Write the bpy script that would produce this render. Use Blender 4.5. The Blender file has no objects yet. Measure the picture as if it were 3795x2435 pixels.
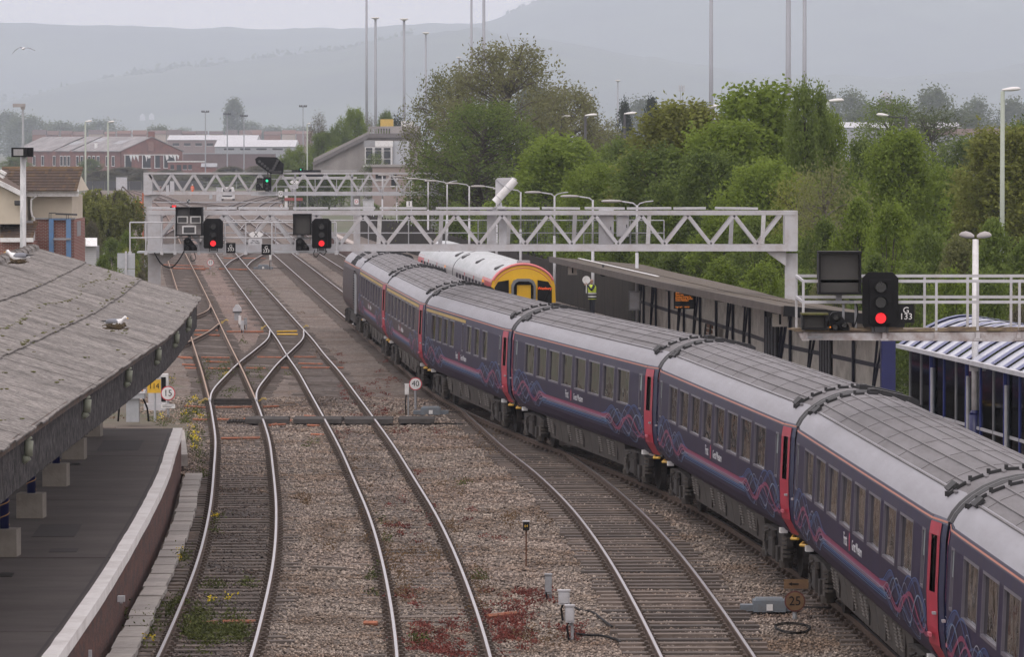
import bpy, math, random
import numpy as np
from mathutils import Vector, Matrix
sc = bpy.context.scene
COL = sc.collection
R = math.radians
# ---------------------------------------------------------------- camera, sky, sun, exposure
EYE = Vector((0.0, 0.0, 8.25))            # on the footbridge, metres above rail level
FOC, CX, CY, HOR = 17700.0, 1897.5, 1217.5, 540.0
PITCH = math.atan((CY - HOR) / FOC)
cam = bpy.data.cameras.new('camera'); camo = bpy.data.objects.new('camera', cam); COL.objects.link(camo)
cam.sensor_width = 36.0; cam.lens = 36.0 * FOC / 3795.0
cam.clip_start = 1.0; cam.clip_end = 40000.0
camo.location = EYE; camo.rotation_euler = (R(90) - PITCH, 0, 0)
sc.camera = camo
SUN_EL, SUN_AZ = R(52), R(200)            # azimuth clockwise from +Y (the way the camera looks)
w = bpy.data.worlds.new('World'); sc.world = w; w.use_nodes = True
nt = w.node_tree; nt.nodes.clear()
sky = nt.nodes.new('ShaderNodeTexSky'); sky.sky_type = 'NISHITA'; sky.sun_disc = False
sky.sun_elevation = SUN_EL; sky.sun_rotation = SUN_AZ; sky.dust_density = 4.0; sky.ozone_density = 1.0
tc = nt.nodes.new('ShaderNodeTexCoord')
nz = nt.nodes.new('ShaderNodeTexNoise'); nz.inputs['Scale'].default_value = 2.2; nz.inputs['Detail'].default_value = 4
mp = nt.nodes.new('ShaderNodeMapping'); mp.inputs['Scale'].default_value = (1, 1, 3)
cr = nt.nodes.new('ShaderNodeValToRGB')   # the even cloud deck
cr.color_ramp.elements[0].position = 0.3; cr.color_ramp.elements[0].color = (13.3, 12.2, 12.5, 1)
cr.color_ramp.elements[1].position = 0.75; cr.color_ramp.elements[1].color = (15.8, 14.4, 14.6, 1)
mx = nt.nodes.new('ShaderNodeMixRGB'); mx.inputs['Fac'].default_value = 0.9
bg = nt.nodes.new('ShaderNodeBackground'); bg.inputs['Strength'].default_value = 0.1
wo = nt.nodes.new('ShaderNodeOutputWorld')
nt.links.new(tc.outputs['Generated'], mp.inputs['Vector']); nt.links.new(mp.outputs[0], nz.inputs['Vector'])
nt.links.new(nz.outputs['Fac'], cr.inputs['Fac'])
nt.links.new(sky.outputs[0], mx.inputs['Color1']); nt.links.new(cr.outputs[0], mx.inputs['Color2'])
nt.links.new(mx.outputs[0], bg.inputs['Color']); nt.links.new(bg.outputs[0], wo.inputs['Surface'])
sl = bpy.data.lights.new('sun', 'SUN'); sl.energy = 0.7; sl.angle = R(25); sl.color = (1.0, 0.96, 0.92)
so = bpy.data.objects.new('sun', sl); COL.objects.link(so)
sd = Vector((math.sin(SUN_AZ) * math.cos(SUN_EL), math.cos(SUN_AZ) * math.cos(SUN_EL), math.sin(SUN_EL)))
so.rotation_euler = sd.to_track_quat('Z', 'Y').to_euler(); so.location = (0, 0, 60)
sc.view_settings.view_transform = 'Standard'; sc.view_settings.look = 'None'
sc.view_settings.exposure = 0.0; sc.view_settings.gamma = 1.0; sc.view_settings.use_curve_mapping = False
sc.render.engine = 'CYCLES'
cy = sc.cycles; cy.use_denoising = True; cy.use_adaptive_sampling = True; cy.adaptive_threshold = .02; cy.adaptive_min_samples = 16; cy.max_bounces = 5; cy.diffuse_bounces = 2; cy.glossy_bounces = 2
cy.transmission_bounces = 3; cy.transparent_max_bounces = 6; cy.volume_bounces = 2
cy.caustics_reflective = False; cy.caustics_refractive = False

# ---------------------------------------------------------------- surveying helpers: photo pixel -> point in the place
CP, SP = math.cos(PITCH), math.sin(PITCH)
def ray(x, y):
    a, b = (x - CX) / FOC, -(y - CY) / FOC
    return Vector((a, CP + b * SP, -SP + b * CP))
def A(x, y, Y):                            # the point at forward distance Y
    d = ray(x, y); return EYE + d * (Y / d.y)
def G(x, y, z=0.0):                        # the point on level z
    d = ray(x, y); return EYE + d * ((z - EYE.z) / d.z)
def D(x): return x * 3795.0 / 2400.0

# ---------------------------------------------------------------- mesh helpers
class MB:
    def __init__(s): s.v = []; s.f = []; s.m = []; s.k = 0
    def mat(s, k): s.k = k; return s
    def add(s, vs, fs):
        o = len(s.v); s.v.extend([tuple(p) for p in vs])
        for f in fs: s.f.append(tuple(i + o for i in f)); s.m.append(s.k)
        return s
    def box(s, c, d, rot=None, sh=None):
        x, y, z = d[0] / 2, d[1] / 2, d[2] / 2
        vs = [Vector((i * x, j * y, k * z)) for k in (-1, 1) for j in (-1, 1) for i in (-1, 1)]
        if sh: vs = [Vector((p.x * (sh[0] if p.z > 0 else 1), p.y * (sh[1] if p.z > 0 else 1), p.z)) for p in vs]
        if rot is not None:
            m = rot if isinstance(rot, Matrix) else Matrix.Rotation(rot, 3, 'Z'); vs = [m @ p for p in vs]
        c = Vector(c); vs = [p + c for p in vs]
        return s.add(vs, [(0, 2, 3, 1), (4, 5, 7, 6), (0, 1, 5, 4), (2, 6, 7, 3), (0, 4, 6, 2), (1, 3, 7, 5)])
    def bar(s, p0, p1, w, h, up=(0, 0, 1)):
        p0 = Vector(p0); p1 = Vector(p1); d = (p1 - p0); L = d.length; d.normalize(); up = Vector(up)
        if abs(d.dot(up)) > 0.98: up = Vector((0, 1, 0)) if abs(d.y) < .9 else Vector((1, 0, 0))
        sx = d.cross(up).normalized(); u = sx.cross(d)
        vs = [p + sx * (i * w / 2) + u * (j * h / 2) for p in (p0, p1) for j in (-1, 1) for i in (-1, 1)]
        return s.add(vs, [(0, 1, 3, 2), (4, 6, 7, 5), (0, 4, 5, 1), (2, 3, 7, 6), (0, 2, 6, 4), (1, 5, 7, 3)])
    def cyl(s, p0, p1, r0, r1=None, n=8, cap=True):
        r1 = r0 if r1 is None else r1
        p0 = Vector(p0); p1 = Vector(p1); d = (p1 - p0).normalized()
        a = Vector((0, 0, 1)) if abs(d.z) < .9 else Vector((1, 0, 0))
        x = d.cross(a).normalized(); y = d.cross(x)
        vs = []
        for p, r in ((p0, r0), (p1, r1)):
            for i in range(n):
                t = 2 * math.pi * i / n; vs.append(p + x * (r * math.cos(t)) + y * (r * math.sin(t)))
        fs = [(i, (i + 1) % n, n + (i + 1) % n, n + i) for i in range(n)]
        if cap: fs += [tuple(range(n))[::-1], tuple(range(n, 2 * n))]
        return s.add(vs, fs)
    def tube(s, pts, r, n=6):
        pts = [Vector(p) for p in pts]; rings = []
        for i, p in enumerate(pts):
            d = (pts[min(i + 1, len(pts) - 1)] - pts[max(i - 1, 0)]).normalized()
            a = Vector((0, 0, 1)) if abs(d.z) < .9 else Vector((1, 0, 0))
            x = d.cross(a).normalized(); y = d.cross(x)
            rr = r[i] if isinstance(r, (list, tuple)) else r
            rings.append([p + x * (rr * math.cos(2 * math.pi * k / n)) + y * (rr * math.sin(2 * math.pi * k / n)) for k in range(n)])
        return s.loft(rings)
    def loft(s, rings, closed=True, caps=True):
        n = len(rings[0]); vs = [p for r in rings for p in r]; fs = []
        for j in range(len(rings) - 1):
            for i in range(n if closed else n - 1):
                a, b = j * n + i, j * n + (i + 1) % n
                fs.append((a, b, b + n, a + n))
        if caps and closed: fs += [tuple(range(n))[::-1], tuple(range(len(vs) - n, len(vs)))]
        return s.add(vs, fs)
    def extr(s, poly, vec):
        poly = [Vector(p) for p in poly]; vec = Vector(vec); n = len(poly)
        fs = [tuple(range(n))[::-1], tuple(range(n, 2 * n))] + [(i, (i + 1) % n, n + (i + 1) % n, n + i) for i in range(n)]
        return s.add(poly + [p + vec for p in poly], fs)
    def ball(s, c, r, n=10, m=6, sc=(1, 1, 1)):
        c = Vector(c); rings = []
        for j in range(m + 1):
            t = math.pi * j / m - math.pi / 2
            rr = max(math.cos(t), 0.02)
            rings.append([c + Vector((r * sc[0] * rr * math.cos(2 * math.pi * i / n), r * sc[1] * rr * math.sin(2 * math.pi * i / n), r * sc[2] * math.sin(t))) for i in range(n)])
        return s.loft(rings)
    def mesh(s, name, mats, smooth=False):
        me = bpy.data.meshes.new(name); me.from_pydata(s.v, [], s.f)
        for m in (mats if isinstance(mats, (list, tuple)) else [mats]): me.materials.append(m)
        if len(me.materials) > 1: me.polygons.foreach_set('material_index', s.m)
        if smooth: me.polygons.foreach_set('use_smooth', [True] * len(s.f))
        me.update(); return me
    def build(s, name, mats, parent=None, loc=None, rot=None, smooth=False):
        return link(name, s.mesh(name, mats, smooth), parent, loc, rot)
def link(name, me, parent=None, loc=None, rot=None, scale=None):
    o = bpy.data.objects.new(name, me); COL.objects.link(o)
    if parent: o.parent = parent
    if loc is not None: o.location = loc
    if rot is not None: o.rotation_euler = (0, 0, rot) if isinstance(rot, (int, float)) else rot
    if scale is not None: o.scale = (scale,) * 3 if isinstance(scale, (int, float)) else scale
    return o
def tag(o, label, cat, group=None, kind=None):
    o['label'] = label; o['category'] = cat
    if group: o['group'] = group
    if kind: o['kind'] = kind
    return o
def thing(name, label, cat, loc=(0, 0, 0), rot=0.0, group=None):
    o = bpy.data.objects.new(name, None); COL.objects.link(o)
    o.empty_display_size = .2; o.location = loc
    o.rotation_euler = (0, 0, rot) if isinstance(rot, (int, float)) else rot
    return tag(o, label, cat, group)
def struct(o): o['kind'] = 'structure'; return o
def stuff(o): o['kind'] = 'stuff'; return o
def kids(o): return [c for c in COL.objects if c.parent == o]
def copy_tree(o, children, loc, rot=None, label=None):
    c = o.copy(); COL.objects.link(c); c.location = loc
    if rot is not None: c.rotation_euler = (0, 0, rot)
    if label: c['label'] = label
    def rec(ch, par):
        for (k, sub) in ch:
            d = k.copy(); COL.objects.link(d); d.parent = par; rec(sub, d)
    rec(children, c); return c
_txt = {}
def text_mesh(t, size, mat, align='CENTER', ext=0.004, sx=1.0, sp=1.0):
    key = (t, size, mat.name, align, sx, sp)
    if key in _txt: return _txt[key]
    cu = bpy.data.curves.new('text', 'FONT'); cu.body = t; cu.size = size; cu.align_x = align; cu.align_y = 'CENTER'
    cu.extrude = ext; cu.space_line = sp; cu.resolution_u = 3
    ob = bpy.data.objects.new('text', cu); COL.objects.link(ob)
    dg = bpy.context.evaluated_depsgraph_get(); me = bpy.data.meshes.new_from_object(ob.evaluated_get(dg))
    bpy.data.objects.remove(ob)
    me.materials.clear(); me.materials.append(mat)
    me.transform(Matrix.Diagonal((sx, 1, 1, 1)))
    _txt[key] = me; return me
def put_text(name, t, size, mat, parent, loc, rz=0.0, align='CENTER', sx=1.0, sp=1.0, ext=.004):   # upright, read from -Y
    return link(name, text_mesh(t, size, mat, align, ext, sx, sp), parent, loc, (R(90), 0, rz))

# ---------------------------------------------------------------- materials
MATS = {}
def M(name, col, rough=.6, metal=0.0, var=.12, scale=3.0, dirt=None, bump=None, stretch=(1, 1, 1), coord='Object', spec=.5, detail=4):
    """col: base colour; var: brightness variation; dirt: (colour, amount, scale[, stretch]); bump: (strength, scale)"""
    if name in MATS: return MATS[name]
    m = bpy.data.materials.new(name); m.use_nodes = True; t = m.node_tree; N = t.nodes; L = t.links
    b = N['Principled BSDF']; b.inputs['Roughness'].default_value = rough; b.inputs['Metallic'].default_value = metal
    b.inputs['Specular IOR Level'].default_value = spec
    c = N.new('ShaderNodeTexCoord'); mpn = N.new('ShaderNodeMapping'); mpn.inputs['Scale'].default_value = stretch
    if coord == 'World':
        g = N.new('ShaderNodeNewGeometry'); L.new(g.outputs['Position'], mpn.inputs['Vector'])
    else: L.new(c.outputs[coord], mpn.inputs['Vector'])
    n = N.new('ShaderNodeTexNoise'); n.inputs['Scale'].default_value = scale; n.inputs['Detail'].default_value = detail
    n.inputs['Roughness'].default_value = .65
    L.new(mpn.outputs[0], n.inputs['Vector'])
    r = N.new('ShaderNodeValToRGB'); e = r.color_ramp.elements
    e[0].position = .3; e[1].position = .7
    e[0].color = tuple(x * (1 - var) for x in col[:3]) + (1,); e[1].color = tuple(min(1, x * (1 + var)) for x in col[:3]) + (1,)
    L.new(n.outputs['Fac'], r.inputs['Fac']); last = r.outputs[0]
    if dirt:
        n2 = N.new('ShaderNodeTexNoise'); n2.inputs['Scale'].default_value = dirt[2]; n2.inputs['Detail'].default_value = 6
        n2.inputs['Roughness'].default_value = .7
        mp2 = N.new('ShaderNodeMapping'); mp2.inputs['Scale'].default_value = dirt[3] if len(dirt) > 3 else stretch
        mp2.inputs['Location'].default_value = (3.1, 7.7, 1.3)
        L.new((g.outputs['Position'] if coord == 'World' else c.outputs[coord]), mp2.inputs['Vector']); L.new(mp2.outputs[0], n2.inputs['Vector'])
        r2 = N.new('ShaderNodeValToRGB'); r2.color_ramp.elements[0].position = .48 - .12 * dirt[1]; r2.color_ramp.elements[1].position = .72 - .1 * dirt[1]
        r2.color_ramp.elements[1].color = (dirt[1],) * 3 + (1,)
        L.new(n2.outputs['Fac'], r2.inputs['Fac'])
        x = N.new('ShaderNodeMixRGB'); x.inputs['Color2'].default_value = tuple(dirt[0]) + (1,)
        L.new(r2.outputs[0], x.inputs['Fac']); L.new(last, x.inputs['Color1']); last = x.outputs[0]
    L.new(last, b.inputs['Base Color'])
    if bump:
        n3 = N.new('ShaderNodeTexNoise'); n3.inputs['Scale'].default_value = bump[1]; n3.inputs['Detail'].default_value = 5
        L.new(mpn.outputs[0], n3.inputs['Vector'])
        bp = N.new('ShaderNodeBump'); bp.inputs['Strength'].default_value = bump[0]; bp.inputs['Distance'].default_value = .05
        L.new(n3.outputs['Fac'], bp.inputs['Height']); L.new(bp.outputs[0], b.inputs['Normal'])
    m.diffuse_color = tuple(col[:3]) + (1,)
    MATS[name] = m; return m
def EM(name, col, strength):
    if name in MATS: return MATS[name]
    m = bpy.data.materials.new(name); m.use_nodes = True; b = m.node_tree.nodes['Principled BSDF']
    b.inputs['Base Color'].default_value = tuple(x * .3 for x in col) + (1,); b.inputs['Roughness'].default_value = .3
    b.inputs['Emission Color'].default_value = tuple(col) + (1,); b.inputs['Emission Strength'].default_value = strength
    MATS[name] = m; return m
def GLASS(name, col=(.012, .012, .014), rough=.04, wob=.25, wsc=1.2):
    if name in MATS: return MATS[name]
    m = M(name, col, rough, 0, .2, 2, spec=.3)
    t = m.node_tree; b = t.nodes['Principled BSDF']; c = t.nodes.new('ShaderNodeTexCoord')
    n = t.nodes.new('ShaderNodeTexNoise'); n.inputs['Scale'].default_value = wsc; n.inputs['Detail'].default_value = 1.5
    bp = t.nodes.new('ShaderNodeBump'); bp.inputs['Strength'].default_value = wob; bp.inputs['Distance'].default_value = .06
    t.links.new(c.outputs['Object'], n.inputs['Vector']); t.links.new(n.outputs['Fac'], bp.inputs['Height']); t.links.new(bp.outputs[0], b.inputs['Normal'])
    return m
steel_grey = M('gantry_grey', (.47, .47, .49), .5, 0, .08, 1.5, dirt=((.25, .17, .12), .34, 2.2), coord='World')
pale_grey = M('pale_grey_paint', (.5, .505, .53), .45, 0, .07, 2, dirt=((.3, .27, .24), .4, 4))
mid_grey = M('mid_grey_paint', (.3, .31, .33), .5, 0, .1, 3, dirt=((.15, .12, .1), .4, 5))
dark_grey = M('dark_grey', (.05, .05, .053), .6, 0, .2, 3)
black = M('matt_black', (.006, .006, .007), .65, 0, .25, 4, spec=.25)
white = M('white_paint', (.74, .74, .74), .5, 0, .05, 3, dirt=((.45, .42, .38), .45, 5))
yellow = M('sign_yellow', (.7, .42, .03), .5, 0, .08, 4, dirt=((.35, .25, .08), .4, 6))
concrete = M('concrete', (.34, .32, .29), .85, 0, .14, 2.2, dirt=((.15, .14, .12), .6, 1.5), bump=(.25, 14))
timber = M('weathered_timber', (.2, .17, .15), .9, 0, .25, 3, stretch=(1, 8, 8), bump=(.3, 20))
galv = M('galvanised', (.42, .44, .46), .42, .35, .1, 5)
navy = M('navy_paint', (.009, .013, .085), .4, 0, .15, 3)
red_lamp = EM('red_lamp', (1, .02, .03), 1.1)
green_lamp = EM('green_lamp', (.03, 1, .45), 1.2)
amber_led = EM('amber_led', (1, .28, .02), .9)
orange_cable = M('orange_duct', (.42, .145, .075), .7, 0, .25, 6, dirt=((.17, .115, .085), .75, 8))
red_paint = M('red_paint', (.5, .03, .05), .45, 0, .1, 3)
hi_orange = M('hi_vis_orange', (.85, .14, .02), .7, 0, .1, 5)

# ================================================================ SETTING: ground, hills, ballast
def setattr_(me, name, arr):
    a = me.attributes.new(name, 'FLOAT', 'POINT'); a.data.foreach_set('value', np.asarray(arr, dtype=np.float32))
def np_mesh(name, v, f, mats):
    v = np.asarray(v, np.float32); f = np.asarray(f, np.int32)
    me = bpy.data.meshes.new(name); me.vertices.add(len(v)); me.vertices.foreach_set('co', v.ravel())
    k = f.shape[1]; me.loops.add(f.size); me.loops.foreach_set('vertex_index', f.ravel())
    me.polygons.add(len(f)); me.polygons.foreach_set('loop_start', np.arange(0, f.size, k, dtype=np.int32))
    try: me.polygons.foreach_set('loop_total', np.full(len(f), k, np.int32))
    except Exception: pass
    for m in (mats if isinstance(mats, (list, tuple)) else [mats]): me.materials.append(m)
    me.update(calc_edges=True); me.validate(); return me
def grid_faces(nu, nv):
    i, j = np.meshgrid(np.arange(nu - 1), np.arange(nv - 1), indexing='ij'); a = (i * nv + j).ravel()
    return np.stack([a, a + nv, a + nv + 1, a + 1], 1)
class Path:
    def __init__(s, pts):
        p = sorted(pts); s.z = np.array([q[0] for q in p], float); s.x = np.array([q[1] for q in p], float)
        s.t = np.gradient(s.x, s.z)
    def X(s, Z):
        Z = np.asarray(Z, float); i = np.clip(np.searchsorted(s.z, Z) - 1, 0, len(s.z) - 2)
        h = s.z[i + 1] - s.z[i]; u = (Z - s.z[i]) / h
        lo = s.x[0] + s.t[0] * (Z - s.z[0]); hi = s.x[-1] + s.t[-1] * (Z - s.z[-1])
        r = (2*u**3-3*u**2+1)*s.x[i] + (u**3-2*u**2+u)*h*s.t[i] + (-2*u**3+3*u**2)*s.x[i+1] + (u**3-u**2)*h*s.t[i+1]
        return np.where(Z < s.z[0], lo, np.where(Z > s.z[-1], hi, r))
    def S(s, Z): return (s.X(np.asarray(Z) + .5) - s.X(np.asarray(Z) - .5))
    def pt(s, Z, off=0.0, z=0.0):
        x = float(s.X(Z)); k = float(s.S(Z)); n = math.hypot(1, k)
        return Vector((x + off / n, Z - off * k / n, z))
    def ang(s, Z): return math.atan2(-float(s.S(Z)), 1.0)    # rotation about z taking +Y to the heading
c_ = .75
LEFT = Path([(z, x + c_) for z, x in ((60, -5.45), (77.06, -5.723), (84.95, -5.931), (94.64, -6.247), (106.4, -6.768), (122.6, -7.657), (134.3, -8.35), (144.6, -9.07),
    (153.7, -9.73), (162.8, -10.43), (175.3, -11.4), (187.2, -12.35), (202, -13.53), (214.7, -14.53), (279, -19.6), (358.8, -25.96), (516, -38.4), (650, -49.4), (800, -63.5), (900, -74))])
MID = Path([(z, x + c_) for z, x in ((60, -1.45), (77.06, -1.861), (90.4, -2.381), (106.4, -3.188), (118.4, -3.937), (129.9, -4.672), (145.6, -5.762), (159.2, -6.726),
    (173.8, -7.764), (189.2, -8.95), (204.8, -10.1), (214.7, -10.88), (248.8, -13.55), (304, -17.88), (374, -23.3), (520, -34.8), (650, -45.2), (800, -60), (900, -71.5))])
TRAIN = Path([(50, 7.6), (60, 7.4), (66, 7.25), (77, 6.98), (88.7, 6.5), (100, 5.75), (112, 4.65), (124, 2.95), (135, 1.2), (146, -.35), (156.5, -1.55), (167, -2.45), (178.5, -3.35),
    (201, -5.05), (223.6, -6.8), (300, -12.6), (374, -18.2), (420, -21.7), (520, -29.3), (600, -35), (680, -38.6), (760, -40), (850, -39.4)])
PLAT = Path([(50, 11.3), (60, 11.1), (77, 10.6), (88.7, 10.1), (100, 9.35), (112, 8.25), (124, 6.6), (135, 5.0), (146, 3.65), (156.5, 2.6), (167, 1.75), (178.5, .92), (201, -.8), (223.6, -2.75),
    (300, -9), (374, -14.65), (520, -25.7), (600, -31.3), (680, -34.8), (760, -36.2), (850, -35.6)])
DIV = Path([(50, 3.6), (60, 3.45), (77, 3.16), (87.1, 2.93), (97.7, 2.6), (108.3, 2.13), (120.2, 1.37), (130.6, .53), (140, -.14), (151, -.93)])
XOVER = Path([(153.7, -9.73 + c_), (159.2, -10.03 + c_), (171.8, -10.29 + c_), (181.9, -10.4 + c_), (193, -10.4 + c_), (205.7, -10.5 + c_), (214.7, -10.88 + c_)])
XFAR = Path([(328, -19.7 + c_), (340, -20.1 + c_), (362, -20.4 + c_), (390, -20.6 + c_), (420, -21.7)])
rng = np.random.default_rng(7)

grass_far = M('rough_grass', (.075, .095, .045), .95, 0, .35, .05, dirt=((.12, .1, .07), .8, .02), coord='World')
gnd = struct(link('ground', np_mesh('ground', [(-9000, -200, -.5), (9000, -200, -.5), (9000, 14750, -.5), (-9000, 14750, -.5)], [(0, 1, 2, 3)], grass_far)))

# ballast: brown-grey stone, darker with oil under the platform line, pinker where it was renewed
def ballast_mat(name, stones=False):
    m = bpy.data.materials.new(name); m.use_nodes = True; t = m.node_tree; N = t.nodes; L = t.links
    b = N['Principled BSDF']; b.inputs['Roughness'].default_value = .9
    g = N.new('ShaderNodeNewGeometry')
    def noise(s, d=5):
        n = N.new('ShaderNodeTexNoise'); n.inputs['Scale'].default_value = s; n.inputs['Detail'].default_value = d; n.inputs['Roughness'].default_value = .7
        L.new(g.outputs['Position'], n.inputs['Vector']); return n.outputs['Fac']
    def ramp(i, a, b2, p0=.3, p1=.7):
        r = N.new('ShaderNodeValToRGB'); r.color_ramp.elements[0].position = p0; r.color_ramp.elements[1].position = p1
        r.color_ramp.elements[0].color = a + (1,); r.color_ramp.elements[1].color = b2 + (1,); L.new(i, r.inputs['Fac']); return r.outputs[0]
    def mix(f, a, b2, ty='MIX'):
        x = N.new('ShaderNodeMixRGB'); x.blend_type = ty
        if isinstance(f, float): x.inputs['Fac'].default_value = f
        else: L.new(f, x.inputs['Fac'])
        for k, v in (('Color1', a), ('Color2', b2)):
            if isinstance(v, tuple): x.inputs[k].default_value = v + (1,)
            else: L.new(v, x.inputs[k])
        return x.outputs[0]
    def attr(n):
        a = N.new('ShaderNodeAttribute'); a.attribute_name = n; return a.outputs['Fac']
    if stones: base = ramp(attr('rnd_shade'), (.05, .037, .03), (.52, .435, .365), .05, .92)
    else:
        v = N.new('ShaderNodeTexVoronoi'); v.inputs['Scale'].default_value = 13.0; L.new(g.outputs['Position'], v.inputs['Vector'])
        s = N.new('ShaderNodeSeparateColor'); L.new(v.outputs['Color'], s.inputs[0])
        base = mix(.6, ramp(noise(7, 6), (.03, .023, .018), (.285, .232, .195), .36, .64), ramp(s.outputs[0], (.028, .022, .018), (.285, .235, .2), 0, 1))
    base = mix(ramp(noise(.35, 4), (0, 0, 0), (1, 1, 1), .45, .62), base, mix(.8, base, (.62, .5, .4), 'MULTIPLY'))
    pk = mix(1.0, base, (1.22, 1.06, 1.06), 'MULTIPLY')
    base = mix(attr('pink'), base, pk)
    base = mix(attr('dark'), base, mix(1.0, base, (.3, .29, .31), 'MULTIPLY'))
    L.new(base, b.inputs['Base Color'])
    if not stones:
        bp = N.new('ShaderNodeBump'); bp.inputs['Strength'].default_value = .8; bp.inputs['Distance'].default_value = .05
        L.new(noise(16, 3), bp.inputs['Height']); L.new(bp.outputs[0], b.inputs['Normal'])
    return m
def sm(a, b, x): t = np.clip((x - a) / (b - a), 0, 1); return t * t * (3 - 2 * t)
def wob(X, Z, s, k): return np.sin(X * s * 1.3 + k) * np.sin(Z * s + 2 * k) + .6 * np.sin(X * s * 2.9 + Z * s * 2.1 + 3 * k)
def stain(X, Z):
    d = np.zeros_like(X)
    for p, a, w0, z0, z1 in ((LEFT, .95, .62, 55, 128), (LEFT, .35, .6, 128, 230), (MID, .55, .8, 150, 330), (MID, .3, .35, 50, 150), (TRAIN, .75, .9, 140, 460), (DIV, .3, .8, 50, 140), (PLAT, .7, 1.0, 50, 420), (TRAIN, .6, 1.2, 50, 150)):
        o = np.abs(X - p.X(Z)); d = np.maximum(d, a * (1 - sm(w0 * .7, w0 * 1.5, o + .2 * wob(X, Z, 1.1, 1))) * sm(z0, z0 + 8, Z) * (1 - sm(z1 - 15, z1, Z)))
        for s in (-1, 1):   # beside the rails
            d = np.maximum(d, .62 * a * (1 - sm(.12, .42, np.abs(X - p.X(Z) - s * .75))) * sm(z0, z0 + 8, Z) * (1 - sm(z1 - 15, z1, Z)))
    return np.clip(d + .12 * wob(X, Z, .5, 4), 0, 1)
def fresh(X, Z):
    a = (LEFT.X(Z) + MID.X(Z)) / 2
    return np.clip((1 - sm(1.0, 1.9, np.abs(X - a + .25))) * sm(185, 225, Z) + (1 - sm(.5, 1.0, np.abs(X - LEFT.X(Z)))) * sm(240, 270, Z) + .2 * wob(X, Z, .3, 2), 0, 1) * .9
bal = ballast_mat('ballast')
def bed_z(X, Z): return -.215 + .022 * wob(X, Z, .9, 0) + .01 * wob(X, Z, 3.1, 1)
def ballast_sheet(name, z0, z1, dz, lo, hi, nx):
    Zs = np.arange(z0, z1 + dz / 2, dz); t = np.linspace(0, 1, nx)
    Z = np.repeat(Zs[:, None], nx, 1); l = lo(Zs)[:, None]; h = hi(Zs)[:, None]; X = l + (h - l) * t[None]
    z = bed_z(X, Z); e = np.minimum(X - l, h - X); z = z - .25 * (1 - sm(0, 1.2, e)) * (1 if z0 > 130 else 0)
    me = np_mesh(name, np.stack([X, Z, z], -1).reshape(-1, 3), grid_faces(len(Zs), nx)[:, ::-1], bal)
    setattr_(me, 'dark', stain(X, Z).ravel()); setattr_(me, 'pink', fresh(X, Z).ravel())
    me.polygons.foreach_set('use_smooth', [True] * len(me.polygons)); return struct(link(name, me))
EDGE4 = Path([(50, -6.2), (60, -6.35), (68.7, -6.5), (80, -6.75), (91.5, -7.1), (100, -7.4), (108.5, -7.76), (116, -8.15), (124, -8.55), (140, -9.5)])
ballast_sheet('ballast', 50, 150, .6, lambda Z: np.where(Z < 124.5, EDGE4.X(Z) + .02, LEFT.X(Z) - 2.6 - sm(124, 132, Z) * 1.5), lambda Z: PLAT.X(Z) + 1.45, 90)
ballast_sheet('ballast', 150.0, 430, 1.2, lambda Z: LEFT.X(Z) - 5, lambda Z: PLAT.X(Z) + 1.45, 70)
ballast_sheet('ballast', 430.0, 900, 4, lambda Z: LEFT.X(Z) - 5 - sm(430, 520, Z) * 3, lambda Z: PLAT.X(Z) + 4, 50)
# loose stones of the near bed
N_ = 165000
Zr = 62 * 160 / (160 - rng.random(N_) * (160 - 62)); lo_ = np.where(Zr < 122, EDGE4.X(Zr) + .75, LEFT.X(Zr) - 3.2)
Xr = lo_ + rng.random(N_) * (TRAIN.X(Zr) + .2 - lo_)
ok = np.ones(N_, bool)
for p in (LEFT, MID, DIV, TRAIN, XOVER):
    for s in (-.75, .75): ok &= ~((np.abs(Xr - p.X(Zr) - s) < .075) & (Zr > p.z[0] - 20) & (Zr < p.z[-1]))
Xr, Zr = Xr[ok], Zr[ok]; n = len(Xr)
dk = stain(Xr, Zr); keep = rng.random(n) > dk * .55; Xr, Zr, dk = Xr[keep], Zr[keep], dk[keep]; n = len(Xr)
s_ = rng.uniform(.016, .034, (n, 1)) * (1 + (Zr[:, None] - 62) / 160)
oct_ = np.array([(1, 0, 0), (0, 1, 0), (-1, 0, 0), (0, -1, 0), (0, 0, 1), (0, 0, -1)], float)
V = np.repeat(oct_[None], n, 0) * rng.uniform(.55, 1.25, (n, 6, 1)) + rng.uniform(-.25, .25, (n, 6, 3))
a_ = rng.uniform(0, 6.28, n); ca, sa = np.cos(a_)[:, None], np.sin(a_)[:, None]
V = np.stack([V[..., 0] * ca - V[..., 1] * sa, V[..., 0] * sa + V[..., 1] * ca, V[..., 2] * .75], -1) * s_[..., None]
V += np.stack([Xr, Zr, bed_z(Xr, Zr) + .008 + s_[:, 0] * .25], -1)[:, None]
of = np.array([(0, 1, 4), (1, 2, 4), (2, 3, 4), (3, 0, 4), (1, 0, 5), (2, 1, 5), (3, 2, 5), (0, 3, 5)])
me = np_mesh('ballast_stones', V.reshape(-1, 3), (np.arange(n)[:, None, None] * 6 + of).reshape(-1, 3), ballast_mat('ballast_stone', True))
setattr_(me, 'rnd_shade', np.repeat(np.clip(rng.normal(.52, .22, n), 0, 1), 6)); setattr_(me, 'dark', np.repeat(dk, 6)); setattr_(me, 'pink', np.repeat(fresh(Xr, Zr), 6))
o = link('ballast_stones', me); tag(o, 'loose brown and grey ballast stones between the rails', 'ballast', kind='stuff')

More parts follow.
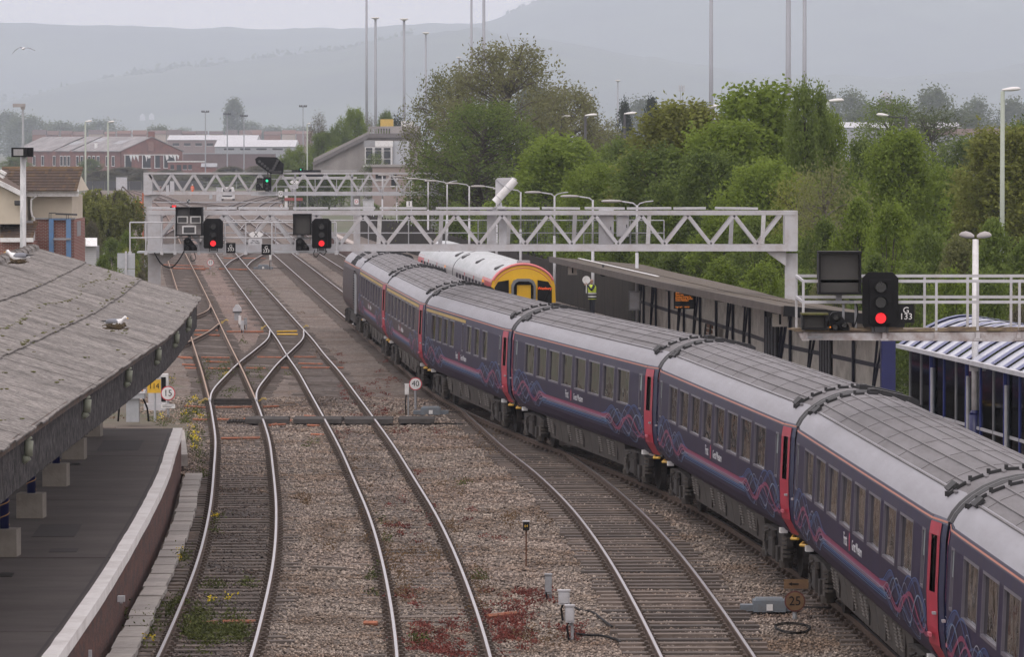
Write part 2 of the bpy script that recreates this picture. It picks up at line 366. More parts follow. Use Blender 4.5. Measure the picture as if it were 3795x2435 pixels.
# ---------------------------------------------------------------- hills on the far side of the vale
hill_m = M('wooded_hillside', (.03, .045, .025), .95, 0, .6, .006, dirt=((.1, .125, .07), .7, .0022), coord='World', detail=8)
def hill(name, Y, ridge, depth, seed, amp):
    """ridge: photo skyline (D-pixels) turned into heights at distance Y"""
    xs = np.array([D(p[0]) for p in ridge]); ys = np.array([D(p[1]) for p in ridge])
    X = (xs - CX) / FOC * Y; H = 8.25 + (HOR - ys) / FOC * Y
    gx = np.linspace(X[0], X[-1], 500); gh = np.interp(gx, X, H); r = np.random.default_rng(seed)
    for k in (40, 90, 160): gh += amp * np.interp(gx, np.linspace(X[0], X[-1], k), r.normal(0, 1, k)) * 22 / k
    gh += amp * .09 * r.random(500); ny = 26; rows = []
    for j in range(ny):
        t = j / (ny - 1); prof = sm(0, 1, t) ** .9
        hh = (gh + 6) * prof - 3 + amp * .8 * np.sin(gx / (190 + 40 * seed) + t * 6) * t * (1 - t); rows.append(np.stack([gx, np.full(500, Y - depth * (1 - t)), hh], -1))
    for k in (1, 2): rows.append(np.stack([gx, np.full(500, Y + 500 * k), gh * (1 - .5 * k) - 3 * (k == 2)], -1))
    v = np.stack(rows); me = np_mesh(name, v.reshape(-1, 3), grid_faces(len(rows), 500), hill_m)
    me.polygons.foreach_set('use_smooth', [True] * len(me.polygons)); return struct(link(name, me))
hill('hills', 13500, [(-900, 90), (-200, 62), (0, 58), (200, 62), (420, 68), (640, 70), (800, 72), (950, 60), (1120, 55), (1180, 40), (1260, 5), (1350, -40), (1600, -75), (2000, -110), (2500, -90), (3400, -20)], 3000, 1, 7)
hill('hills', 10200, [(-900, 300), (-100, 262), (80, 235), (200, 205), (340, 172), (480, 158), (640, 140), (760, 125), (880, 108), (960, 85), (1120, 70), (1260, 95), (1500, 140), (1900, 190), (2500, 150), (3400, 200)], 2600, 2, 9)
# ---------------------------------------------------------------- the air of the vale
def haze_box():
    mb = MB(); x0, x1, y0, y1, z0, z1 = -8900, 8900, -150, 14700, -4, 600
    mb.box(((x0 + x1) / 2, (y0 + y1) / 2, (z0 + z1) / 2), (x1 - x0, y1 - y0, z1 - z0))
    m = bpy.data.materials.new('haze_air'); m.use_nodes = True; t = m.node_tree; t.nodes.clear()
    o = t.nodes.new('ShaderNodeOutputMaterial'); v = t.nodes.new('ShaderNodeVolumePrincipled')
    v.inputs['Color'].default_value = (.8, .88, 1, 1); v.inputs['Density'].default_value = HAZE; v.inputs['Anisotropy'].default_value = .2
    t.links.new(v.outputs[0], o.inputs['Volume'])
    ob = mb.build('haze', m); ob['kind'] = 'stuff'; ob['label'] = 'pale grey haze over the vale and hills'; ob['category'] = 'haze'
HAZE = .00013
haze_box()

# ================================================================ RAILWAY TRACKS
rail_top = M('rail_head_steel', (.4, .385, .4), .3, .8, .08, 2)
rail_rust = M('rusty_rail', (.085, .054, .038), .85, 0, .3, 6)
rail_rtop = M('rusty_rail_head', (.33, .22, .15), .6, .2, .15, 3)
sleeper_t = [M('sleeper_timber_%d' % i, c, .9, 0, .3, 2.5, stretch=(1, 9, 9), dirt=((.05, .04, .035), .6, 3)) for i, c in enumerate(((.14, .115, .1), (.2, .16, .135), (.095, .08, .072), (.25, .19, .15)))]
chair_m = M('rail_chair_iron', (.075, .055, .043), .85, 0, .3, 8)
RP = [(-.024, 0), (.024, 0), (.036, -.007), (.038, -.03), (.012, -.05), (.012, -.125), (.07, -.145), (.07, -.158), (-.07, -.158), (-.07, -.145), (-.012, -.125), (-.012, -.05), (-.038, -.03), (-.036, -.007)]
def rail(path, z0, z1, off, parent, mats, step=2.5):
    Zs = np.arange(z0, z1 + .01, max(.5, (z1 - z0) / max(2, round((z1 - z0) / step)))); mb = MB(); b = parent.location; rings = []
    for Z in Zs:
        p = path.pt(Z, off); k = float(path.S(Z)); n = math.hypot(1, k); sx = Vector((1 / n, -k / n, 0))
        rings.append([p + sx * a + Vector((0, 0, c)) - b for a, c in RP])
    mb.loft(rings); nf = len(RP)
    mb.m = [0 if (i % nf == 0 and i < nf * (len(rings) - 1)) else 1 for i in range(len(mb.f))]
    return mb.build('rail', mats, parent)
def chairs(path, z0, z1, parent, step=.72):
    mb = MB(); b = parent.location
    for Z in np.arange(z0, z1, step):
        for s in (-.7525, .7525):
            p = path.pt(Z, s, -.15) - b; k = float(path.S(Z)); a = math.atan2(-k, 1)
            mb.box(p, (.3, .17, .045), a); mb.box(p + Vector((-.085, 0, .03)), (.055, .12, .06), a); mb.box(p + Vector((.085, 0, .03)), (.055, .12, .06), a)
    o = mb.build('rail_chairs', chair_m, parent); o['kind'] = 'stuff'
_sl = [MB().box((0, 0, 0), (2.6, .26, .13)).mesh('sleeper', m) for m in sleeper_t]
def track(label, path, z0, z1, top=.15, near=130, heads=rail_top, step=.72, chz=190, sl=True, group='railway tracks', sw=1.0):
    t = thing('railway_track', label, 'railway track', path.pt(z0, 0, -.2), 0, group); b = t.location
    for s in (-.7525, .7525): rail(path, z0, z1, s, t, [heads, rail_rust])
    if z0 < chz: chairs(path, z0, min(z1, chz), t, step)
    if sl:
        r = random.Random(int(z0 * 7 + path.x[0] * 10)); far = MB()
        for Z in np.arange(z0 + .3, z1, step):
            p = path.pt(Z + r.uniform(-.05, .05), r.uniform(-.06, .06), -.158 - .065 - (top - .15) + r.uniform(-.006, .006)) - b; a = path.ang(Z) + r.uniform(-.012, .012)
            if Z < near: link('sleeper', _sl[min(3, int(abs(r.gauss(0, 1.3))))], t, p, a, (r.uniform(.94, 1.02) * sw, r.uniform(.9, 1.08), 1))
            elif Z < 470: far.box(p, (2.5, .25, .12), a)
        if far.v: far.build('sleepers', sleeper_t[0], t)['kind'] = 'stuff'
    return t
track('curved track alongside the left platform, dark oily bed between bright rails', LEFT, 60, 156, .185, 128)
track('rust-topped straight track running under the left end of the signal gantry', LEFT, 156, 900, .175, 0, rail_rtop)
track('middle track curving down the centre with red weeds between its rails', MID, 60, 900, .195, 100)
track('track carrying the long dark blue train', TRAIN, 55, 850, .165, 60)
track('track with bare timber sleepers curving away in front of the train', DIV, 60, 150.5, .142, 131)
track('platform track behind the long train, carrying the yellow-fronted train', PLAT, 55, 850, .165, 60)
track('crossover track joining the left platform track to the middle track', XOVER, 154, 214, .17, 0)
track('far crossover track beyond the white speed sign', XFAR, 328, 420, .17, 0)
for lab, pr, z0, z1 in (('single rusty closure rail curving from the left track under the canopy edge', [(200, -16.3), (222, -15.7), (230, -15.45), (238, -15.28), (243, -15.4), (249, -15.75)], 200, 249),
                        ('single rusty rail crossing the left track beside the canopy corner', [(170, -14.8), (185, -14.2), (198, -13.73), (203, -13.6), (212, -13.5), (222, -13.62)], 170, 222)):
    t = thing('turnout_rail', lab, 'rail', Path(pr).pt(z0, 0, -.15)); rail(Path(pr), z0, z1, 0, t, [rail_rtop, rail_rust], 1.5)
J1 = Path([(520, -37.6), (560, -40.2), (600, -41.6), (640, -43.9), (700, -49.5)]); J2 = Path([(540, -35.6), (580, -37.4), (620, -37.6), (680, -38.8)]); J3 = Path([(470, -26), (500, -27.3), (540, -28.3), (570, -29.4)])
J4 = Path([(430, -30.9), (470, -32.6), (500, -33.2), (540, -35.8)]); J5 = Path([(610, -34), (680, -44), (740, -56), (800, -72)])
for lab, p in (('far crossover of the junction nearest the left track', J1), ('far crossover of the junction between the middle and train tracks', J2), ('short far crossover before the junction on the right', J3),
               ('short far crossover before the junction on the left', J4), ('far junction track sweeping across to the left horizon', J5)):
    track(lab, p, p.z[0], p.z[-1], .17, 0, sl=False)
# boarded walkways across the tracks
board_m = M('crossing_board', (.075, .068, .064), .85, 0, .25, 2, bump=(.2, 20))
t = thing('boarded_crossing', 'dark timber boarded walkway laid across the near tracks', 'crossing', (-6.5, 144.8, -.1))
for x0, x1, d in ((-8.05, -6.75, 0), (-6.6, -5.15, .02), (-5.05, -3.6, -.05), (-3.42, -2.35, .05)):
    for k in range(3): MB().box(((x0 + x1) / 2 + 6.5 - .03 * (k % 2), -.55 + .36 * k + d, .03 + .012 * k), (x1 - x0, .34, .14)).build('plank', board_m, t)
t = thing('boarded_crossing', 'far grey boarded crossing at the junction beyond the gantries', 'crossing', (-44, 702, -.1))
for i in range(7): MB().box((-10 + i * 3.1, 0, .06), (3.0, 3.0, .12)).build('panel', mid_grey, t)

# ================================================================ LEFT PLATFORM AND ITS CANOPY
tarmac = M('platform_tarmac', (.056, .044, .041), .9, 0, .18, .6, dirt=((.095, .08, .074), .75, .5, (.6, 1.4, 1)), bump=(.2, 30), coord='World')
brick_face = M('dirty_brick_face', (.13, .055, .04), .9, 0, .35, 5, dirt=((.045, .035, .035), .8, 1.6), bump=(.5, 9), coord='World', stretch=(1, 1, 2.5))
coping_w = M('white_painted_coping', (.86, .84, .82), .8, 0, .05, 1.2, dirt=((.45, .4, .36), .4, 1.6), bump=(.4, 12), coord='World')
slab_m = [M('concrete_lid_%d' % i, c, .9, 0, .1, 3, dirt=((.2, .18, .16), .5, 4)) for i, c in enumerate(((.36, .335, .31), (.31, .29, .27), (.4, .37, .345)))]
pl = struct(MB().add([], []).build('platform', tarmac)); PZ = .9
def strip(path, z0, z1, a, b, zt, zb, step=1.5, ja=0.0, seed=0):
    """a solid strip following a path between two offsets, top zt, bottom zb"""
    mb = MB(); r = random.Random(seed); rings = []
    nst = max(2, int((z1 - z0) / step) + 1)
    for Z in np.linspace(z0, z1, nst):
        x = float(path.X(Z)); j = r.uniform(-ja, ja); k = r.uniform(-ja, ja) * .4
        rings.append([Vector((x + a + j, Z, zb)), Vector((x + a + j, Z, zt + k)), Vector((x + b + k, Z, zt + k)), Vector((x + b + k, Z, zb))])
    return mb.loft(rings)
for i, (z0, z1) in enumerate(((50, 71.95), (72, 84.88), (85, 98.96), (99, 112.88), (113, 124))):
    strip(EDGE4, z0, z1, -11, -.26, PZ, .3).build('surface', tarmac, pl)
strip(EDGE4, 50, 124, -.262, -.02, PZ + .012, .72, 1.1, .009, 3).build('coping', coping_w, pl)
strip(EDGE4, 50, 123.9, -.35, -.05, .68, -.5, 1.2, .012, 5).build('brick_wall', brick_face, pl)
patch_m = M('tarmac_patch', (.036, .03, .03), .9, 0, .15, 2, coord='World')
for (Zc, dx, wx, wz) in ((79, -2.6, 1.1, 2.2), (91, -1.6, .8, 3.0), (106, -3.2, 1.6, 2.5), (117, -1.4, 1.0, 4.0), (98, -4.5, 2.0, 1.2), (86.5, -1.2, .5, .8)):
    MB().box((float(EDGE4.X(Zc)) + dx, Zc, PZ + .003), (wx, wz, .004), .04).build('tarmac_patch', patch_m, pl)
for (Zc, dx) in ((88, -2.9), (81.5, -2.0), (110, -2.4)):
    MB().box((float(EDGE4.X(Zc)) + dx, Zc, PZ + .006), (.5, .7, .012), .05).build('access_cover', M('iron_cover', (.03, .028, .027), .6, .3, .2, 6), pl)
MB().add([Vector((float(EDGE4.X(q)) + o_, q, PZ + .005)) for q in np.arange(56, 124, 2) for o_ in (-.36, -.31)], [(2 * i, 2 * i + 1, 2 * i + 3, 2 * i + 2) for i in range(33)]).build('edge_joint', patch_m, pl)
t = thing('cable_trough', 'row of pale concrete trough lids along the foot of the left platform', 'cable trough', (-6, 64, -.3))
Z = 64.0; r = random.Random(4)
while Z < 121:
    L = .92; p = Vector((float(EDGE4.X(Z)) + .33 + r.uniform(-.02, .02), Z, r.uniform(-.015, .015) - .06))
    MB().box((0, 0, 0), (.42, L - .02, .09)).build('lid', slab_m[r.randrange(3)], t, p - t.location, EDGE4.ang(Z) + r.uniform(-.02, .02)); Z += L
for (Z, dx, w_, h_, z_, lab) in ((71.6, .03, .1, .3, .35, 'grey cable box fixed low on the platform wall'), (74.3, .03, .05, .35, .2, 'short white marker tab on the brick platform wall'), (82.5, .05, .12, .1, .4, 'small white conduit box on the platform wall')):
    tag(MB().box((0, 0, 0), (w_, w_ * 1.4, h_)).box((0, 0, -h_ * .6), (w_ * .4, w_ * .4, h_ * .4)).build('wall_box', pale_grey, None, (float(EDGE4.X(Z)) + dx, Z, z_)), lab, 'junction box')
# canopy
ROOFE = Path([(56, -6.85), (65.5, -7.02), (73.7, -7.15), (83.8, -7.27), (94.1, -7.41), (101, -7.5), (109.2, -7.74), (118, -8.08), (128.3, -8.52)])
asb = M('weathered_cement_sheet', (.25, .23, .215), .95, 0, .35, .8, dirt=((.05, .045, .041), .8, 6.5, (1, 1.2, 1)), bump=(.6, 14), coord='World', stretch=(1, 1.1, 1), detail=10)
asb2 = M('weathered_cement_sheet_pale', (.275, .253, .236), .95, 0, .35, .8, dirt=((.055, .05, .045), .75, 6.5, (1, 1.2, 1)), bump=(.6, 14), coord='World', stretch=(1, 1.1, 1), detail=10)
fasc = M('stained_fascia', (.02, .018, .02), .95, 0, .5, 2.0, dirt=((.26, .245, .24), .38, 3.2, (1, 5.5, 1.8)), bump=(.4, 10), coord='World', stretch=(1, 4, .8))
moss = M('moss', (.1, .085, .035), 1, 0, .5, 8, dirt=((.1, .13, .03), .7, 5))
rust_gut = M('rusty_gutter', (.05, .042, .038), .9, 0, .4, 4, dirt=((.18, .09, .05), .5, 3), coord='World')
can = thing('platform_canopy', 'long grey lichen-stained canopy roof over the left platform', 'canopy', (-10.5, 95, .9))
cb = can.location; RIDGE, EZ, RZ = -4.3, 4.22, 5.46
def roof_pt(Z, u, dz=0.0): return Vector((float(ROOFE.X(Z)) + .05 + u * (RIDGE - .05), Z, EZ + (RZ - EZ) * u + dz))
r = random.Random(9); Z = 56.0
while Z < 128.2:
    W = 1.09; z1 = min(Z + W, 128.3)
    for row, (u0, u1) in enumerate(((-.03, .36), (.34, .7), (.68, 1.0))):
        mb = MB(); n = 19; vs = []; jz = r.uniform(-.003, .003) + .03 * row; sk = r.uniform(-.004, .004)
        for u in (u0 + sk, u1):
            for i in range(n):
                q = Z + (z1 - Z) * i / (n - 1); vs.append(roof_pt(q, u, jz + .004 * math.cos(i * math.pi)) - cb)
        fs = [(i, i + 1, n + i + 1, n + i) for i in range(n - 1)]
        mb.add(vs, [f[::-1] for f in fs]); mb.add([v - Vector((0, 0, .02)) for v in vs], fs)
        mb.build('roof_sheet', asb2 if r.random() < .3 else asb, can)
    Z += W
mb = MB(); mb.loft([[Vector((float(ROOFE.X(q)) + 2 * RIDGE, q, EZ)) - cb, roof_pt(q, 1.0, -.03) - cb] for q in np.arange(56, 128.4, 2.4)], closed=False); mb.build('rear_roof_slope', asb, can)
for q in np.arange(56, 128, 1.8):   # half-round ridge tiles
    mb = MB(); a0, a1 = roof_pt(q, 1.0) - cb, roof_pt(min(q + 1.84, 128.3), 1.0) - cb
    mb.cyl(a0, a1, .17, .155, 10); mb.cyl(a0 - Vector((0, .02, 0)), a0 + Vector((0, .09, 0)), .19, .19, 10); mb.build('ridge_tile', asb, can)
q = 56.0
while q < 128:
    z1 = min(q + 1.09, 128.3); mb = MB(); n = 11
    vt = []; vb = []
    for i in range(n):
        Zq = q + (z1 - q) * i / (n - 1); x = float(ROOFE.X(Zq)) + .03 + .02 * (i % 2)
        vt.append(Vector((x, Zq, EZ - .1)) - cb); vb.append(Vector((x, Zq, EZ - .86 + (.03 if i % 2 else -.01) + r.uniform(-.012, .012))) - cb)
    mb.add(vt + vb, [(i, i + 1, n + i + 1, n + i)[::-1] for i in range(n - 1)])
    mb.add([v - Vector((.03, 0, 0)) for v in vt + vb], [(i, i + 1, n + i + 1, n + i) for i in range(n - 1)])
    mb.build('fascia_sheet', fasc, can); q += 1.09
strip(ROOFE, 56, 128.35, -.1, .13, EZ - .02, EZ - .16, 1.2, .012, 8).build('gutter', rust_gut, can, -cb)
mb = MB(); mb.add([roof_pt(128.3, 0, -.05) - cb, roof_pt(128.3, 1, -.05) - cb, roof_pt(128.3, 1, -.5) - cb, roof_pt(128.3, 0, -.75) - cb], [(0, 1, 2, 3)]); mb.build('end_board', fasc, can)
mb = MB()
for q in np.arange(58, 128, 4.4): mb.bar(Vector((float(ROOFE.X(q)) - .1, q, EZ - .35)) - cb, Vector((float(ROOFE.X(q)) - 8.4, q, EZ - .35)) - cb, .12, .22)
mb.build('roof_beams', dark_grey, can)['kind'] = 'stuff'
pale_green = M('pale_green_outlet', (.24, .26, .2), .7, 0, .12, 3, dirt=((.15, .15, .11), .5, 4))
for zx, zy in ((165, 1290), (540, 1040), (805, 850), (993, 715), (1110, 590), (1190, 485)):
    px, py = zx / 1.711, 900 + zy / 1.711
    d = ray(px, py); Zs = np.arange(60, 130, .05); k = np.argmin(np.abs(d.x / d.y * Zs - (ROOFE.X(Zs) + .1))); Zc = float(Zs[k])
    mb = MB(); mb.cyl((-.02, 0, .13), (0, 0, .1), .065, .07, 10); mb.cyl((0, 0, .1), (-.01, 0, -.12), .07, .066, 10); mb.cyl((-.01, 0, -.12), (-.09, 0, -.2), .066, .05, 8)
    mb.build('rainwater_outlet', pale_green, can, Vector((float(ROOFE.X(Zc)) + .14, Zc, EZ - .3)) - cb, None, True)
block_m = M('concrete_block', (.27, .245, .21), .9, 0, .1, 2, dirt=((.16, .14, .12), .5, 3), bump=(.2, 20))
spiral = M('orange_band', (.45, .26, .12), .6)
for Zc, Xc in ((76.6, -8.75), (85.4, -9.1), (94.2, -9.5), (103, -9.85), (111.9, -10.27), (120.7, -10.65)):
    p = Vector((Xc, Zc, .9)) - cb
    o = MB().box((0, 0, .24), (.52, .52, .5)).build('column_base', block_m, can, p, -.05)
    mb = MB(); mb.cyl((0, 0, .49), (0, 0, 3.7), .085, .085, 12); o = mb.build('column', navy, can, p, None, True)
    mb = MB(); mb.tube([(math.cos(a) * .088, math.sin(a) * .088, .55 + a * .035) for a in np.arange(0, 44, .45)], .011, 5); mb.build('spiral_band', spiral, o)
# moss, nest
def clumps(name, pts, mat, r0, n, seed, flat=.4):
    mb = MB(); rr = random.Random(seed)
    for p in pts:
        for _ in range(n):
            a = rr.uniform(0, 6.28); d_ = r0 * math.sqrt(rr.random()); s = rr.uniform(.25, .6) * r0
            mb.ball(Vector(p) + Vector((math.cos(a) * d_, math.sin(a) * d_, 0)), s, 6, 4, (1, 1, flat))
    o = mb.build(name, mat); o['kind'] = 'stuff'; return o
pts = []
for q in np.arange(88, 128, .28):
    if r.random() < .6: pts.append(roof_pt(q + r.uniform(-.1, .1), .52 + r.uniform(-.01, .01) + .03 * math.sin(q * .4), .03))
for q in np.arange(60, 128, .5):
    if r.random() < .5: pts.append(roof_pt(q, r.choice((.35, .36, .695)), .05))
for _ in range(90): pts.append(roof_pt(r.uniform(60, 128), r.random(), .03))
o = clumps('roof_moss', pts, moss, .07, 2, 3); o['label'] = 'brown moss tufts dotted over the canopy roof sheets'; o['category'] = 'moss'
nest_m = M('nest_twigs', (.1, .075, .045), 1, 0, .4, 10)
def nest(p, w_, label):
    mb = MB(); rr = random.Random(int(p.y * 10))
    for _ in range(70):
        a = rr.uniform(0, 6.28); d_ = w_ * rr.uniform(.3, 1); c = Vector((math.cos(a) * d_, math.sin(a) * d_ * 1.3, rr.uniform(0, .1)))
        b = a + 1.57 + rr.uniform(-.5, .5); e = Vector((math.cos(b), math.sin(b), rr.uniform(-.2, .2))) * rr.uniform(.06, .16); mb.bar(c - e, c + e, .018, .018)
    mb.ball((0, 0, .02), w_ * .8, 10, 5, (1, 1.3, .25)); tag(mb.build('bird_nest', nest_m, None, p), label, 'nest')
gull_w = M('gull_white', (.8, .8, .8), .8, 0, .03, 5); gull_g = M('gull_grey', (.22, .23, .26), .8, 0, .06, 5); gull_b = M('gull_black', (.02, .02, .022), .7); gull_y = M('gull_bill', (.65, .4, .06), .5)
def gull(label, loc, rz, s=1.0, stand=False):
    """a sitting gull: body, tail and head one skin; wings, bill as parts"""
    t = thing('gull', label, 'gull', loc, rz); mb = MB(); rings = []
    for x, z, w_, h_ in ((-.27, .1, .012, .01), (-.2, .1, .05, .035), (-.1, .09, .09, .075), (.0, .085, .105, .095), (.1, .1, .095, .095), (.165, .135, .065, .07), (.2, .185, .048, .05), (.225, .215, .052, .05), (.255, .222, .045, .042), (.285, .215, .02, .02)):
        rings.append([Vector((x, w_ * math.cos(a), z + h_ * math.sin(a))) for a in np.arange(0, 6.2, 6.2832 / 10)])
    mb.loft(rings); b = mb.build('body', gull_w, t, None, None, True)
    for y in (-1, 1):
        mb = MB(); rings = []
        for x, z, w_, h_, k in ((.09, .12, .02, .03, 0), (.03, .13, .035, .065, 0), (-.1, .135, .035, .06, 0), (-.2, .13, .025, .035, 0)):
            rings.append([Vector((x, y * (.075 + w_ * math.cos(a)), z + h_ * math.sin(a))) for a in np.arange(0, 6.2, 6.2832 / 8)])
        mb.loft(rings); mb.build('wing', gull_g, t, None, None, True)
        mb = MB(); mb.loft([[Vector((x, y * (.06 + w_ * math.cos(a)), z + h_ * math.sin(a))) for a in np.arange(0, 6.2, 6.2832 / 6)] for x, z, w_, h_ in ((-.17, .135, .025, .03), (-.28, .14, .012, .014), (-.35, .15, .004, .004))]); mb.build('wing_tip', gull_b, t)
        mb = MB(); mb.ball((.262, y * .042, .23), .008, 6, 4); mb.build('eye', gull_b, t)
    mb = MB(); mb.cyl((.28, 0, .213), (.335, 0, .2), .016, .004, 8); mb.build('bill', gull_y, t)
    t.scale = (s, s, s); return t
pn = G(427, 1218, 4.62); nest(Vector((pn.x, pn.y, pn.z + .0)), .22, 'mossy twig nest under the sitting gull on the canopy roof')
gull('grey and white gull sitting on a nest on the canopy roof', (pn.x, pn.y, pn.z + .03), R(-14), .85)
p2_ = A(62, 968, 116.0); p2_ = roof_pt(112, .93, .03); p2_ = Vector((A(68, 968, 112).x, 112, A(68, 972, 112).z)); nest(p2_ - Vector((0, 0, .02)), .2, 'flat nest under the gull beside the canopy ridge')
gull('white-headed gull resting beside the canopy ridge tiles', p2_ + Vector((0, 0, .02)), R(172), 1.05)
def flying_gull():
    p = A(D(55), D(113), 290.0); t = thing('gull', 'grey-backed gull in flight over the hills at top left', 'gull', p, R(20)); mb = MB(); rings = []
    for x, w_ in ((-.28, .015), (-.18, .05), (0, .075), (.14, .06), (.22, .045), (.28, .015)): rings.append([Vector((x, w_ * math.cos(a), w_ * math.sin(a))) for a in np.arange(0, 6.2, .785)])
    mb.loft(rings).build('body', gull_w, t, None, None, True)
    for y, prof in ((1, ((0, .0, .16), (.2, .06, .17), (.36, -.04, .15), (.55, -.2, .08), (.7, -.4, .01))), (-1, ((0, .0, .16), (.22, .07, .16), (.42, .05, .13), (.6, -.01, .07), (.75, -.05, .01)))):
        mb = MB(); mb.loft([[Vector((w_, y * a, z)), Vector((0, y * a, z + .02)), Vector((-w_, y * a, z)), Vector((0, y * a, z - .012))] for a, z, w_ in prof]); mb.build('wing', gull_g, t)
    t.rotation_euler = (R(6), R(-8), R(75))
flying_gull()

# ================================================================ SIGNALS
lens_off = M('dark_lens', (.02, .022, .024), .15, 0, .2, 3, spec=.8)
def signal_head(label, cx, y0, y1, Y, lit, lamp, group='colour light signals'):
    """three-aspect signal head; cx centre, y0 top, y1 bottom in photo pixels at distance Y"""
    b = A(cx, y1, Y); H = A(cx, y0, Y).z - b.z; W = H * .655
    t = thing('colour_light_signal', label, 'signal', b, 0, group); mb = MB(); c = W * .16
    pl_ = [(-W / 2, .06 * H), (-W / 2 + .03, 0), (W / 2 - .03, 0), (W / 2, .06 * H), (W / 2, H - c), (W / 2 - c, H), (-W / 2 + c, H), (-W / 2, H - c)]
    mb.extr([(x, 0, z) for x, z in pl_], (0, .03, 0)); mb.build('backboard', black, t)
    MB().box((0, .17, H * .5), (W * .55, .28, H * .86)).build('housing', black, t)
    MB().box((0, -.05, H * .47), (W * .6, .1, H * .8)).build('front_box', black, t)
    for i, f in enumerate((.17, .455, .735)):
        z = H * f; R_ = H * .105; on = (i == lit)
        mb = MB(); n = 18
        mb.cyl((0, -.13, z), (0, -.099, z), R_ * .92, None, n); o = mb.build('lens', lamp if on else lens_off, t)
        mb = MB(); rings = []
        for k in range(14):
            a = R(-25) + R(230) * k / 13
            rings.append([Vector((R_ * m * math.cos(a), yy, z + R_ * m * math.sin(a))) for yy, m in ((-.1, 1.0), (-.34 + .12 * abs(math.cos(a)), 1.06), (-.34 + .12 * abs(math.cos(a)), 1.1), (-.1, 1.05))])
        mb.loft(rings); mb.build('hood', black, t)
        mb = MB(); mb.loft([[Vector((R_ * q * math.cos(a), yy, z + R_ * q * math.sin(a))) for q, yy in ((.93, -.1), (1.02, -.1), (1.02, -.15), (.93, -.15))] for a in np.linspace(0, 2 * math.pi, 19)], True, False); mb.build('lens_rim', black, t)
    MB().box((0, .05, -.04), (W * .3, .12, .09)).box((-W * .2, .03, -.05), (.04, .04, .1)).box((W * .2, .03, -.05), (.04, .04, .1)).build('bracket', dark_grey, t)
    return t
def position_light(label, cx, y0, y1, Y, dots=None):
    b = A(cx, y1, Y); H = A(cx, y0, Y).z - b.z
    t = thing('position_light_signal', label, 'signal', b, 0, 'position light signals')
    pl_ = [(-.52, 0), (.52, 0), (.52, .2), (.44, .34)] + [(-.22 + .3 * math.cos(a), .7 + .3 * math.sin(a)) for a in np.linspace(R(35), R(180), 9)] + [(-.52, .55)]
    MB().extr([(x * H, 0, z * H) for x, z in pl_], (0, .16, 0)).build('case', black, t)
    for x, z in ((-.2, .7), (.24, .3), (-.24, .2)):
        mb = MB(); mb.cyl((x * H, 0, z * H), (x * H, -.16, z * H - .01), .155 * H, .165 * H, 14, False); mb.build('hood', black, t)
        MB().cyl((x * H, -.01, z * H), (x * H, -.04, z * H), .14 * H, None, 14).build('lens', lens_off, t)
    return t
def plate(label, txt, x0, y0, x1, y1, Y, bgm, fgm, size, frame=None, sp=.85, sx=1.0, cat='sign', name='number_plate'):
    a, b = A(x0, y1, Y), A(x1, y0, Y); W, H = b.x - a.x, b.z - a.z
    t = thing(name, label, cat, ((a.x + b.x) / 2, Y, a.z)); MB().box((0, .01, H / 2), (W, .02, H)).build('panel', bgm, t)
    if frame:
        mb = MB()
        for zz in (0.01, H - .01): mb.box((0, -.004, zz), (W, .012, .016))
        for xx in (-W / 2 + .01, W / 2 - .01): mb.box((xx, -.005, H / 2), (.014, .012, H))
        mb.build('border', frame, t)
    put_text('lettering', txt, size, fgm, t, (0, -.004, H / 2), 0, 'CENTER', sx, sp)
    return t
def indicator(label, x0, y0, x1, y1, Y, depth=.45, face=None):
    a, b = A(x0, y1, Y), A(x1, y0, Y); W, H = b.x - a.x, b.z - a.z
    t = thing('route_indicator', label, 'signal', ((a.x + b.x) / 2, Y, a.z)); mb = MB()
    mb.box((0, depth / 2 + .12, H / 2), (W, depth, H)); e = .035
    for zz in (e / 2, H - e / 2): mb.box((0, .02, zz), (W + .02, .24, e))
    for xx in (-W / 2 + e / 2, W / 2 - e / 2): mb.box((xx, .021, H / 2), (e, .24, H - .004))
    mb.build('case', black, t); MB().box((0, .1, H / 2), (W - 2 * e, .03, H - 2 * e)).build('screen', face or M('indicator_face', (.05, .048, .045), .5, 0, .1, 5), t)
    mb = MB(); mb.box((0, .2, -.06), (.1, .1, .14)); mb.bar((-W * .3, .1, -.13), (W * .35, .1, -.13), .05, .04); mb.build('bracket', mid_grey, t); return t
def cable(label, pts, r_=.015, mat=None):
    b = Vector(pts[0]); P_ = [Vector(p) - b for p in pts]; q = []
    for i in range(len(P_) - 1):
        p0, p1 = P_[max(i - 1, 0)], P_[i]; p2, p3 = P_[i + 1], P_[min(i + 2, len(P_) - 1)]
        for k in range(5):
            u = k / 5; q.append(.5 * ((2 * p1) + (p2 - p0) * u + (2 * p0 - 5 * p1 + 4 * p2 - p3) * u * u + (3 * p1 - p0 - 3 * p2 + p3) * u ** 3))
    q.append(P_[-1]); tag(MB().tube(q, r_, 5).build('cable', mat or black, None, b), label, 'cable')

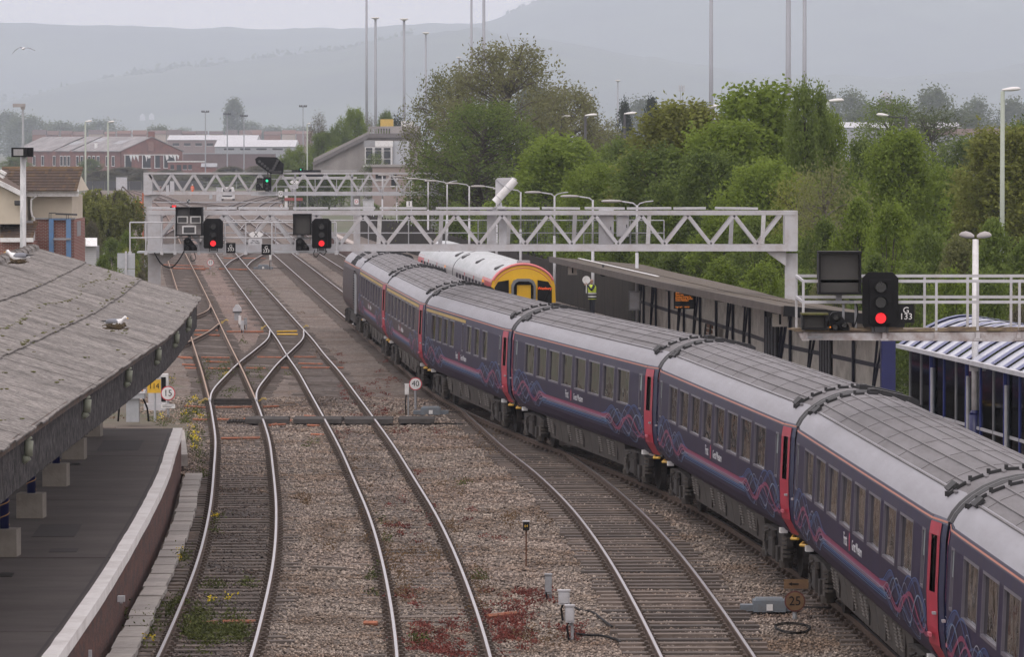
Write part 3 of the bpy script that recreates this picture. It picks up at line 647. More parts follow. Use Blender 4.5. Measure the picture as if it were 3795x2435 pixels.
# ================================================================ GANTRIES
def truss_gantry(label, x0, x1, Y, zb, zt, bays, depth, posts, post_w, bar_w, chord, phase=0, nodes_=None):
    t = thing('signal_gantry', label, 'gantry', (posts[0], Y + depth / 2, -.2), 0, 'signal gantries'); b = t.location
    def V3(x, y, z): return Vector((x, y, z)) - b
    for y in (Y, Y + depth):
        MB().bar(V3(x0, y, zb + chord / 2), V3(x1, y, zb + chord / 2), chord * .55, chord).box(V3((x0 + x1) / 2, y, zb - .012), (x1 - x0, chord * .9, .022)).build('bottom_chord', steel_grey, t)
        MB().bar(V3(x0, y, zt - chord * .35), V3(x1, y, zt - chord * .35), chord * .5, chord * .7).build('top_chord', steel_grey, t)
        nodes = nodes_ or [x0 + .35 + (x1 - x0 - .7) * i / (bays * 2) for i in range(bays * 2 + 1)]
        for i in range(len(nodes) - 1):
            xa, xb = nodes[i], nodes[i + 1]
            up = (i + phase) % 2 == 0; za, zc = (zb + chord, zt - chord * .7) if up else (zt - chord * .7, zb + chord)
            MB().bar(V3(xa, y, za), V3(xb, y, zc), bar_w, bar_w * .5, (0, 1, 0)).build('diagonal_brace', steel_grey, t)
    k = 0
    for i in range(bays + 1):
        x = x0 + .35 + (x1 - x0 - .7) * i / bays
        MB().bar(V3(x, Y, zb + chord * .5), V3(x, Y + depth, zb + chord * .5), .06, .05).bar(V3(x, Y, zt - .06), V3(x, Y + depth, zt - .06), .06, .05).build('cross_member', steel_grey, t)
        if i < bays: MB().bar(V3(x, Y + .03, zt - .07), V3(x + (x1 - x0 - .7) / bays, Y + depth - .03, zt - .07), .05, .04).build('top_brace', steel_grey, t)
    for i, px in enumerate(posts):
        s = 1 if i == 0 else -1; mb = MB(); w_ = post_w
        mb.box(V3(px, Y + depth / 2, zb / 2 - .15), (w_, w_ * .9, zb + .1)); mb.box(V3(px, Y + depth / 2 - w_ * .45 - .008, zb / 2 - .15), (w_ + .05, .02, zb + .1))
        mb.box(V3(px, Y + depth / 2, -.12), (w_ * 1.9, w_ * 1.9, .25))
        mb.extr([V3(px + s * w_ / 2, Y + .1, zb - .02), V3(px + s * (w_ / 2 + .62), Y + .1, zb - .02), V3(px + s * (w_ / 2 + .5), Y + .1, zb - .14), V3(px + s * w_ / 2, Y + .1, zb - .5)], (0, depth - .2, 0)); mb.build('post', steel_grey, t)
        mb = MB(); mb.box(V3(px + (-.02 if i else .02), Y + depth / 2, (zb + zt) / 2), (w_ * 1.15, depth + .06, zt - zb)); mb.build('end_frame', steel_grey, t)
    return t, V3
def railing(t, V3, xs, Y, zd, zm, zt_, r_=.025):
    mb = MB(); mb.cyl(V3(xs[0], Y, zt_), V3(xs[-1], Y, zt_), r_, None, 6); mb.build('handrail', pale_grey, t)
    mb = MB(); mb.cyl(V3(xs[0], Y, zm), V3(xs[-1], Y, zm), r_, None, 6); mb.build('handrail', pale_grey, t)
    for x in xs:
        mb = MB(); mb.cyl(V3(x, Y, zd), V3(x, Y, zt_), r_, None, 6); mb.box(V3(x, Y, zd), (.1, .06, .1)); mb.build('railing_post', pale_grey, t)
Y1 = 152.0
def X1(xd, Y=None): return (D(xd) - CX) * (Y or Y1) / FOC
def Z1(yd, Y=None): return A(CX, D(yd), Y or Y1).z
g1, V1 = truss_gantry('nearer grey lattice gantry with two red signals spanning all the tracks', X1(345), X1(1868), Y1, Z1(587), Z1(494), 14, .95, (X1(360), X1(1856)), .36, .105, .19, 0, [(571 + 86 * j - CX) * 152.0 / FOC for j in range(28)])
r = random.Random(2); x = X1(345)    # loose cable covers along the top
while x < X1(1755):
    L = r.uniform(.9, 1.9); MB().box((0, 0, 0), (L - .05, .32, .07)).build('cable_cover', pale_grey, g1, V1(x + L / 2, Y1 + .1, Z1(492) + .055), (0, R(r.uniform(-.8, .8)), 0)); x += L + r.choice((.02, .1, .25))
for i, xd in enumerate((468, 730, 885, 1030, 1190, 1345, 1520, 1715, 1790)):
    MB().bar(V1(X1(xd), Y1 + .95, Z1(580)), V1(X1(xd) + .05, Y1 + .95, Z1(500)), .13, .06, (0, 1, 0)).build('vertical_stay', steel_grey if i % 2 else white, g1)
MB().box(V1(X1(560), Y1 - .3, Z1(590)), (X1(795) - X1(325), .85, .05)).build('walkway_deck', galv, g1)
MB().box(V1(X1(1200), Y1 + 1.35, Z1(586)), (X1(1790) - X1(500), .6, .05)).build('walkway_deck', galv, g1)
railing(g1, V1, [X1(q) for q in (309, 346, 383, 414, 469, 530, 579, 640, 700, 790)], Y1 - .74, Z1(592), Z1(556), Z1(520))
railing(g1, V1, [X1(q) for q in (500, 640, 780, 860, 955, 1043, 1120, 1260, 1370, 1480, 1560)], Y1 + 1.6, Z1(586), Z1(548), Z1(518), .02)
wire = M('wire_mesh', (.2, .21, .21), .5, .3)
for xa, xb in ((1118, 1205), (1215, 1310), (1330, 1440), (1445, 1530)):
    mb = MB()
    for q in np.arange(X1(xa), X1(xb), .085): mb.bar(V1(q, Y1 + 1.55, Z1(584)), V1(q, Y1 + 1.55, Z1(508)), .008, .008)
    for q in np.arange(Z1(584), Z1(508), .085): mb.bar(V1(X1(xa), Y1 + 1.55, q), V1(X1(xb), Y1 + 1.55, q), .008, .008)
    mb.build('mesh_screen', wire, g1)
mb = MB(); mb.box(V1(X1(1152), Y1 + .45, (Z1(486) + Z1(580)) / 2), (.3, .3, Z1(486) - Z1(580))); mb.box(V1(X1(1178), Y1 + .5, (Z1(486) + Z1(580)) / 2), (.26, .3, Z1(486) - Z1(580))); mb.build('support_column', pale_grey, g1)
# wall panel antenna with its diagonal cylinder
t = thing('drum_antenna', 'white diagonal drum antenna on a rounded panel above the gantry', 'antenna', (X1(1178), Y1 + .4, Z1(486)))
def L_(xd, yd, dy=0): return Vector((X1(xd) - t.location.x, dy, Z1(yd) - t.location.z))
mb = MB(); pp = [L_(1161, 474), L_(1161, 422), L_(1166, 417), L_(1205, 416), L_(1211, 420), L_(1211, 428), L_(1165, 477)]; mb.extr(pp, (0, .06, 0)); mb.build('panel', pale_grey, t)
MB().bar(L_(1163, 422, -.01), L_(1190, 446, -.01), .03, .02, (0, 1, 0)).build('rib', mid_grey, t)
MB().cyl(L_(1160, 474, -.16), L_(1208, 422, -.16), .125, None, 16).build('drum', white, t, None, None, False)
for u in (.18, .62): MB().cyl(L_(1160, 474, -.16).lerp(L_(1208, 422, -.16), u), L_(1160, 474, -.16).lerp(L_(1208, 422, -.16), u + .03), .135, None, 16).build('band', pale_grey, t)
mb = MB(); mb.cyl(L_(1172, 486), L_(1172, 474), .07, .05, 8); mb.box(L_(1172, 486), (.35, .3, .05)); mb.build('pedestal', pale_grey, t)
for xa, ya, xb, yb, lab in ((1405, 492, 1440, 580, 'tall pale cabinet standing on the gantry walkway'), (1447, 506, 1476, 556, 'smaller grey control box beside the tall gantry cabinet')):
    W, H = X1(xb) - X1(xa), Z1(ya) - Z1(yb)
    t = thing('equipment_cabinet', lab, 'cabinet', (X1((xa + xb) / 2), Y1 + 1.2, Z1(yb))); MB().box((0, 0, H / 2), (W, .35, H)).build('case', pale_grey, t)
    MB().box((0, -.185, H * .5), (W * .85, .02, H * .88)).build('door', steel_grey, t); MB().box((W * .3, -.2, H * .5), (.03, .03, .1)).build('handle', dark_grey, t)
YS = Y1 - .95
signal_head('red signal on the left half of the nearer gantry', D(500), D(512), D(582), YS, 0, red_lamp)
signal_head('red signal near the middle of the nearer gantry, above the train', D(754), D(512), D(582), YS, 0, red_lamp)
position_light('small black two-lamp signal under the grey route indicator', D(446), D(557), D(587), YS)
position_light('small black two-lamp signal under the plain black indicator box', D(709), D(557), D(587), YS)
indicator('plain black indicator box beside the middle red signal', D(687), D(501), D(729), D(551), YS)
t = indicator('grey and black route indicator with three windows on the left of the gantry', D(412), D(485), D(474), D(553), YS, .5, M('indicator_panel', (.22, .21, .21), .6, 0, .2, 3, dirt=((.06, .05, .05), .6, 3)))
W = X1(474, YS) - X1(412, YS); H = Z1(485, YS) - Z1(553, YS)
for xx, zz, ww, hh, mm in ((-.25, .84, .46, .26, dark_grey), (.25, .84, .46, .26, black), (-.25, .56, .4, .24, white), (.25, .56, .4, .24, white), (0, .21, .52, .28, white)):
    o = MB().box((xx * W, .06, zz * H), (ww * W, .06, hh * H)).build('window', mm, t)
    if mm is white: MB().box((xx * W, .03, zz * H), (ww * W * .8, .03, hh * H * .74)).build('pane', dark_grey, o)
plate('black number plate G 333 hanging under the left red signal', 'G\n333', D(530), D(569), D(552), D(593), YS - .1, black, white, .145, None, .72)
plate('black number plate G 233 hanging left of the middle of the gantry', 'G\n233', D(613), D(572), D(635), D(597), YS - .1, black, white, .145, None, .72)
def x_plate(lab1, lab2, cx, y0, y1, w_, Y, tel):
    a = A(cx - w_ / 2, y1, Y); b = A(cx + w_ / 2, y0, Y); W, H = b.x - a.x, b.z - a.z
    t = thing('marker_plate', lab1, 'sign', ((a.x + b.x) / 2, Y, a.z))
    MB().extr([(-W * .25, 0, 0), (W * .25, 0, 0), (W * .5, 0, H * .5), (W * .25, 0, H), (-W * .25, 0, H), (-W * .5, 0, H * .5)], (0, .02, 0)).build('panel', white, t)
    put_text('lettering', 'X', H * 1.15, black, t, (0, -.004, H / 2))
    plate(lab2, tel, cx - w_ * .48, y1 + w_ * .08, cx + w_ * .4, y1 + w_ * .48, Y, pale_grey, black, H * .38, None, 1.0, name='telephone_plate')
x_plate('white six-sided X marker plate on the nearer gantry', 'pale plate with a telephone number below the nearer X marker', D(600), D(543), D(556.5), D(36), YS - .05, 'Tel. No.\n07 - 74251')
cable('black cables drooping below the left end of the nearer gantry', [A(D(362), D(592), YS), A(D(378), D(618), YS), A(D(400), D(627), YS), A(D(416), D(614), YS), A(D(432), D(588), YS)], .022)
cable('thin black cable loop under the left indicator', [A(D(455), D(592), YS), A(D(459), D(606), YS), A(D(449), D(612), YS), A(D(447), D(600), YS)], .012)
cable('black cable loop under the middle red signal', [A(D(738), D(586), YS), A(D(735), D(596), YS), A(D(742), D(602), YS), A(D(750), D(592), YS), A(D(758), D(598), YS), A(D(766), D(588), YS)], .014)
MB().box((0, 0, 0), (.12, .06, .04)).build('marker_lamp_case', black, g1, V1(X1(408), YS, Z1(484)))
t = thing('marker_lamp', 'tiny pair of red lights on top of the grey route indicator', 'signal', A(D(408), D(486), YS - .05))
for s in (-.035, .035): MB().box((s, 0, .04), (.05, .05, .06)).build('lens', red_lamp, t)
# ---- second gantry
Y2 = 324.0
g2, V2 = truss_gantry('farther grey lattice gantry with the green signal and feather board', X1(338, Y2), X1(1033, Y2), Y2, Z1(455, Y2), Z1(404, Y2), 13, .95, (X1(346, Y2), X1(1019, Y2)), .5, .12, .17, 1)
railing(g2, V2, [X1(q, Y2) for q in (605, 650, 690, 740, 790, 850, 900, 960, 1040)], Y2 - .8, Z1(456, Y2), Z1(437, Y2), Z1(419, Y2))
MB().box(V2(X1(815, Y2), Y2 - .4, Z1(457, Y2)), (X1(1040, Y2) - X1(590, Y2), .85, .06)).build('walkway_deck', galv, g2)
MB().bar(V2(X1(836, Y2), Y2 + .5, -.1), V2(X1(836, Y2), Y2 + .5, Z1(455, Y2)), .45, .3).build('post', steel_grey, g2)
YG = Y2 - .95
signal_head('green signal below the black feather board on the farther gantry', D(626), D(415), D(446), YG, 2, green_lamp)
position_light('small black two-lamp signal beside the green signal on the farther gantry', D(608), D(430), D(446), YG)
indicator('small black route box left of the green signal', D(602), D(417), D(615), D(429), YG)
# feather (junction route indicator): a leaning black hexagon with three rows of lamps
p = A(D(631), D(410), YG); t = thing('junction_indicator', 'large black six-sided junction indicator board above the green signal', 'signal', p); k = YG / FOC * D(1)
hp = [(598, 372), (605, 367), (648, 368), (665, 384), (663, 408), (634, 407), (600, 383)]
MB().extr([((q[0] - 631) * k, 0, (410 - q[1]) * k) for q in hp], (0, .18, 0)).build('board', black, t)
for (xa, ya, xb, yb) in ((637, 403, 606, 376), (637, 403, 652, 374), (637, 403, 658, 403)):
    for i in range(5):
        u = (i + .6) / 5; MB().cyl(((xa + (xb - xa) * u - 631) * k, -.01, (410 - ya - (yb - ya) * u) * k), ((xa + (xb - xa) * u - 631) * k, -.12, (410 - ya - (yb - ya) * u) * k), .1, None, 8).build('lamp', dark_grey, t)
MB().bar((-.1, .1, -.3), (-.1, .1, .4), .08, .08).bar((.1, .1, -.3), (.1, .1, .4), .08, .08).build('bracket', dark_grey, t)
x_plate('white X marker plate on the farther gantry', 'pale telephone plate below the farther X marker', D(690), D(422), D(431), D(22), YG - .1, 'Tel. No.')
plate('small white G plate under the farther green signal', 'G', D(653), D(447), D(662), D(461), YG, white, black, .3)
# ---- third gantry (only its dark back boards and a green light show)
Y3 = 505.0
t = thing('signal_gantry', 'distant signal bridge with dark boards and one green light', 'gantry', (X1(760, Y3), Y3, -.3), 0, 'signal gantries')
for nm, xa, ya, xb, yb, mm in (('deck', 660, 414, 836, 418, steel_grey), ('handrail', 665, 399, 836, 400.5, pale_grey), ('handrail', 665, 406, 836, 407, pale_grey), ('dark_board', 684, 398, 752, 404, black), ('dark_board', 700, 406, 755, 414, black), ('post', 690, 404, 694, 505, mid_grey), ('post', 822, 400, 828, 505, mid_grey)):
    a, b = A(D(xa), D(yb), Y3), A(D(xb), D(ya), Y3); MB().box(((a.x + b.x) / 2 - t.location.x, 0, (a.z + b.z) / 2 - t.location.z), (b.x - a.x, .3, b.z - a.z)).build(nm, mm, t)
signal_head('distant green signal on the dark boarded signal bridge', D(705), D(393), D(408), Y3 - .6, 2, green_lamp)
# ---- cantilever on the right
Y4 = 82.0
def X4(xd): return X1(xd, Y4)
def Z4(yd): return Z1(yd, Y4)
t4 = thing('cantilever_gantry', 'pale rusty cantilever signal beam reaching in over the train roof', 'gantry', (13.2, Y4, .9)); b4 = t4.location
def V4(x, y, z): return Vector((x, y, z)) - b4
rusty_pale = M('rust_streaked_paint', (.5, .49, .5), .55, 0, .08, 2, dirt=((.16, .075, .04), .65, 3.2), coord='World')
deck_m = M('rusty_deck', (.16, .12, .09), .9, 0, .45, 4, dirt=((.35, .3, .15), .5, 5), coord='World')
for y in (0, .85):
    MB().extr([V4(X4(1880), Y4 + y, Z4(797)), V4(13.3, Y4 + y, Z4(806)), V4(13.3, Y4 + y, Z4(775)), V4(X4(1872), Y4 + y, Z4(781))], (0, .1, 0)).build('beam', rusty_pale, t4)
MB().box(V4((X4(1862) + 13.3) / 2, Y4 + .47, Z4(775)), (13.3 - X4(1862), .95, .035)).build('deck_plate', deck_m, t4)
r = random.Random(5); mb = MB()
for _ in range(60): mb.box(V4(r.uniform(X4(1868), 9.6), Y4 + r.uniform(-.02, .3), Z4(772) + r.uniform(-.005, .02)), (r.uniform(.05, .5), .05, r.uniform(.015, .05)))
mb.build('deck_debris', deck_m, t4)['kind'] = 'stuff'
for xd in (1888, 2073, 2195, 2292, 2388): MB().box(V4(X4(xd), Y4 - .03, Z4(787)), (.07, .08, .13)).box(V4(X4(xd), Y4 - .035, Z4(796)), (.13, .07, .035)).build('bracket', rusty_pale, t4)
for y, yt, ym, xs in ((0, 659, 708, (1883, 2195, 2292, 2390, 2480)), (.9, 650, 700, (1874, 2178, 2280, 2383, 2480))):
    for zz in (Z4(yt), Z4(ym)): MB().bar(V4(X4(xs[0]), Y4 + y, zz), V4(X4(xs[-1]), Y4 + y, zz), .03, .05).build('handrail', pale_grey, t4)
    for xd in xs: MB().bar(V4(X4(xd), Y4 + y, Z4(775)), V4(X4(xd), Y4 + y, Z4(yt)), .042, .042).build('railing_post', pale_grey, t4)
MB().bar(V4(X4(1874), Y4 + .9, Z4(650)), V4(X4(1883), Y4, Z4(659)), .03, .045).bar(V4(X4(1874), Y4 + .9, Z4(700)), V4(X4(1883), Y4, Z4(708)), .03, .045).build('end_rail', pale_grey, t4)
for xd in (1978, 2007): MB().bar(V4(X4(xd), Y4 + .1, Z4(775)), V4(X4(xd), Y4 + .1, Z4(706)), .04, .04).build('indicator_stand', mid_grey, t4)
MB().box(V4(13.2, Y4 + .5, 2.2), (.4, .4, 5.4)).build('post', steel_grey, t4)
signal_head('large red signal on the cantilever at the right above the train', D(2063), D(638), D(767), Y4 - .1, 0, red_lamp)
indicator('big empty black indicator box on the right-hand cantilever', D(1918), D(589), D(2018), D(690), Y4 - .1, .3)
position_light('small black two-lamp signal between the low box and the large red signal', D(1968), D(731), D(775), Y4 - .1)
t = indicator('low black box with mossy lid at the tip of the cantilever', D(1880), D(735), D(1938), D(773), Y4 - .12, .35); MB().box((0, .1, .275), (.46, .45, .03)).build('lid', moss, t)
plate('black number plate G 133 beside the large red signal', 'G\n133', D(2105), D(713), D(2142), D(757), Y4 - .12, black, white, .15, None, .72)
MB().ball((0, 0, 0), .014, 8, 5).build('lamp', amber_led, t4, V4(X4(1945), Y4 - .15, Z4(766)))
cable('black cable looping behind the big indicator box on the cantilever', [A(D(1990), D(702), Y4), A(D(2004), D(707), Y4), A(D(2010), D(725), Y4), A(D(2008), D(748), Y4), A(D(2000), D(770), Y4)], .012)

# ================================================================ RIGHT PLATFORM, ITS CANOPY, FENCE, LAMPS AND SHELTER
BACK = Path([(50, 16), (90, 14.2), (118, 12.6), (135, 10.75), (146, 9.25), (152, 8.45), (160, 7.9), (169.7, 7.15), (182, 6.1), (195, 5.1), (230.6, 1.6), (300, -4.6), (378, -11.5), (420, -15)])
plat_edge = M('pale_platform_coping', (.5, .44, .41), .85, 0, .1, 1, dirt=((.3, .24, .2), .5, .8), coord='World')
pr = struct(MB().add([], []).build('platform', tarmac))
mb = MB(); Zs = np.arange(55, 406, 3.0); mb.loft([[Vector((float(PLAT.X(q)) + 1.95, q, PZ)), Vector((float(BACK.X(q)) + .6, q, PZ))] for q in Zs], closed=False); mb.f = [f[::-1] for f in mb.f]
mb.build('surface', M('platform_asphalt_brown', (.2, .165, .14), .9, 0, .15, .5, dirt=((.12, .1, .09), .6, .4), coord='World'), pr)
strip(PLAT, 55, 406, 1.45, 1.949, PZ + .004, .75, 3).build('coping', plat_edge, pr)
strip(PLAT, 55, 406, 1.55, 1.9, .748, -.5, 4).build('edge_wall', brick_face, pr)
mb = MB(); a, b = PLAT.X(406), BACK.X(406); mb.add([(a + 1.45, 406, PZ - .01), (b + .6, 406, PZ - .01), (b - 1.2, 430, -.4), (a - .4, 430, -.4)], [(0, 3, 2, 1)]); mb.build('ramp', tarmac, pr)
# dark boarded fence
fence_m = M('dark_stained_boards', (.028, .024, .022), .9, 0, .35, 2, dirt=((.06, .05, .035), .5, 2), coord='World', stretch=(1, 1, .3))
f = thing('boarded_fence', 'long dark boarded fence along the back of the right platform', 'fence', BACK.pt(192, 0, PZ)); fb = f.location
mb = MB()
for i in range(22): mb.box((0, .075 + i * .15, .95 + .01 * (i % 3)), (.022 if i % 2 else .05, .138, 1.85 + .02 * (i % 2)))
mb.bar((.05, 0, .4), (.05, 3.3, .4), .06, .09).bar((.05, 0, 1.5), (.05, 3.3, 1.5), .06, .09); fm = mb.mesh('fence_panel', fence_m); q = 193.5
pm = MB().box((.05, 0, 1.0), (.1, .1, 2.05)).mesh('fence_post', fence_m)
while q < 395:
    p = Vector((float(BACK.X(q)), q, PZ)); k = BACK.ang(q); link('fence_panel', fm, f, p - fb, k); link('fence_post', pm, f, p - fb, k); q += 3.3 * math.cos(k)
# canopy: shallow mono-pitch falling to the rear wall
rust_roof = M('brown_felt_roof', (.085, .072, .062), .9, 0, .3, 1.0, dirt=((.15, .12, .07), .6, .8), bump=(.4, 8), coord='World', stretch=(.6, 1.6, 1))
FRONT = Path([(130, 8.15), (135.8, 7.5), (146, 6.4), (158, 5.05), (169.7, 3.95), (182, 2.8), (195, 1.6)])
c2 = thing('platform_canopy', 'long brown flat canopy over the right platform behind the train', 'canopy', (8, 160, .9)); cb2 = c2.location; r = random.Random(3)
FZ, BZ = 3.7, 3.36
def roof2(q, u, dz=0): return Vector((float(FRONT.X(q)) * (1 - u) + (float(BACK.X(q)) + .25) * u, q, FZ + (BZ - FZ) * u + dz)) - cb2
q = 134.5
while q < 195:
    z1 = min(q + 2.0, 195.2)
    for u0, u1 in ((0, .5), (.48, 1.0)):
        mb = MB(); n = 11; dz = .02 if u0 else 0; vs = [roof2(q + (z1 - q) * i / 10, u, dz + .014 * (i % 2)) for u in (u0, u1) for i in range(n)]
        mb.add(vs, [(i, i + 1, n + i + 1, n + i)[::-1] for i in range(n - 1)] if False else [(i, n + i, n + i + 1, i + 1) for i in range(n - 1)])
        mb.add([v - Vector((0, 0, .03)) for v in vs], [(i, i + 1, n + i + 1, n + i) for i in range(n - 1)]); mb.build('roof_sheet', rust_roof, c2)
    q += 2.0
strip(FRONT, 134.5, 195.3, -.06, .04, FZ + .03, FZ - .2, 4).build('fascia', M('brown_fascia', (.09, .075, .065), .9, 0, .2, 2, coord='World'), c2, -cb2)
mb = MB(); mb.bar(roof2(134.45, 0, -.1), roof2(134.45, 1, -.1), .06, .3); mb.build('end_fascia', black, c2)
mb = MB(); mb.bar(roof2(195, .3, .06), roof2(168, .3, .06), .1, .02); mb.build('flashing_or_highlight', white, c2)  # highlight near the roof's top edge, painted in as a white strip
for q in np.arange(137, 195, 5.3): MB().bar(roof2(q, .02, -.16), roof2(q, 1, -.12), .1, .18).build('rafter', dark_grey, c2)
# half-timbered rear wall: cream panels, navy posts
cream = M('cream_wall_panel', (.72, .69, .62), .8, 0, .06, 1, dirt=((.25, .23, .19), .5, 1.2), coord='World')
dnavy = M('dark_navy_timber', (.012, .015, .035), .5, 0, .2, 2)
wl = thing('platform_wall', 'cream panelled wall with dark navy posts under the right canopy', 'wall', (float(BACK.X(160)), 160, .9)); wb = wl.location
def W3(q, off, z): return BACK.pt(q, off, z) - wb
q = 135.2; i = 0
while q < 192:
    L = 4.7; z1 = min(q + L, 193)
    MB().bar(W3(q, -.02, 2.12), W3(z1, -.02, 2.12), .06, 2.4).build('panel', cream, wl)
    MB().bar(W3(q, -.1, .9), W3(q, -.1, 3.34), .07, .34 if i % 2 == 0 else .26, (0, 1, 0)).build('post', dnavy, wl)
    MB().bar(W3(q, -.07, 1.95), W3(z1, -.07, 1.95), .04, .12).build('rail', dnavy, wl)
    if i % 3 != 1: MB().bar(W3(q + .3, -.075, 3.2), W3(q + L * .45, -.075, 1.0), .05, .09, (1, 0, 0)).build('brace', dnavy, wl); MB().bar(W3(q + L * .45, -.078, 1.0), W3(q + L * .25, -.078, 3.2), .05, .09, (1, 0, 0)).build('brace', dnavy, wl)
    q += L; i += 1
MB().bar(W3(134.9, -.14, .9), W3(134.9, -.14, 3.4), .4, .5, (0, 1, 0)).build('end_post', navy, wl)
for q, w_, lab in ((151.5, 1.6, 'dark half-glazed doorway in the cream platform wall'), (143, 1.0, 'narrow dark window bay in the cream platform wall')):
    o = MB().bar(W3(q, -.06, 1.95), W3(q + w_ * 1.6, -.06, 1.95), .08, 2.1).build('doorway', black, wl); o['label'] = lab
    for k in range(4): MB().bar(W3(q + .25 + k * w_ * .4, -.12, 1.1), W3(q + .25 + k * w_ * .4, -.12, 2.75), .05, .05).build('glazing_bar', mid_grey, o)
# hanging platform numbers
def hang_sign(label, cx, y0, y1, Y, w_):
    a, b = A(cx - w_ / 2, y1, Y), A(cx + w_ / 2, y0, Y); t = thing('platform_sign', label, 'sign', ((a.x + b.x) / 2, Y, a.z)); H = b.z - a.z
    MB().box((0, .05, H / 2), (b.x - a.x, .1, H)).build('panel', M('sign_cream', (.7, .67, .6), .6, 0, .05, 2), t); put_text('lettering', '1', H * 1.15, black, t, (0, -.005, H * .5), 0, 'CENTER', 1.3)
    for s in (-1, 1): MB().bar((s * H * .35, .05, H), (s * H * .35, .05, H + .2), .02, .02).build('hanger', dark_grey, t)
hang_sign('cream platform sign 1 hanging under the far tip of the right canopy', 2122, 982, 1018, 190, 34)
hang_sign('larger cream platform sign 1 hanging near the cantilever signals', 2891, 1155, 1211, 139.5, 56)
MB_ = A(2536, 1145, 158)
t = thing('departure_board', 'black departure screen with orange text under the right canopy', 'display', A(2536, 1145, 158)); H = A(2536, 1075, 158).z - t.location.z; W = 77 * 158 / FOC
MB().box((0, .12, H / 2), (W, .2, H)).build('case', black, t); MB().box((0, .012, H / 2), (W * .93, .02, H * .92)).build('screen', M('screen_black', (.006, .006, .007), .3), t)
put_text('lettering', 'Swindon', .1, amber_led, t, (-W * .42, 0, H * .87), 0, 'LEFT', 1.1); put_text('lettering', 'Please note\nChange at Swindon for\nBristol Parkway, Reading\nLondon Paddington', .062, amber_led, t, (-W * .42, 0, H * .6), 0, 'LEFT', .9)
put_text('lettering', 'Page 1 of 2     14:23:27', .058, amber_led, t, (-W * .42, 0, H * .1), 0, 'LEFT', .85)
MB().bar((0, .12, H), (0, .12, H + .06), .06, .06).build('hanger', dark_grey, t)
t = thing('notice_case', 'grey notice case on a post at the far end of the cream wall', 'notice board', A(2352, 1150, 176)); MB().box((0, .06, .35), (.42, .12, .72)).build('case', mid_grey, t); MB().box((0, -.004, .35), (.34, .02, .6)).build('face', pale_grey, t)
MB().bar((0, .06, -1.4), (0, .06, 0), .08, .08).build('post', dark_grey, t)
t = thing('bench', 'brown timber bench back leaning against the cream platform wall', 'bench', (float(BACK.X(167)) - .7, 167, .9), BACK.ang(167))
for k in range(4): MB().box((.2 + .02 * k, 0, .55 + .16 * k), (.04, 1.6, .12)).build('back_slat', M('bench_timber', (.2, .1, .05), .7, 0, .2, 3), t)
for k in range(3): MB().box((-.2 + .16 * k, 0, .45), (.13, 1.6, .04)).build('seat_slat', MATS['bench_timber'], t)
for s in (-.7, .7): MB().bar((.1, s, 0), (.2, s, 1.1), .06, .06).bar((-.2, s, 0), (-.2, s, .44), .06, .06).build('leg', dark_grey, t)
t = thing('cctv_dome', 'small dark dome camera under the front edge of the right canopy', 'camera', A(2235, 1012, 180)); MB().ball((0, 0, 0), .14, 12, 8).build('dome', black, t, None, None, True); MB().cyl((0, 0, .1), (0, 0, .32), .05).build('stem', dark_grey, t)
# ---- platform lamps with one or two flat heads
def lamp_parts(two):
    post = MB().cyl((0, 0, 0), (0, 0, 3.2), .075, .065, 10).cyl((0, 0, 3.2), (0, 0, 5.05), .05, .045, 10).mesh('post', pale_grey, True)
    arm = MB(); arm.tube([(0, 0, 5.0), (-.15, 0, 5.13), (-.42, 0, 5.17), (-.62, 0, 5.2)], .035, 6)
    if two: arm.tube([(0, 0, 5.0), (.12, 0, 5.12), (.33, 0, 5.18), (.6, -.5, 5.22)], .028, 6)
    hd = MB(); hd.loft([[Vector((x, w_ * math.cos(a), 5.17 + .03 + h_ * (math.sin(a) if math.sin(a) > 0 else .75 * math.sin(a)))) for a in np.arange(0, 6.2, 6.2832 / 10)] for x, w_, h_ in ((-.58, .06, .035), (-.7, .15, .06), (-1.0, .17, .075), (-1.3, .15, .06), (-1.38, .06, .03))])
    return post, arm.mesh('arm', pale_grey, True), hd.mesh('lamp_head', M('lamp_head_grey', (.36, .34, .33), .6, 0, .12, 3), True)
LP = [lamp_parts(False), lamp_parts(True)]
lamp_pos = [(185, 1, 'twin-armed platform lamp nearest the right canopy'), (203, 0, 'single-armed platform lamp, second from the right canopy'), (220, 1, 'twin-armed platform lamp, third from the right canopy'),
            (238, 0, 'platform lamp just behind the white drum antenna'), (253, 1, 'twin-armed platform lamp next left of the drum antenna'), (273, 0, 'single-armed platform lamp, second left of the drum antenna'), (292, 1, 'twin-armed platform lamp right of the farther gantry end'),
            (311, 0, 'single-armed platform lamp behind the right end of the farther gantry'), (330, 1, 'twin-armed platform lamp behind the farther gantry truss'), (350, 0, 'far platform lamp seen through the farther gantry'), (372, 0, 'farthest platform lamp at the platform ramp')]
for Zc, tw, lab in lamp_pos:
    x = float(PLAT.X(Zc)) + 4.4; t = thing('platform_lamp', lab, 'lamp post', (x, Zc, PZ), 0, 'platform lamps in a row')
    for nm, me in zip(('post', 'arm', 'lamp_head'), LP[tw]): link(nm, me, t)
plate('white platform sign 1 on a post at the far end of the platform', '1', 1506, 745, 1527, 766, 316, white, black, .42, None, 1, 1.3, 'sign', 'platform_sign')
plate('small round red no-entry notice on the farther gantry post', 'O', 1313, 737, 1329, 757, 322, white, red_paint, .3)
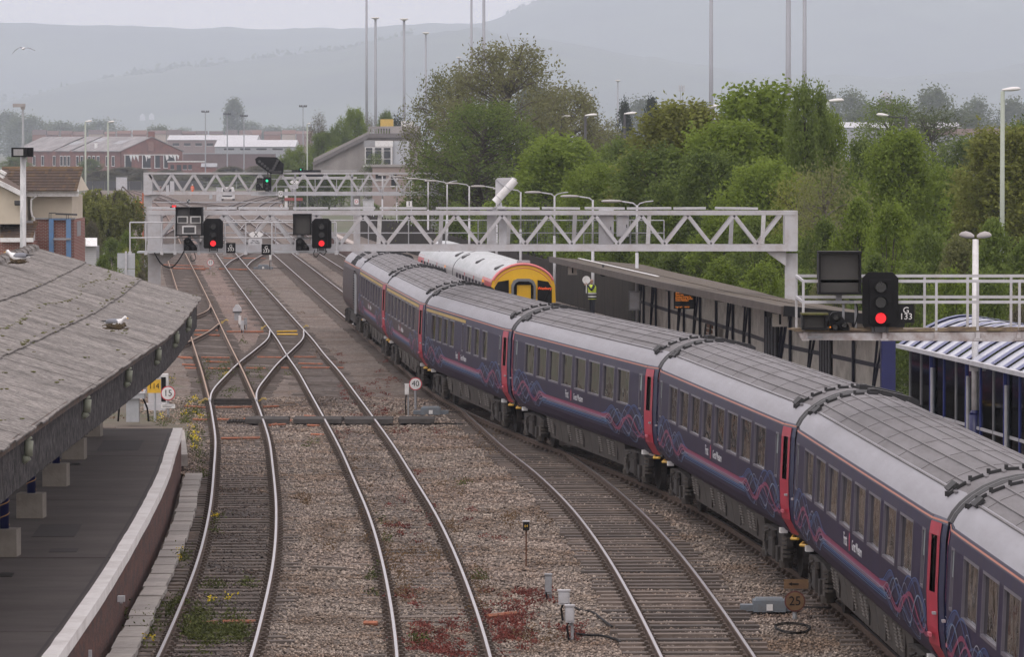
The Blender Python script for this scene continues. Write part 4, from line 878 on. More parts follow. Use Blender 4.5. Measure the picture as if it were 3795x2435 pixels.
# ---- lamp with two rounded heads beside the glass shelter
t = thing('platform_lamp', 'white lamp post with two rounded grey heads and navy base by the shelter', 'lamp post', (A(3613, 1540, 110).x, 110, .9))
MB().cyl((0, 0, 0), (0, 0, 1.15), .15, .14, 14).cyl((0, 0, 1.15), (0, 0, 1.25), .14, .09, 14).build('base_sleeve', navy, t, None, None, True)
MB().cyl((0, 0, 1.15), (0, 0, 5.2), .082, .07, 12).build('post', white, t, None, None, True)
for s, a in ((-1, .5), (1, -.2)):
    mb = MB(); mb.loft([[Vector((s * x, a * x + w_ * math.cos(k), 5.25 + .1 * x + h_ * (math.sin(k) if math.sin(k) > 0 else .4 * math.sin(k)))) for k in np.arange(0, 6.2, 6.2832 / 12)] for x, w_, h_ in ((.03, .045, .045), (.1, .1, .09), (.21, .125, .115), (.31, .09, .08), (.36, .03, .025))]); mb.build('lamp_head', M('lamp_head_grey', (.36, .34, .33), .6), t, None, None, True)
plate('white way out sign fixed to the lamp post by the shelter', 'Way out', 3592, 1341, 3629, 1376, 109.8, white, navy, .055)
# ---- glass shelter with arched blue roof
sh_blue = M('shelter_blue', (.02, .035, .2), .4, 0, .1, 2); sh_frame = M('shelter_frame', (.24, .24, .25), .4, .3, .1, 3)
def glass_clear(name):
    m = bpy.data.materials.new(name); m.use_nodes = True; t = m.node_tree; b = t.nodes['Principled BSDF']
    g = t.nodes.new('ShaderNodeBsdfGlossy'); g.inputs['Roughness'].default_value = .04; g.inputs['Color'].default_value = (.8, .85, .9, 1)
    tr = t.nodes.new('ShaderNodeBsdfTransparent'); tr.inputs['Color'].default_value = (.72, .76, .77, 1); mx_ = t.nodes.new('ShaderNodeMixShader')
    fr = t.nodes.new('ShaderNodeFresnel'); fr.inputs['IOR'].default_value = 1.45
    t.links.new(fr.outputs[0], mx_.inputs[0]); t.links.new(tr.outputs[0], mx_.inputs[1]); t.links.new(g.outputs[0], mx_.inputs[2]); t.links.new(mx_.outputs[0], t.nodes['Material Output'].inputs['Surface']); return m
sglass = glass_clear('shelter_glass')
SH = Path([(80, 12.9), (90, 12.4), (104.8, 11.25), (111, 10.6), (118, 9.85)])
s = thing('waiting_shelter', 'long glazed waiting shelter with arched blue roof on the right platform', 'shelter', (float(SH.X(118)), 118, .9)); sb = s.location
def S3(q, off, z): return SH.pt(q, off, z) - sb
bays = list(np.arange(118, 84, -1.42)); SW = 3.0
for i in range(len(bays) - 1):
    q0, q1 = bays[i], bays[i + 1]; blue = i % 3 == 0 and i > 0
    for off in (0, SW):
        MB().bar(S3(q0, off, .9), S3(q0, off, 3.35), .16 if i in (2, 5, 8, 11) else .06, .08, (0, 1, 0)).build('mullion', sh_blue if i in (2, 3, 5, 6, 8, 9, 11) else sh_frame, s)
        for z in (.95, 1.75, 3.3): MB().bar(S3(q0, off, z), S3(q1, off, z), .05, .07).build('transom', pale_grey if z == 1.75 else sh_frame, s)
        for za, zb in ((.98, 1.71), (1.79, 3.26)): MB().bar(S3(q0 - .04, off, (za + zb) / 2), S3(q1 + .04, off, (za + zb) / 2), .012, zb - za).build('pane', M('beige_panel', (.34, .3, .26), .7, 0, .1, 1) if off and za < 1 else sglass, s)
    if i in (2, 5, 8):
        MB().bar(S3(q0 - .1, -.03, 2.0), S3(q0 - .45, -.03, 2.0), .03, 2.3).build('door_leaf', sglass, s); MB().bar(S3(q0 - .12, -.05, 1.2), S3(q0 - .12, -.05, 2.9), .05, .16, (0, 1, 0)).build('door_panel', pale_grey, s)
for i in range(4):
    MB().bar(S3(118, i * .75, .9), S3(118, i * .75, 3.35), .06, .06).build('end_mullion', sh_frame, s)
    if i < 4: MB().bar(S3(118, i * .75 + .04, 2.1), S3(118, i * .75 + .71, 2.1), .012, 2.4).build('pane', sglass, s)
roofm = [M('roof_bar_blue', (.02, .035, .17), .35, 0, .1, 2), M('roof_sheet_pale', (.44, .46, .53), .25, 0, .08, 2)]
q = 118.6; i = 0
while q > 84:
    w_ = 1.0; mb = MB()
    arc = [(-.18 + (SW + .36) * k / 14, 3.34 + .72 * math.sin(math.pi * k / 14) - .05) for k in range(15)]
    mb.loft([[S3(q, a, z + (.05 if i % 2 == 0 else 0)), S3(q - w_ * (.42 if i % 2 == 0 else 1.05), a, z + (.05 if i % 2 == 0 else 0))] for a, z in arc], closed=False)
    mb.build('roof_bar' if i % 2 == 0 else 'roof_sheet', roofm[i % 2], s); q -= w_ * (.42 if i % 2 == 0 else .95); i += 1
mb = MB(); mb.extr([S3(118.62, a, z) for a, z in [(-.18 + (SW + .36) * k / 14, 3.3 + .74 * math.sin(math.pi * k / 14)) for k in range(15)]], S3(118.7, 0, 1) - S3(118.62, 0, 1)); mb.build('gable_end', sh_blue, s)
for off in (-.2, SW + .2): MB().bar(S3(118.6, off, 3.28), S3(100, off, 3.28), .1, .1).bar(S3(100, off, 3.28), S3(85, off, 3.28), .1, .1).build('gutter', pale_grey, s)
for q in np.arange(117, 86, -2.4): mb = MB(); mb.tube([S3(q, a, z - .06) for a, z in arc], .035, 5); mb.build('roof_rib', sh_frame, s)

# ================================================================ TRAINS
PROF = [(.95, 1.14), (1.08, 1.25), (1.25, 1.325), (1.5, 1.36), (1.98, 1.37), (2.0, 1.37), (2.8, 1.335), (2.82, 1.333), (2.98, 1.305), (3.06, 1.27)]
def pw(z): return float(np.interp(z, [p[0] for p in PROF], [p[1] for p in PROF]))
ROOF = [(1.27, 3.06), (1.2, 3.18), (1.09, 3.3), (.95, 3.41), (.76, 3.52), (.5, 3.62), (.25, 3.675), (0, 3.69)]
def tp(x, h, t0=1.05, a=.085): return 1 - a * max(0.0, (abs(x) - (h - t0)) / t0)
def body_paint(name, c1, c2, streak=.65, rough=.45):
    """dirty gloss paint with brown brake dust in vertical streaks"""
    return M(name, c1, rough, 0, .25, 1.4, dirt=(c2, streak, 2.2, (5, 5, .4)), stretch=(1.2, 1.2, .5), bump=(.04, 3), spec=.2)
purple = body_paint('carriage_purple', (.011, .007, .042), (.03, .016, .031))
purple_far = body_paint('carriage_purple_dusty', (.03, .019, .03), (.075, .05, .05), .9, .42)
door_red = M('carriage_door_red', (.4, .016, .045), .4, 0, .12, 2, dirt=((.2, .02, .03), .5, 2))
end_navy = M('carriage_end_navy', (.008, .011, .05), .4, 0, .15, 2)
silver = M('roof_silver', (.285, .285, .315), .5, .0, .06, 1.2, dirt=((.19, .18, .195), .5, 1.2, (.25, 2, 2)))
roof_grey = M('roof_dusty_grey', (.165, .158, .165), .7, 0, .1, .8, dirt=((.085, .078, .078), .6, 1.6), stretch=(.35, 2, 2))
roof_dark = M('roof_dark', (.02, .02, .022), .7, 0, .25, 4)
under = M('underframe_dust', (.065, .056, .048), .85, 0, .25, 2.5, dirt=((.035, .03, .028), .6, 3))
under_d = M('underframe_dark', (.022, .019, .018), .85, 0, .35, 4, dirt=((.07, .055, .045), .5, 5))
tglass = GLASS('train_window_glass', (.008, .007, .007), .04, .6, 1.1)
frost = M('frosted_window', (.3, .36, .36), .3, 0, .06, 3)
wframe = M('window_rubber_frame', (.13, .12, .145), .4)
orange_l = M('orange_line', (.42, .14, .08), .5); yellow_l = M('yellow_line', (.42, .28, .04), .5, 0, .15, 2, dirt=((.2, .14, .05), .5, 3))
LIV = {k: M('livery_' + k, c, .4) for k, c in dict(magenta=(.2, .01, .065), pink=(.26, .05, .13), pale=(.24, .17, .25), blue=(.03, .085, .26), deep=(.015, .04, .14), white=(.33, .35, .42), sky=(.08, .19, .36)).items()}
def side_skin(mb, s, xs, zs, h, holes, skip=None):
    """outer skin of one side as a grid with openings left out"""
    for i in range(len(xs) - 1):
        for j in range(len(zs) - 1):
            xm, zm = (xs[i] + xs[i + 1]) / 2, (zs[j] + zs[j + 1]) / 2
            if any(a < xm < b and c < zm < d for a, b, c, d in holes): continue
            q = [Vector((x, s * pw(z) * tp(x, h), z)) for x, z in ((xs[i], zs[j]), (xs[i + 1], zs[j]), (xs[i + 1], zs[j + 1]), (xs[i], zs[j + 1]))]
            mb.add(q if s < 0 else q[::-1], [(0, 1, 2, 3)])
def window(parent, s, x0, x1, z0, z1, h, glass=None, name='window'):
    ins = .035
    def q(x, z, i): return Vector((x, s * (pw(z) * tp(x, h) - i), z))
    mb = MB(); v = [q(x0, z0, ins), q(x1, z0, ins), q(x1, z1, ins), q(x0, z1, ins)]; mb.add(v if s < 0 else v[::-1], [(0, 1, 2, 3)])
    o = mb.build(name, glass or tglass, parent); mb = MB()
    ou = [q(x0 - .03, z0 - .03, -.006), q(x1 + .03, z0 - .03, -.006), q(x1 + .03, z1 + .03, -.006), q(x0 - .03, z1 + .03, -.006)]
    inn = [q(x0 + .012, z0 + .012, -.006), q(x1 - .012, z0 + .012, -.006), q(x1 - .012, z1 - .012, -.006), q(x0 + .012, z1 - .012, -.006)]; dp = [q(x0 + .012, z0 + .012, ins), q(x1 - .012, z0 + .012, ins), q(x1 - .012, z1 - .012, ins), q(x0 + .012, z1 - .012, ins)]
    f = [(i, (i + 1) % 4, 4 + (i + 1) % 4, 4 + i) for i in range(4)] + [(4 + i, 4 + (i + 1) % 4, 8 + (i + 1) % 4, 8 + i) for i in range(4)]
    mb.add(ou + inn + dp, f if s < 0 else [k[::-1] for k in f]); mb.build('frame', wframe, o); return o
def ribbon(parent, s, pts, w_, mat, h, name='livery_line', off=.007):
    """a painted line on the side: pts (x, z) along the car"""
    mb = MB(); v = []
    for i, (x, z) in enumerate(pts):
        a, b = pts[max(i - 1, 0)], pts[min(i + 1, len(pts) - 1)]; d = math.hypot(b[0] - a[0], b[1] - a[1]) or 1; nx, nz = -(b[1] - a[1]) / d, (b[0] - a[0]) / d
        for k in (-1, 1):
            X, Z = x + nx * k * w_ / 2, z + nz * k * w_ / 2; v.append(Vector((X, s * (pw(Z) * tp(X, h) + off), Z)))
    f = [(2 * i, 2 * i + 2, 2 * i + 3, 2 * i + 1) for i in range(len(pts) - 1)]; mb.add(v, f if s < 0 else [k[::-1] for k in f]); return mb.build(name, mat, parent)
def roof_shell(parent, h, mats, x0=None, x1=None, split=3, name=('roof_cove', 'roof')):
    full = [(-y, z) for y, z in ROOF] + [(y, z) for y, z in ROOF[-2::-1]]; n = len(full)
    xs = [x0 if x0 is not None else -h, -h + .35, -h + 1.2, -h * .5, 0, h * .5, h - 1.2, h - .35, x1 if x1 is not None else h]
    xs = sorted(set(x for x in xs if xs[0] <= x <= xs[-1]))
    for nm, rngs, mt in ((name[0], [(0, split), (n - 1 - split, n - 1)], mats[0]), (name[1], [(split, n - 1 - split)], mats[1])):
        mb = MB()
        for a, b in rngs:
            mb.loft([[Vector((x, full[i][0] * tp(x, h), full[i][1] - .05 * max(0, (abs(x) - h + .35) / .35))) for i in range(a, b + 1)] for x in xs], closed=False)
        mb.f = [f[::-1] for f in mb.f]; mb.build(nm, mt, parent, None, None, True)
def bogie(parent, bx):
    o = MB().box((bx, 0, .6), (.5, 2.0, .25)).build('bogie', under_d, parent)
    for s in (-1, 1):
        t = MB(); t.extr([(bx - 1.75, s * 1.02, .62), (bx - 1.1, s * 1.02, .55), (bx - .6, s * 1.02, .42), (bx + .6, s * 1.02, .42), (bx + 1.1, s * 1.02, .55), (bx + 1.75, s * 1.02, .62), (bx + 1.75, s * 1.02, .8), (bx + .9, s * 1.02, .86), (bx - .9, s * 1.02, .86), (bx - 1.75, s * 1.02, .8)], (0, s * .12, 0))
        t.box((bx, s * 1.12, .5), (.55, .22, .34)); t.box((bx + .75, s * 1.13, .42), (.3, .16, .3)); t.box((bx - .8, s * 1.13, .42), (.26, .16, .3))
        t.bar((bx - .5, s * 1.2, .35), (bx + .5, s * 1.2, .75), .05, .05); t.cyl((bx + .42, s * 1.2, .3), (bx + .42, s * 1.2, .85), .05)
        t.tube([(bx - .62, s * 1.2, .3), (bx - .7, s * 1.24, .55), (bx - .55, s * 1.24, .75), (bx - .3, s * 1.2, .8)], .025, 5); t.build('side_frame', under_d, o)
    for wx in (bx - 1.3, bx + 1.3):
        mb = MB()
        for s in (-1, 1): mb.cyl((wx, s * .7, .46), (wx, s * .83, .46), .46, .44, 20)
        mb.cyl((wx, -.7, .46), (wx, .7, .46), .09); mb.build('wheelset', under_d, o)
        for s in (-1, 1):
            mb = MB(); mb.box((wx, s * 1.08, .46), (.34, .2, .3)); mb.cyl((wx, s * 1.1, .2), (wx, s * 1.1, .34), .12, .14, 10)
            for k in range(5): mb.cyl((wx + .27, s * 1.1, .42 + k * .085), (wx + .27, s * 1.1, .47 + k * .085), .12, None, 10)
            mb.build('axlebox', under, o)
    return o
def waves(parent, s, h, sg):
    """light-trail ribbons that tangle at the car end on side s; sg = which end"""
    E = h - 1.05; st = E - 5.6
    def env(x): return float(sm(st - .4, st + 2.0, np.array(abs(x))))
    def line(A_, k, ph, base, drift=0.0, n=64): return [(sg * x, base + env(x) * (A_ * math.sin(.5 * k * (x - st) + ph) + drift)) for x in np.linspace(st - .4, E, n)]
    # veil between the upper and lower trail
    up = line(.22, 3.4, .4, 1.6, .22); lo = line(.15, 4.4, 2.2, 1.42, -.14); mb = MB(); v = []
    for (x, a), (_, b) in zip(up, lo): 
        for z in (b + .02, a - .02): v.append(Vector((x, s * (pw(z) * tp(x, h) + .004), z)))
    f = [(2 * i, 2 * i + 2, 2 * i + 3, 2 * i + 1) for i in range(len(up) - 1)]; mb.add(v, f); mb.build('livery_veil', M('livery_veil', (.013, .028, .11), .4, 0, .3, 3), parent)
    for pts, w_, k, of in ((up, .035, 'blue', .008), (lo, .03, 'sky', .008), (line(.3, 3.0, 2.4, 1.6, .1), .045, 'blue', .009), (line(.2, 3.6, 1.3, 1.56, -.02), .13, 'magenta', .010), (line(.18, 3.9, 1.7, 1.52, -.03), .06, 'pink', .011),
                       (line(.26, 4.6, 3.3, 1.5, .06), .03, 'white', .012), (line(.18, 3.1, 4.4, 1.46, .1), .06, 'deep', .0085), (line(.3, 3.8, 5.0, 1.48, .04), .028, 'sky', .0125), (line(.33, 5.0, .2, 1.5, .02), .02, 'white', .013)):
        ribbon(parent, s, pts, w_ * .55, LIV[k], h, 'livery_line', of)
def coach(label, far, near, windows, stripe=None, paint=purple, detail=True, group='carriages of the long dark blue train'):
    F, Nn = TRAIN.pt(far), TRAIN.pt(near); d = Nn - F; mid = (F + Nn) / 2; h = d.length / 2 - .16
    t = thing('railway_carriage', label, 'railway carriage', mid, math.atan2(d.y, d.x), group)
    dx0, dx1 = h - .98, h - .32
    for s in (-1, 1):
        zs = [.95, 1.08, 1.25, 1.5, 1.98, 2.0, 2.8, 2.82, 2.98, 3.06]
        small = [(h - 1.75, h - 1.4), (-h + 1.4, -h + 1.75)]
        holes = [(a, b, 2.0, 2.8) for a, b in windows] + [(a, b, 2.0, 2.8) for a, b in small] + [(dx0, dx1, 0, 3), (-dx1, -dx0, 0, 3)]
        xs = sorted(set([-h, h, -dx0, -dx1, dx0, dx1, -h + 1.05, h - 1.05] + [v for hh in holes for v in hh[:2]]))
        mb = MB(); side_skin(mb, s, [x for x in xs if -dx0 - 1e-6 <= x <= dx0 + 1e-6], zs, h, holes); mb.build('body_side', paint, t)
        for (a, b), (c, e_) in (((-h, -dx1), (-dx1, -dx0)), ((dx1, h), (dx0, dx1))): mb = MB(); side_skin(mb, s, [a, b], zs, h, []); side_skin(mb, s, [c, e_], [2.98, 3.06], h, []); mb.build('end_panel', end_navy, t)
        for a, b in windows: window(t, s, a, b, 2.0, 2.8, h)
        for a, b in small: o = window(t, s, a, b, 2.0, 2.8, h, end_navy, 'small_window'); mb = MB(); v = [Vector((x, s * (pw(z) - .02), z)) for x, z in ((a + .02, 2.42), (b - .02, 2.42), (b - .02, 2.78), (a + .02, 2.78))]; mb.add(v if s < 0 else v[::-1], [(0, 1, 2, 3)]); mb.build('frosted_pane', frost, o)
        for a, b in ((-dx1, -dx0), (dx0, dx1)):   # slam doors
            mb = MB(); 
            for z0, z1 in zip((.95, 1.25, 1.5, 2.0, 2.8), (1.25, 1.5, 2.0, 2.8, 2.98)):
                for x0, x1 in ((a, a + .16), (a + .16, b - .16), (b - .16, b)):
                    if z0 == 2.0 and x0 == a + .16: continue
                    v = [Vector((x, s * (pw(z) * tp(x, h) + .012), z)) for x, z in ((x0, z0), (x1, z0), (x1, z1), (x0, z1))]; mb.add(v if s < 0 else v[::-1], [(0, 1, 2, 3)])
            o = mb.build('door', door_red, t); mb = MB(); v = [Vector((x, s * (pw(z) * tp(x, h) - .03), z)) for x, z in ((a + .16, 2.0), (b - .16, 2.0), (b - .16, 2.8), (a + .16, 2.8))]; mb.add(v if s < 0 else v[::-1], [(0, 1, 2, 3)]); mb.build('droplight', tglass, o)
            xm = a + .1 if a < 0 else b - .1
            MB().box((xm, s * (pw(1.75) * tp(xm, h) + .04), 1.72), (.12, .05, .035)).build('handle', galv, o)
            MB().box(((a + b) / 2, s * (pw(1.4) * tp(a, h) + .03), 1.4), (.26, .04, .05)).build('grab_step', M('door_step_pink', (.5, .12, .16), .4), o)
        ribbon(t, s, [(x, 3.02) for x in np.linspace(-h, h, 24)], .024, orange_l, h, 'cantrail_line', .016)
        if stripe: ribbon(t, s, [(x, 2.9) for x in np.linspace(stripe[0] * h, stripe[1] * h, 20)], .085, yellow_l, h, 'first_class_stripe', .008)
        if detail:
            st = h - 6.65 + .3
            for z, w_, k in ((1.625, .045, 'magenta'), (1.585, .035, 'pink'), (1.55, .035, 'pale'), (1.512, .03, 'pale'), (1.475, .025, 'sky'), (1.44, .02, 'blue'), (1.4, .012, 'sky')):
                ribbon(t, s, [(x, z - .05) for x in np.linspace(-st, st, 12)], w_, LIV[k], h)
            for sg in (-1, 1): waves(t, s, h, sg)
        r_ = random.Random(8)
        for i, (a, b) in enumerate(((-6.2, -3.9), (-3.86, -1.5), (-1.46, .9), (.94, 3.4), (3.44, 6.2))):   # skirt modules
            mb = MB(); z0 = .36; mb.extr([(a, s * 1.1, .99), (b, s * 1.1, .99), (b - (.25 if i == 4 else 0), s * 1.0, z0), (a + (.25 if i == 0 else 0), s * 1.0, z0)], (0, -s * .5, 0)); o = mb.build('equipment_case', under, t)
            for gx in ((a + .35, a + .95) if i % 2 == 0 else (b - .9,)):
                mb = MB()
                for k in range(7): z = .52 + k * .055; mb.box((gx, s * (1.0 + .1 * (z - .36) / .63 + .01), z), (.38, .03, .026))
                mb.build('louvre', M('louvre_grey', (.16, .145, .13), .8), o)
            MB().box(((a + b) / 2 + .2, s * 1.06, .7), (.02, .03, .5)).build('seam', under_d, o)
        for ex in (-1, 1):
            MB().box((ex * (h - 1.95), s * 1.17, .93), (.2, .14, .1)).build('marker_block', white, t)
            mb = MB(); mb.tube([(ex * (h - .95), s * 1.12, .9), (ex * (h - .6), s * 1.2, .88), (ex * (h - .3), s * 1.12, .9)], .03, 6); mb.build('foot_step', yellow, t)
    roof_shell(t, h, (silver, roof_grey))
    for y in (-.98, -.8, -.55, -.3, -.05, .2, .45, .7, .95):
        z = float(np.interp(abs(y), [p[0] for p in ROOF[::-1]], [p[1] for p in ROOF[::-1]]))
        MB().box((0, y, z + .004), (2 * h - 1.5, .045, .02)).build('roof_rib', roof_grey, t)
    mb = MB(); r_ = random.Random(int(far))
    for k in range(7):
        x = -h + 2.2 + k * (2 * h - 4.4) / 6
        for y0, z0, y1, z1 in [(ROOF[i][0], ROOF[i][1], ROOF[i + 1][0], ROOF[i + 1][1]) for i in range(1, 7)]:
            for s in (-1, 1): (mb.bar((x, s * y0, z0 + .002), (x, s * y1, z1 + .002), .014, .01) if y0 < 1.0 else None)
    mb.build('roof_seams', M('roof_seam_grey', (.125, .118, .12), .8), t)['kind'] = 'stuff'
    for e in (-1, 1):
        for xo, off, st in ((h - .02, .015, None), (h - 1.0, .02, 1)):
            mb = MB(); pts = [(-y, z) for y, z in ROOF] + [(y, z) for y, z in ROOF[-2::-1]]
            if st is None: mb.tube([(e * xo, y * tp(xo, h) * 1.01, z + off - .04) for y, z in pts], .05, 6); mb.build('end_arch', M('end_arch_grey', (.06, .06, .065), .5), t)
            else:
                for (y, z), (y2, z2) in zip(pts[2:-3], pts[3:-2]): mb.bar((e * xo, y * 1.0, z + .02), (e * xo, y + (y2 - y) * .72, z + (z2 - z) * .72 + .02), .07, .05); mb.box((e * xo, y, z + .05), (.05, .05, .07))
                mb.build('roof_step_rail', roof_dark, t)
        MB().extr([(e * (h - .42), .05, 3.69), (e * (h - .42), .95, 3.45), (e * (h - .42), .95, 3.56), (e * (h - .42), .85, 3.62), (e * (h - .42), .15, 3.78), (e * (h - .42), .05, 3.78)], (-e * .42, 0, 0)).build('roof_vent', roof_dark, t)
        MB().box((e * (h - 1.35), -.98, 3.43), (.5, .16, .05), Matrix.Rotation(.75, 3, 'X')).build('vent_grille', roof_dark, t)
        MB().box((e * (h + .16), 0, 2.1), (.34, 1.1, 2.4)).build('gangway_bellows', black, t)
        MB().add([(e * h, y * tp(h, h), z) for y, z in [(-pw(q), q) for q in (.95, 1.5, 2.4, 3.06)] + [(-q[0], q[1] - .05) for q in ROOF[1:]] + [(q[0], q[1] - .05) for q in ROOF[-2::-1]] + [(pw(q), q) for q in (2.4, 1.5, .95)]], [tuple(range(21))] if e > 0 else [tuple(range(21))[::-1]]).build('end_wall', end_navy, t)
        MB().bar((e * h, 0, .95), (e * (h + .2), 0, .95), .3, .25).build('coupler', under_d, t); bogie(t, e * (h - 3.4))
    MB().box((0, 0, .97), (2 * h - .1, 2.2, .1)).build('floor', under_d, t)
    return t, h
win8 = [(-8.55 + i * 2.14, -8.55 + i * 2.14 + 1.66) for i in range(8)]
win8 = [(a + .23, b + .23) for a, b in win8]
winb = [(-8.3 + i * 1.75, -8.3 + i * 1.75 + 1.3) for i in range(4)] + [(.3, .75), (1.5, 2.75), (3.5, 4.75), (5.5, 6.75)]
ends = [66.0 - 22.6, 66.0, 88.7, 112, 135, 157.6, 180.4, 203.2]
specs = [(43.4, 66, 'carriage at the bottom right corner, nearest the camera', win8, None), (66, 88.7, 'carriage below the large red signal at lower right', win8, None), (88.7, 112, 'carriage in front of the low end of the brown platform canopy', win8, None),
         (112, 135, 'carriage in the middle of the train, below the departure screen', win8, None), (135, 157.6, 'carriage with a short yellow stripe and four small buffet windows', winb, (-.93, .1)),
         (157.6, 180.4, 'carriage with a full yellow stripe, second from the far power car', win8, (-.95, .95)), (180.4, 203.2, 'carriage with a full yellow stripe coupled to the far power car', win8, (-.95, .95))]
logo_w = M('logo_white', (.55, .55, .58), .5); logo_p = M('logo_pink', (.42, .05, .1), .5)
for n_, fr, lab, wn, stp in specs:
    t, h = coach('dark blue ' + lab, fr, n_, wn, stp, purple if n_ < 140 else purple_far)
    for s in (-1, 1):
        z = 1.78; y = s * (pw(z) + .006); rot = (R(90), 0, 0) if s < 0 else (R(90), 0, R(180))
        link('lettering', text_mesh('First', .3, logo_w, 'CENTER', .002, 1.0), t, (-s * 0 + s * .95, y, z), rot); link('lettering', text_mesh('Great Western', .24, logo_w, 'CENTER', .002, 1.0), t, (-s * .85, y, z - .01), rot)
        mb = MB(); mb.extr([(s * .3 - .05, y, z - .13), (s * .3 + .06, y, z - .13), (s * .3 + .1, y, z + .1), (s * .3 + .02, y, z + .17), (s * .3 - .05, y, z + .1)], (0, s * .004, 0)); mb.build('emblem', logo_p, t)
# power car
F, Nn = TRAIN.pt(221), TRAIN.pt(203.2); d = Nn - F; h = d.length / 2 - .16
t = thing('power_car', 'louvred dark power car at the far end of the long train', 'locomotive', (F + Nn) / 2, math.atan2(d.y, d.x))
for s in (-1, 1):
    zs = [p[0] for p in PROF]; mb = MB(); side_skin(mb, s, [-h + 3.2, h - .5], zs, h, []); 
    cab = [(-h, .72, 2.2), (-h + .7, .86, 2.6), (-h + 1.6, .96, 2.9), (-h + 3.2, 1.0, 3.06)]
    mb.loft([[Vector((x, s * pw(z) * k, .95 + (z - .95) * (zt - .95) / 2.11)) for z in zs] for x, k, zt in cab], closed=False); mb.build('body_side', purple_far, t)
    mb = MB(); side_skin(mb, s, [h - .5, h], zs, h, []); mb.build('end_panel', end_navy, t)
    for gx in (h - 3.6, h - 3.0):
        mb = MB()
        for k in range(17): z = 1.15 + k * .105; mb.box((gx, s * (pw(z) + .004), z), (.42, .03, .055))
        mb.build('side_louvre', black, t)
    mb = MB(); mb.box((h - 2.0, s * 1.37, 1.9), (.05, .05, 1.7)); mb.box((h - 1.1, s * 1.37, 1.9), (.05, .05, 1.7)); mb.build('door_rail', galv, t)
    mb = MB()
    for i in range(9):
        for j in range(5):
            y, z = ROOF[j][0] * .5 + ROOF[j + 1][0] * .5, ROOF[j][1] * .5 + ROOF[j + 1][1] * .5
            if (i + j) % 2 == 0: mb.box((h - 7.6 + i * .42, s * y, z + .01), (.3, .16, .05), Matrix.Rotation(-s * (.4 + .15 * (4 - j)), 3, 'X'))
    mb.build('roof_grille', roof_dark, t)
    ribbon(t, s, [(x, 3.02) for x in np.linspace(-h + 3.2, h, 8)], .035, orange_l, h, 'cantrail_line', .016)
roof_shell(t, h, (silver, roof_grey), -h + 3.2)
mb = MB(); rr = []
for x, k, zt in cab: rr.append([Vector((x, y * k, zt + (z - 3.06) * k)) for y, z in [(-a, b) for a, b in ROOF] + [(a, b) for a, b in ROOF[-2::-1]]])
mb.loft(rr, closed=False); mb.build('cab_roof', silver, t)
mb = MB(); mb.add([(-h, y * .72, z) for y, z in ((-1.2, .95), (1.2, .95), (1.27, 2.2), (.6, 2.9), (-.6, 2.9), (-1.27, 2.2))], [(0, 1, 2, 3, 4, 5)]); mb.build('nose', yellow, t)
MB().box((h - 2.2, .2, 3.72), (1.6, 1.2, .12)).build('roof_vent', roof_dark, t)
for e in (-1, 1): bogie(t, e * (h - 3.2))
MB().box((0, 0, .75), (5.5, 2.3, .6)).build('fuel_tank', under_d, t); MB().box((0, 0, .97), (2 * h - .3, 2.2, .1)).build('floor', under_d, t)
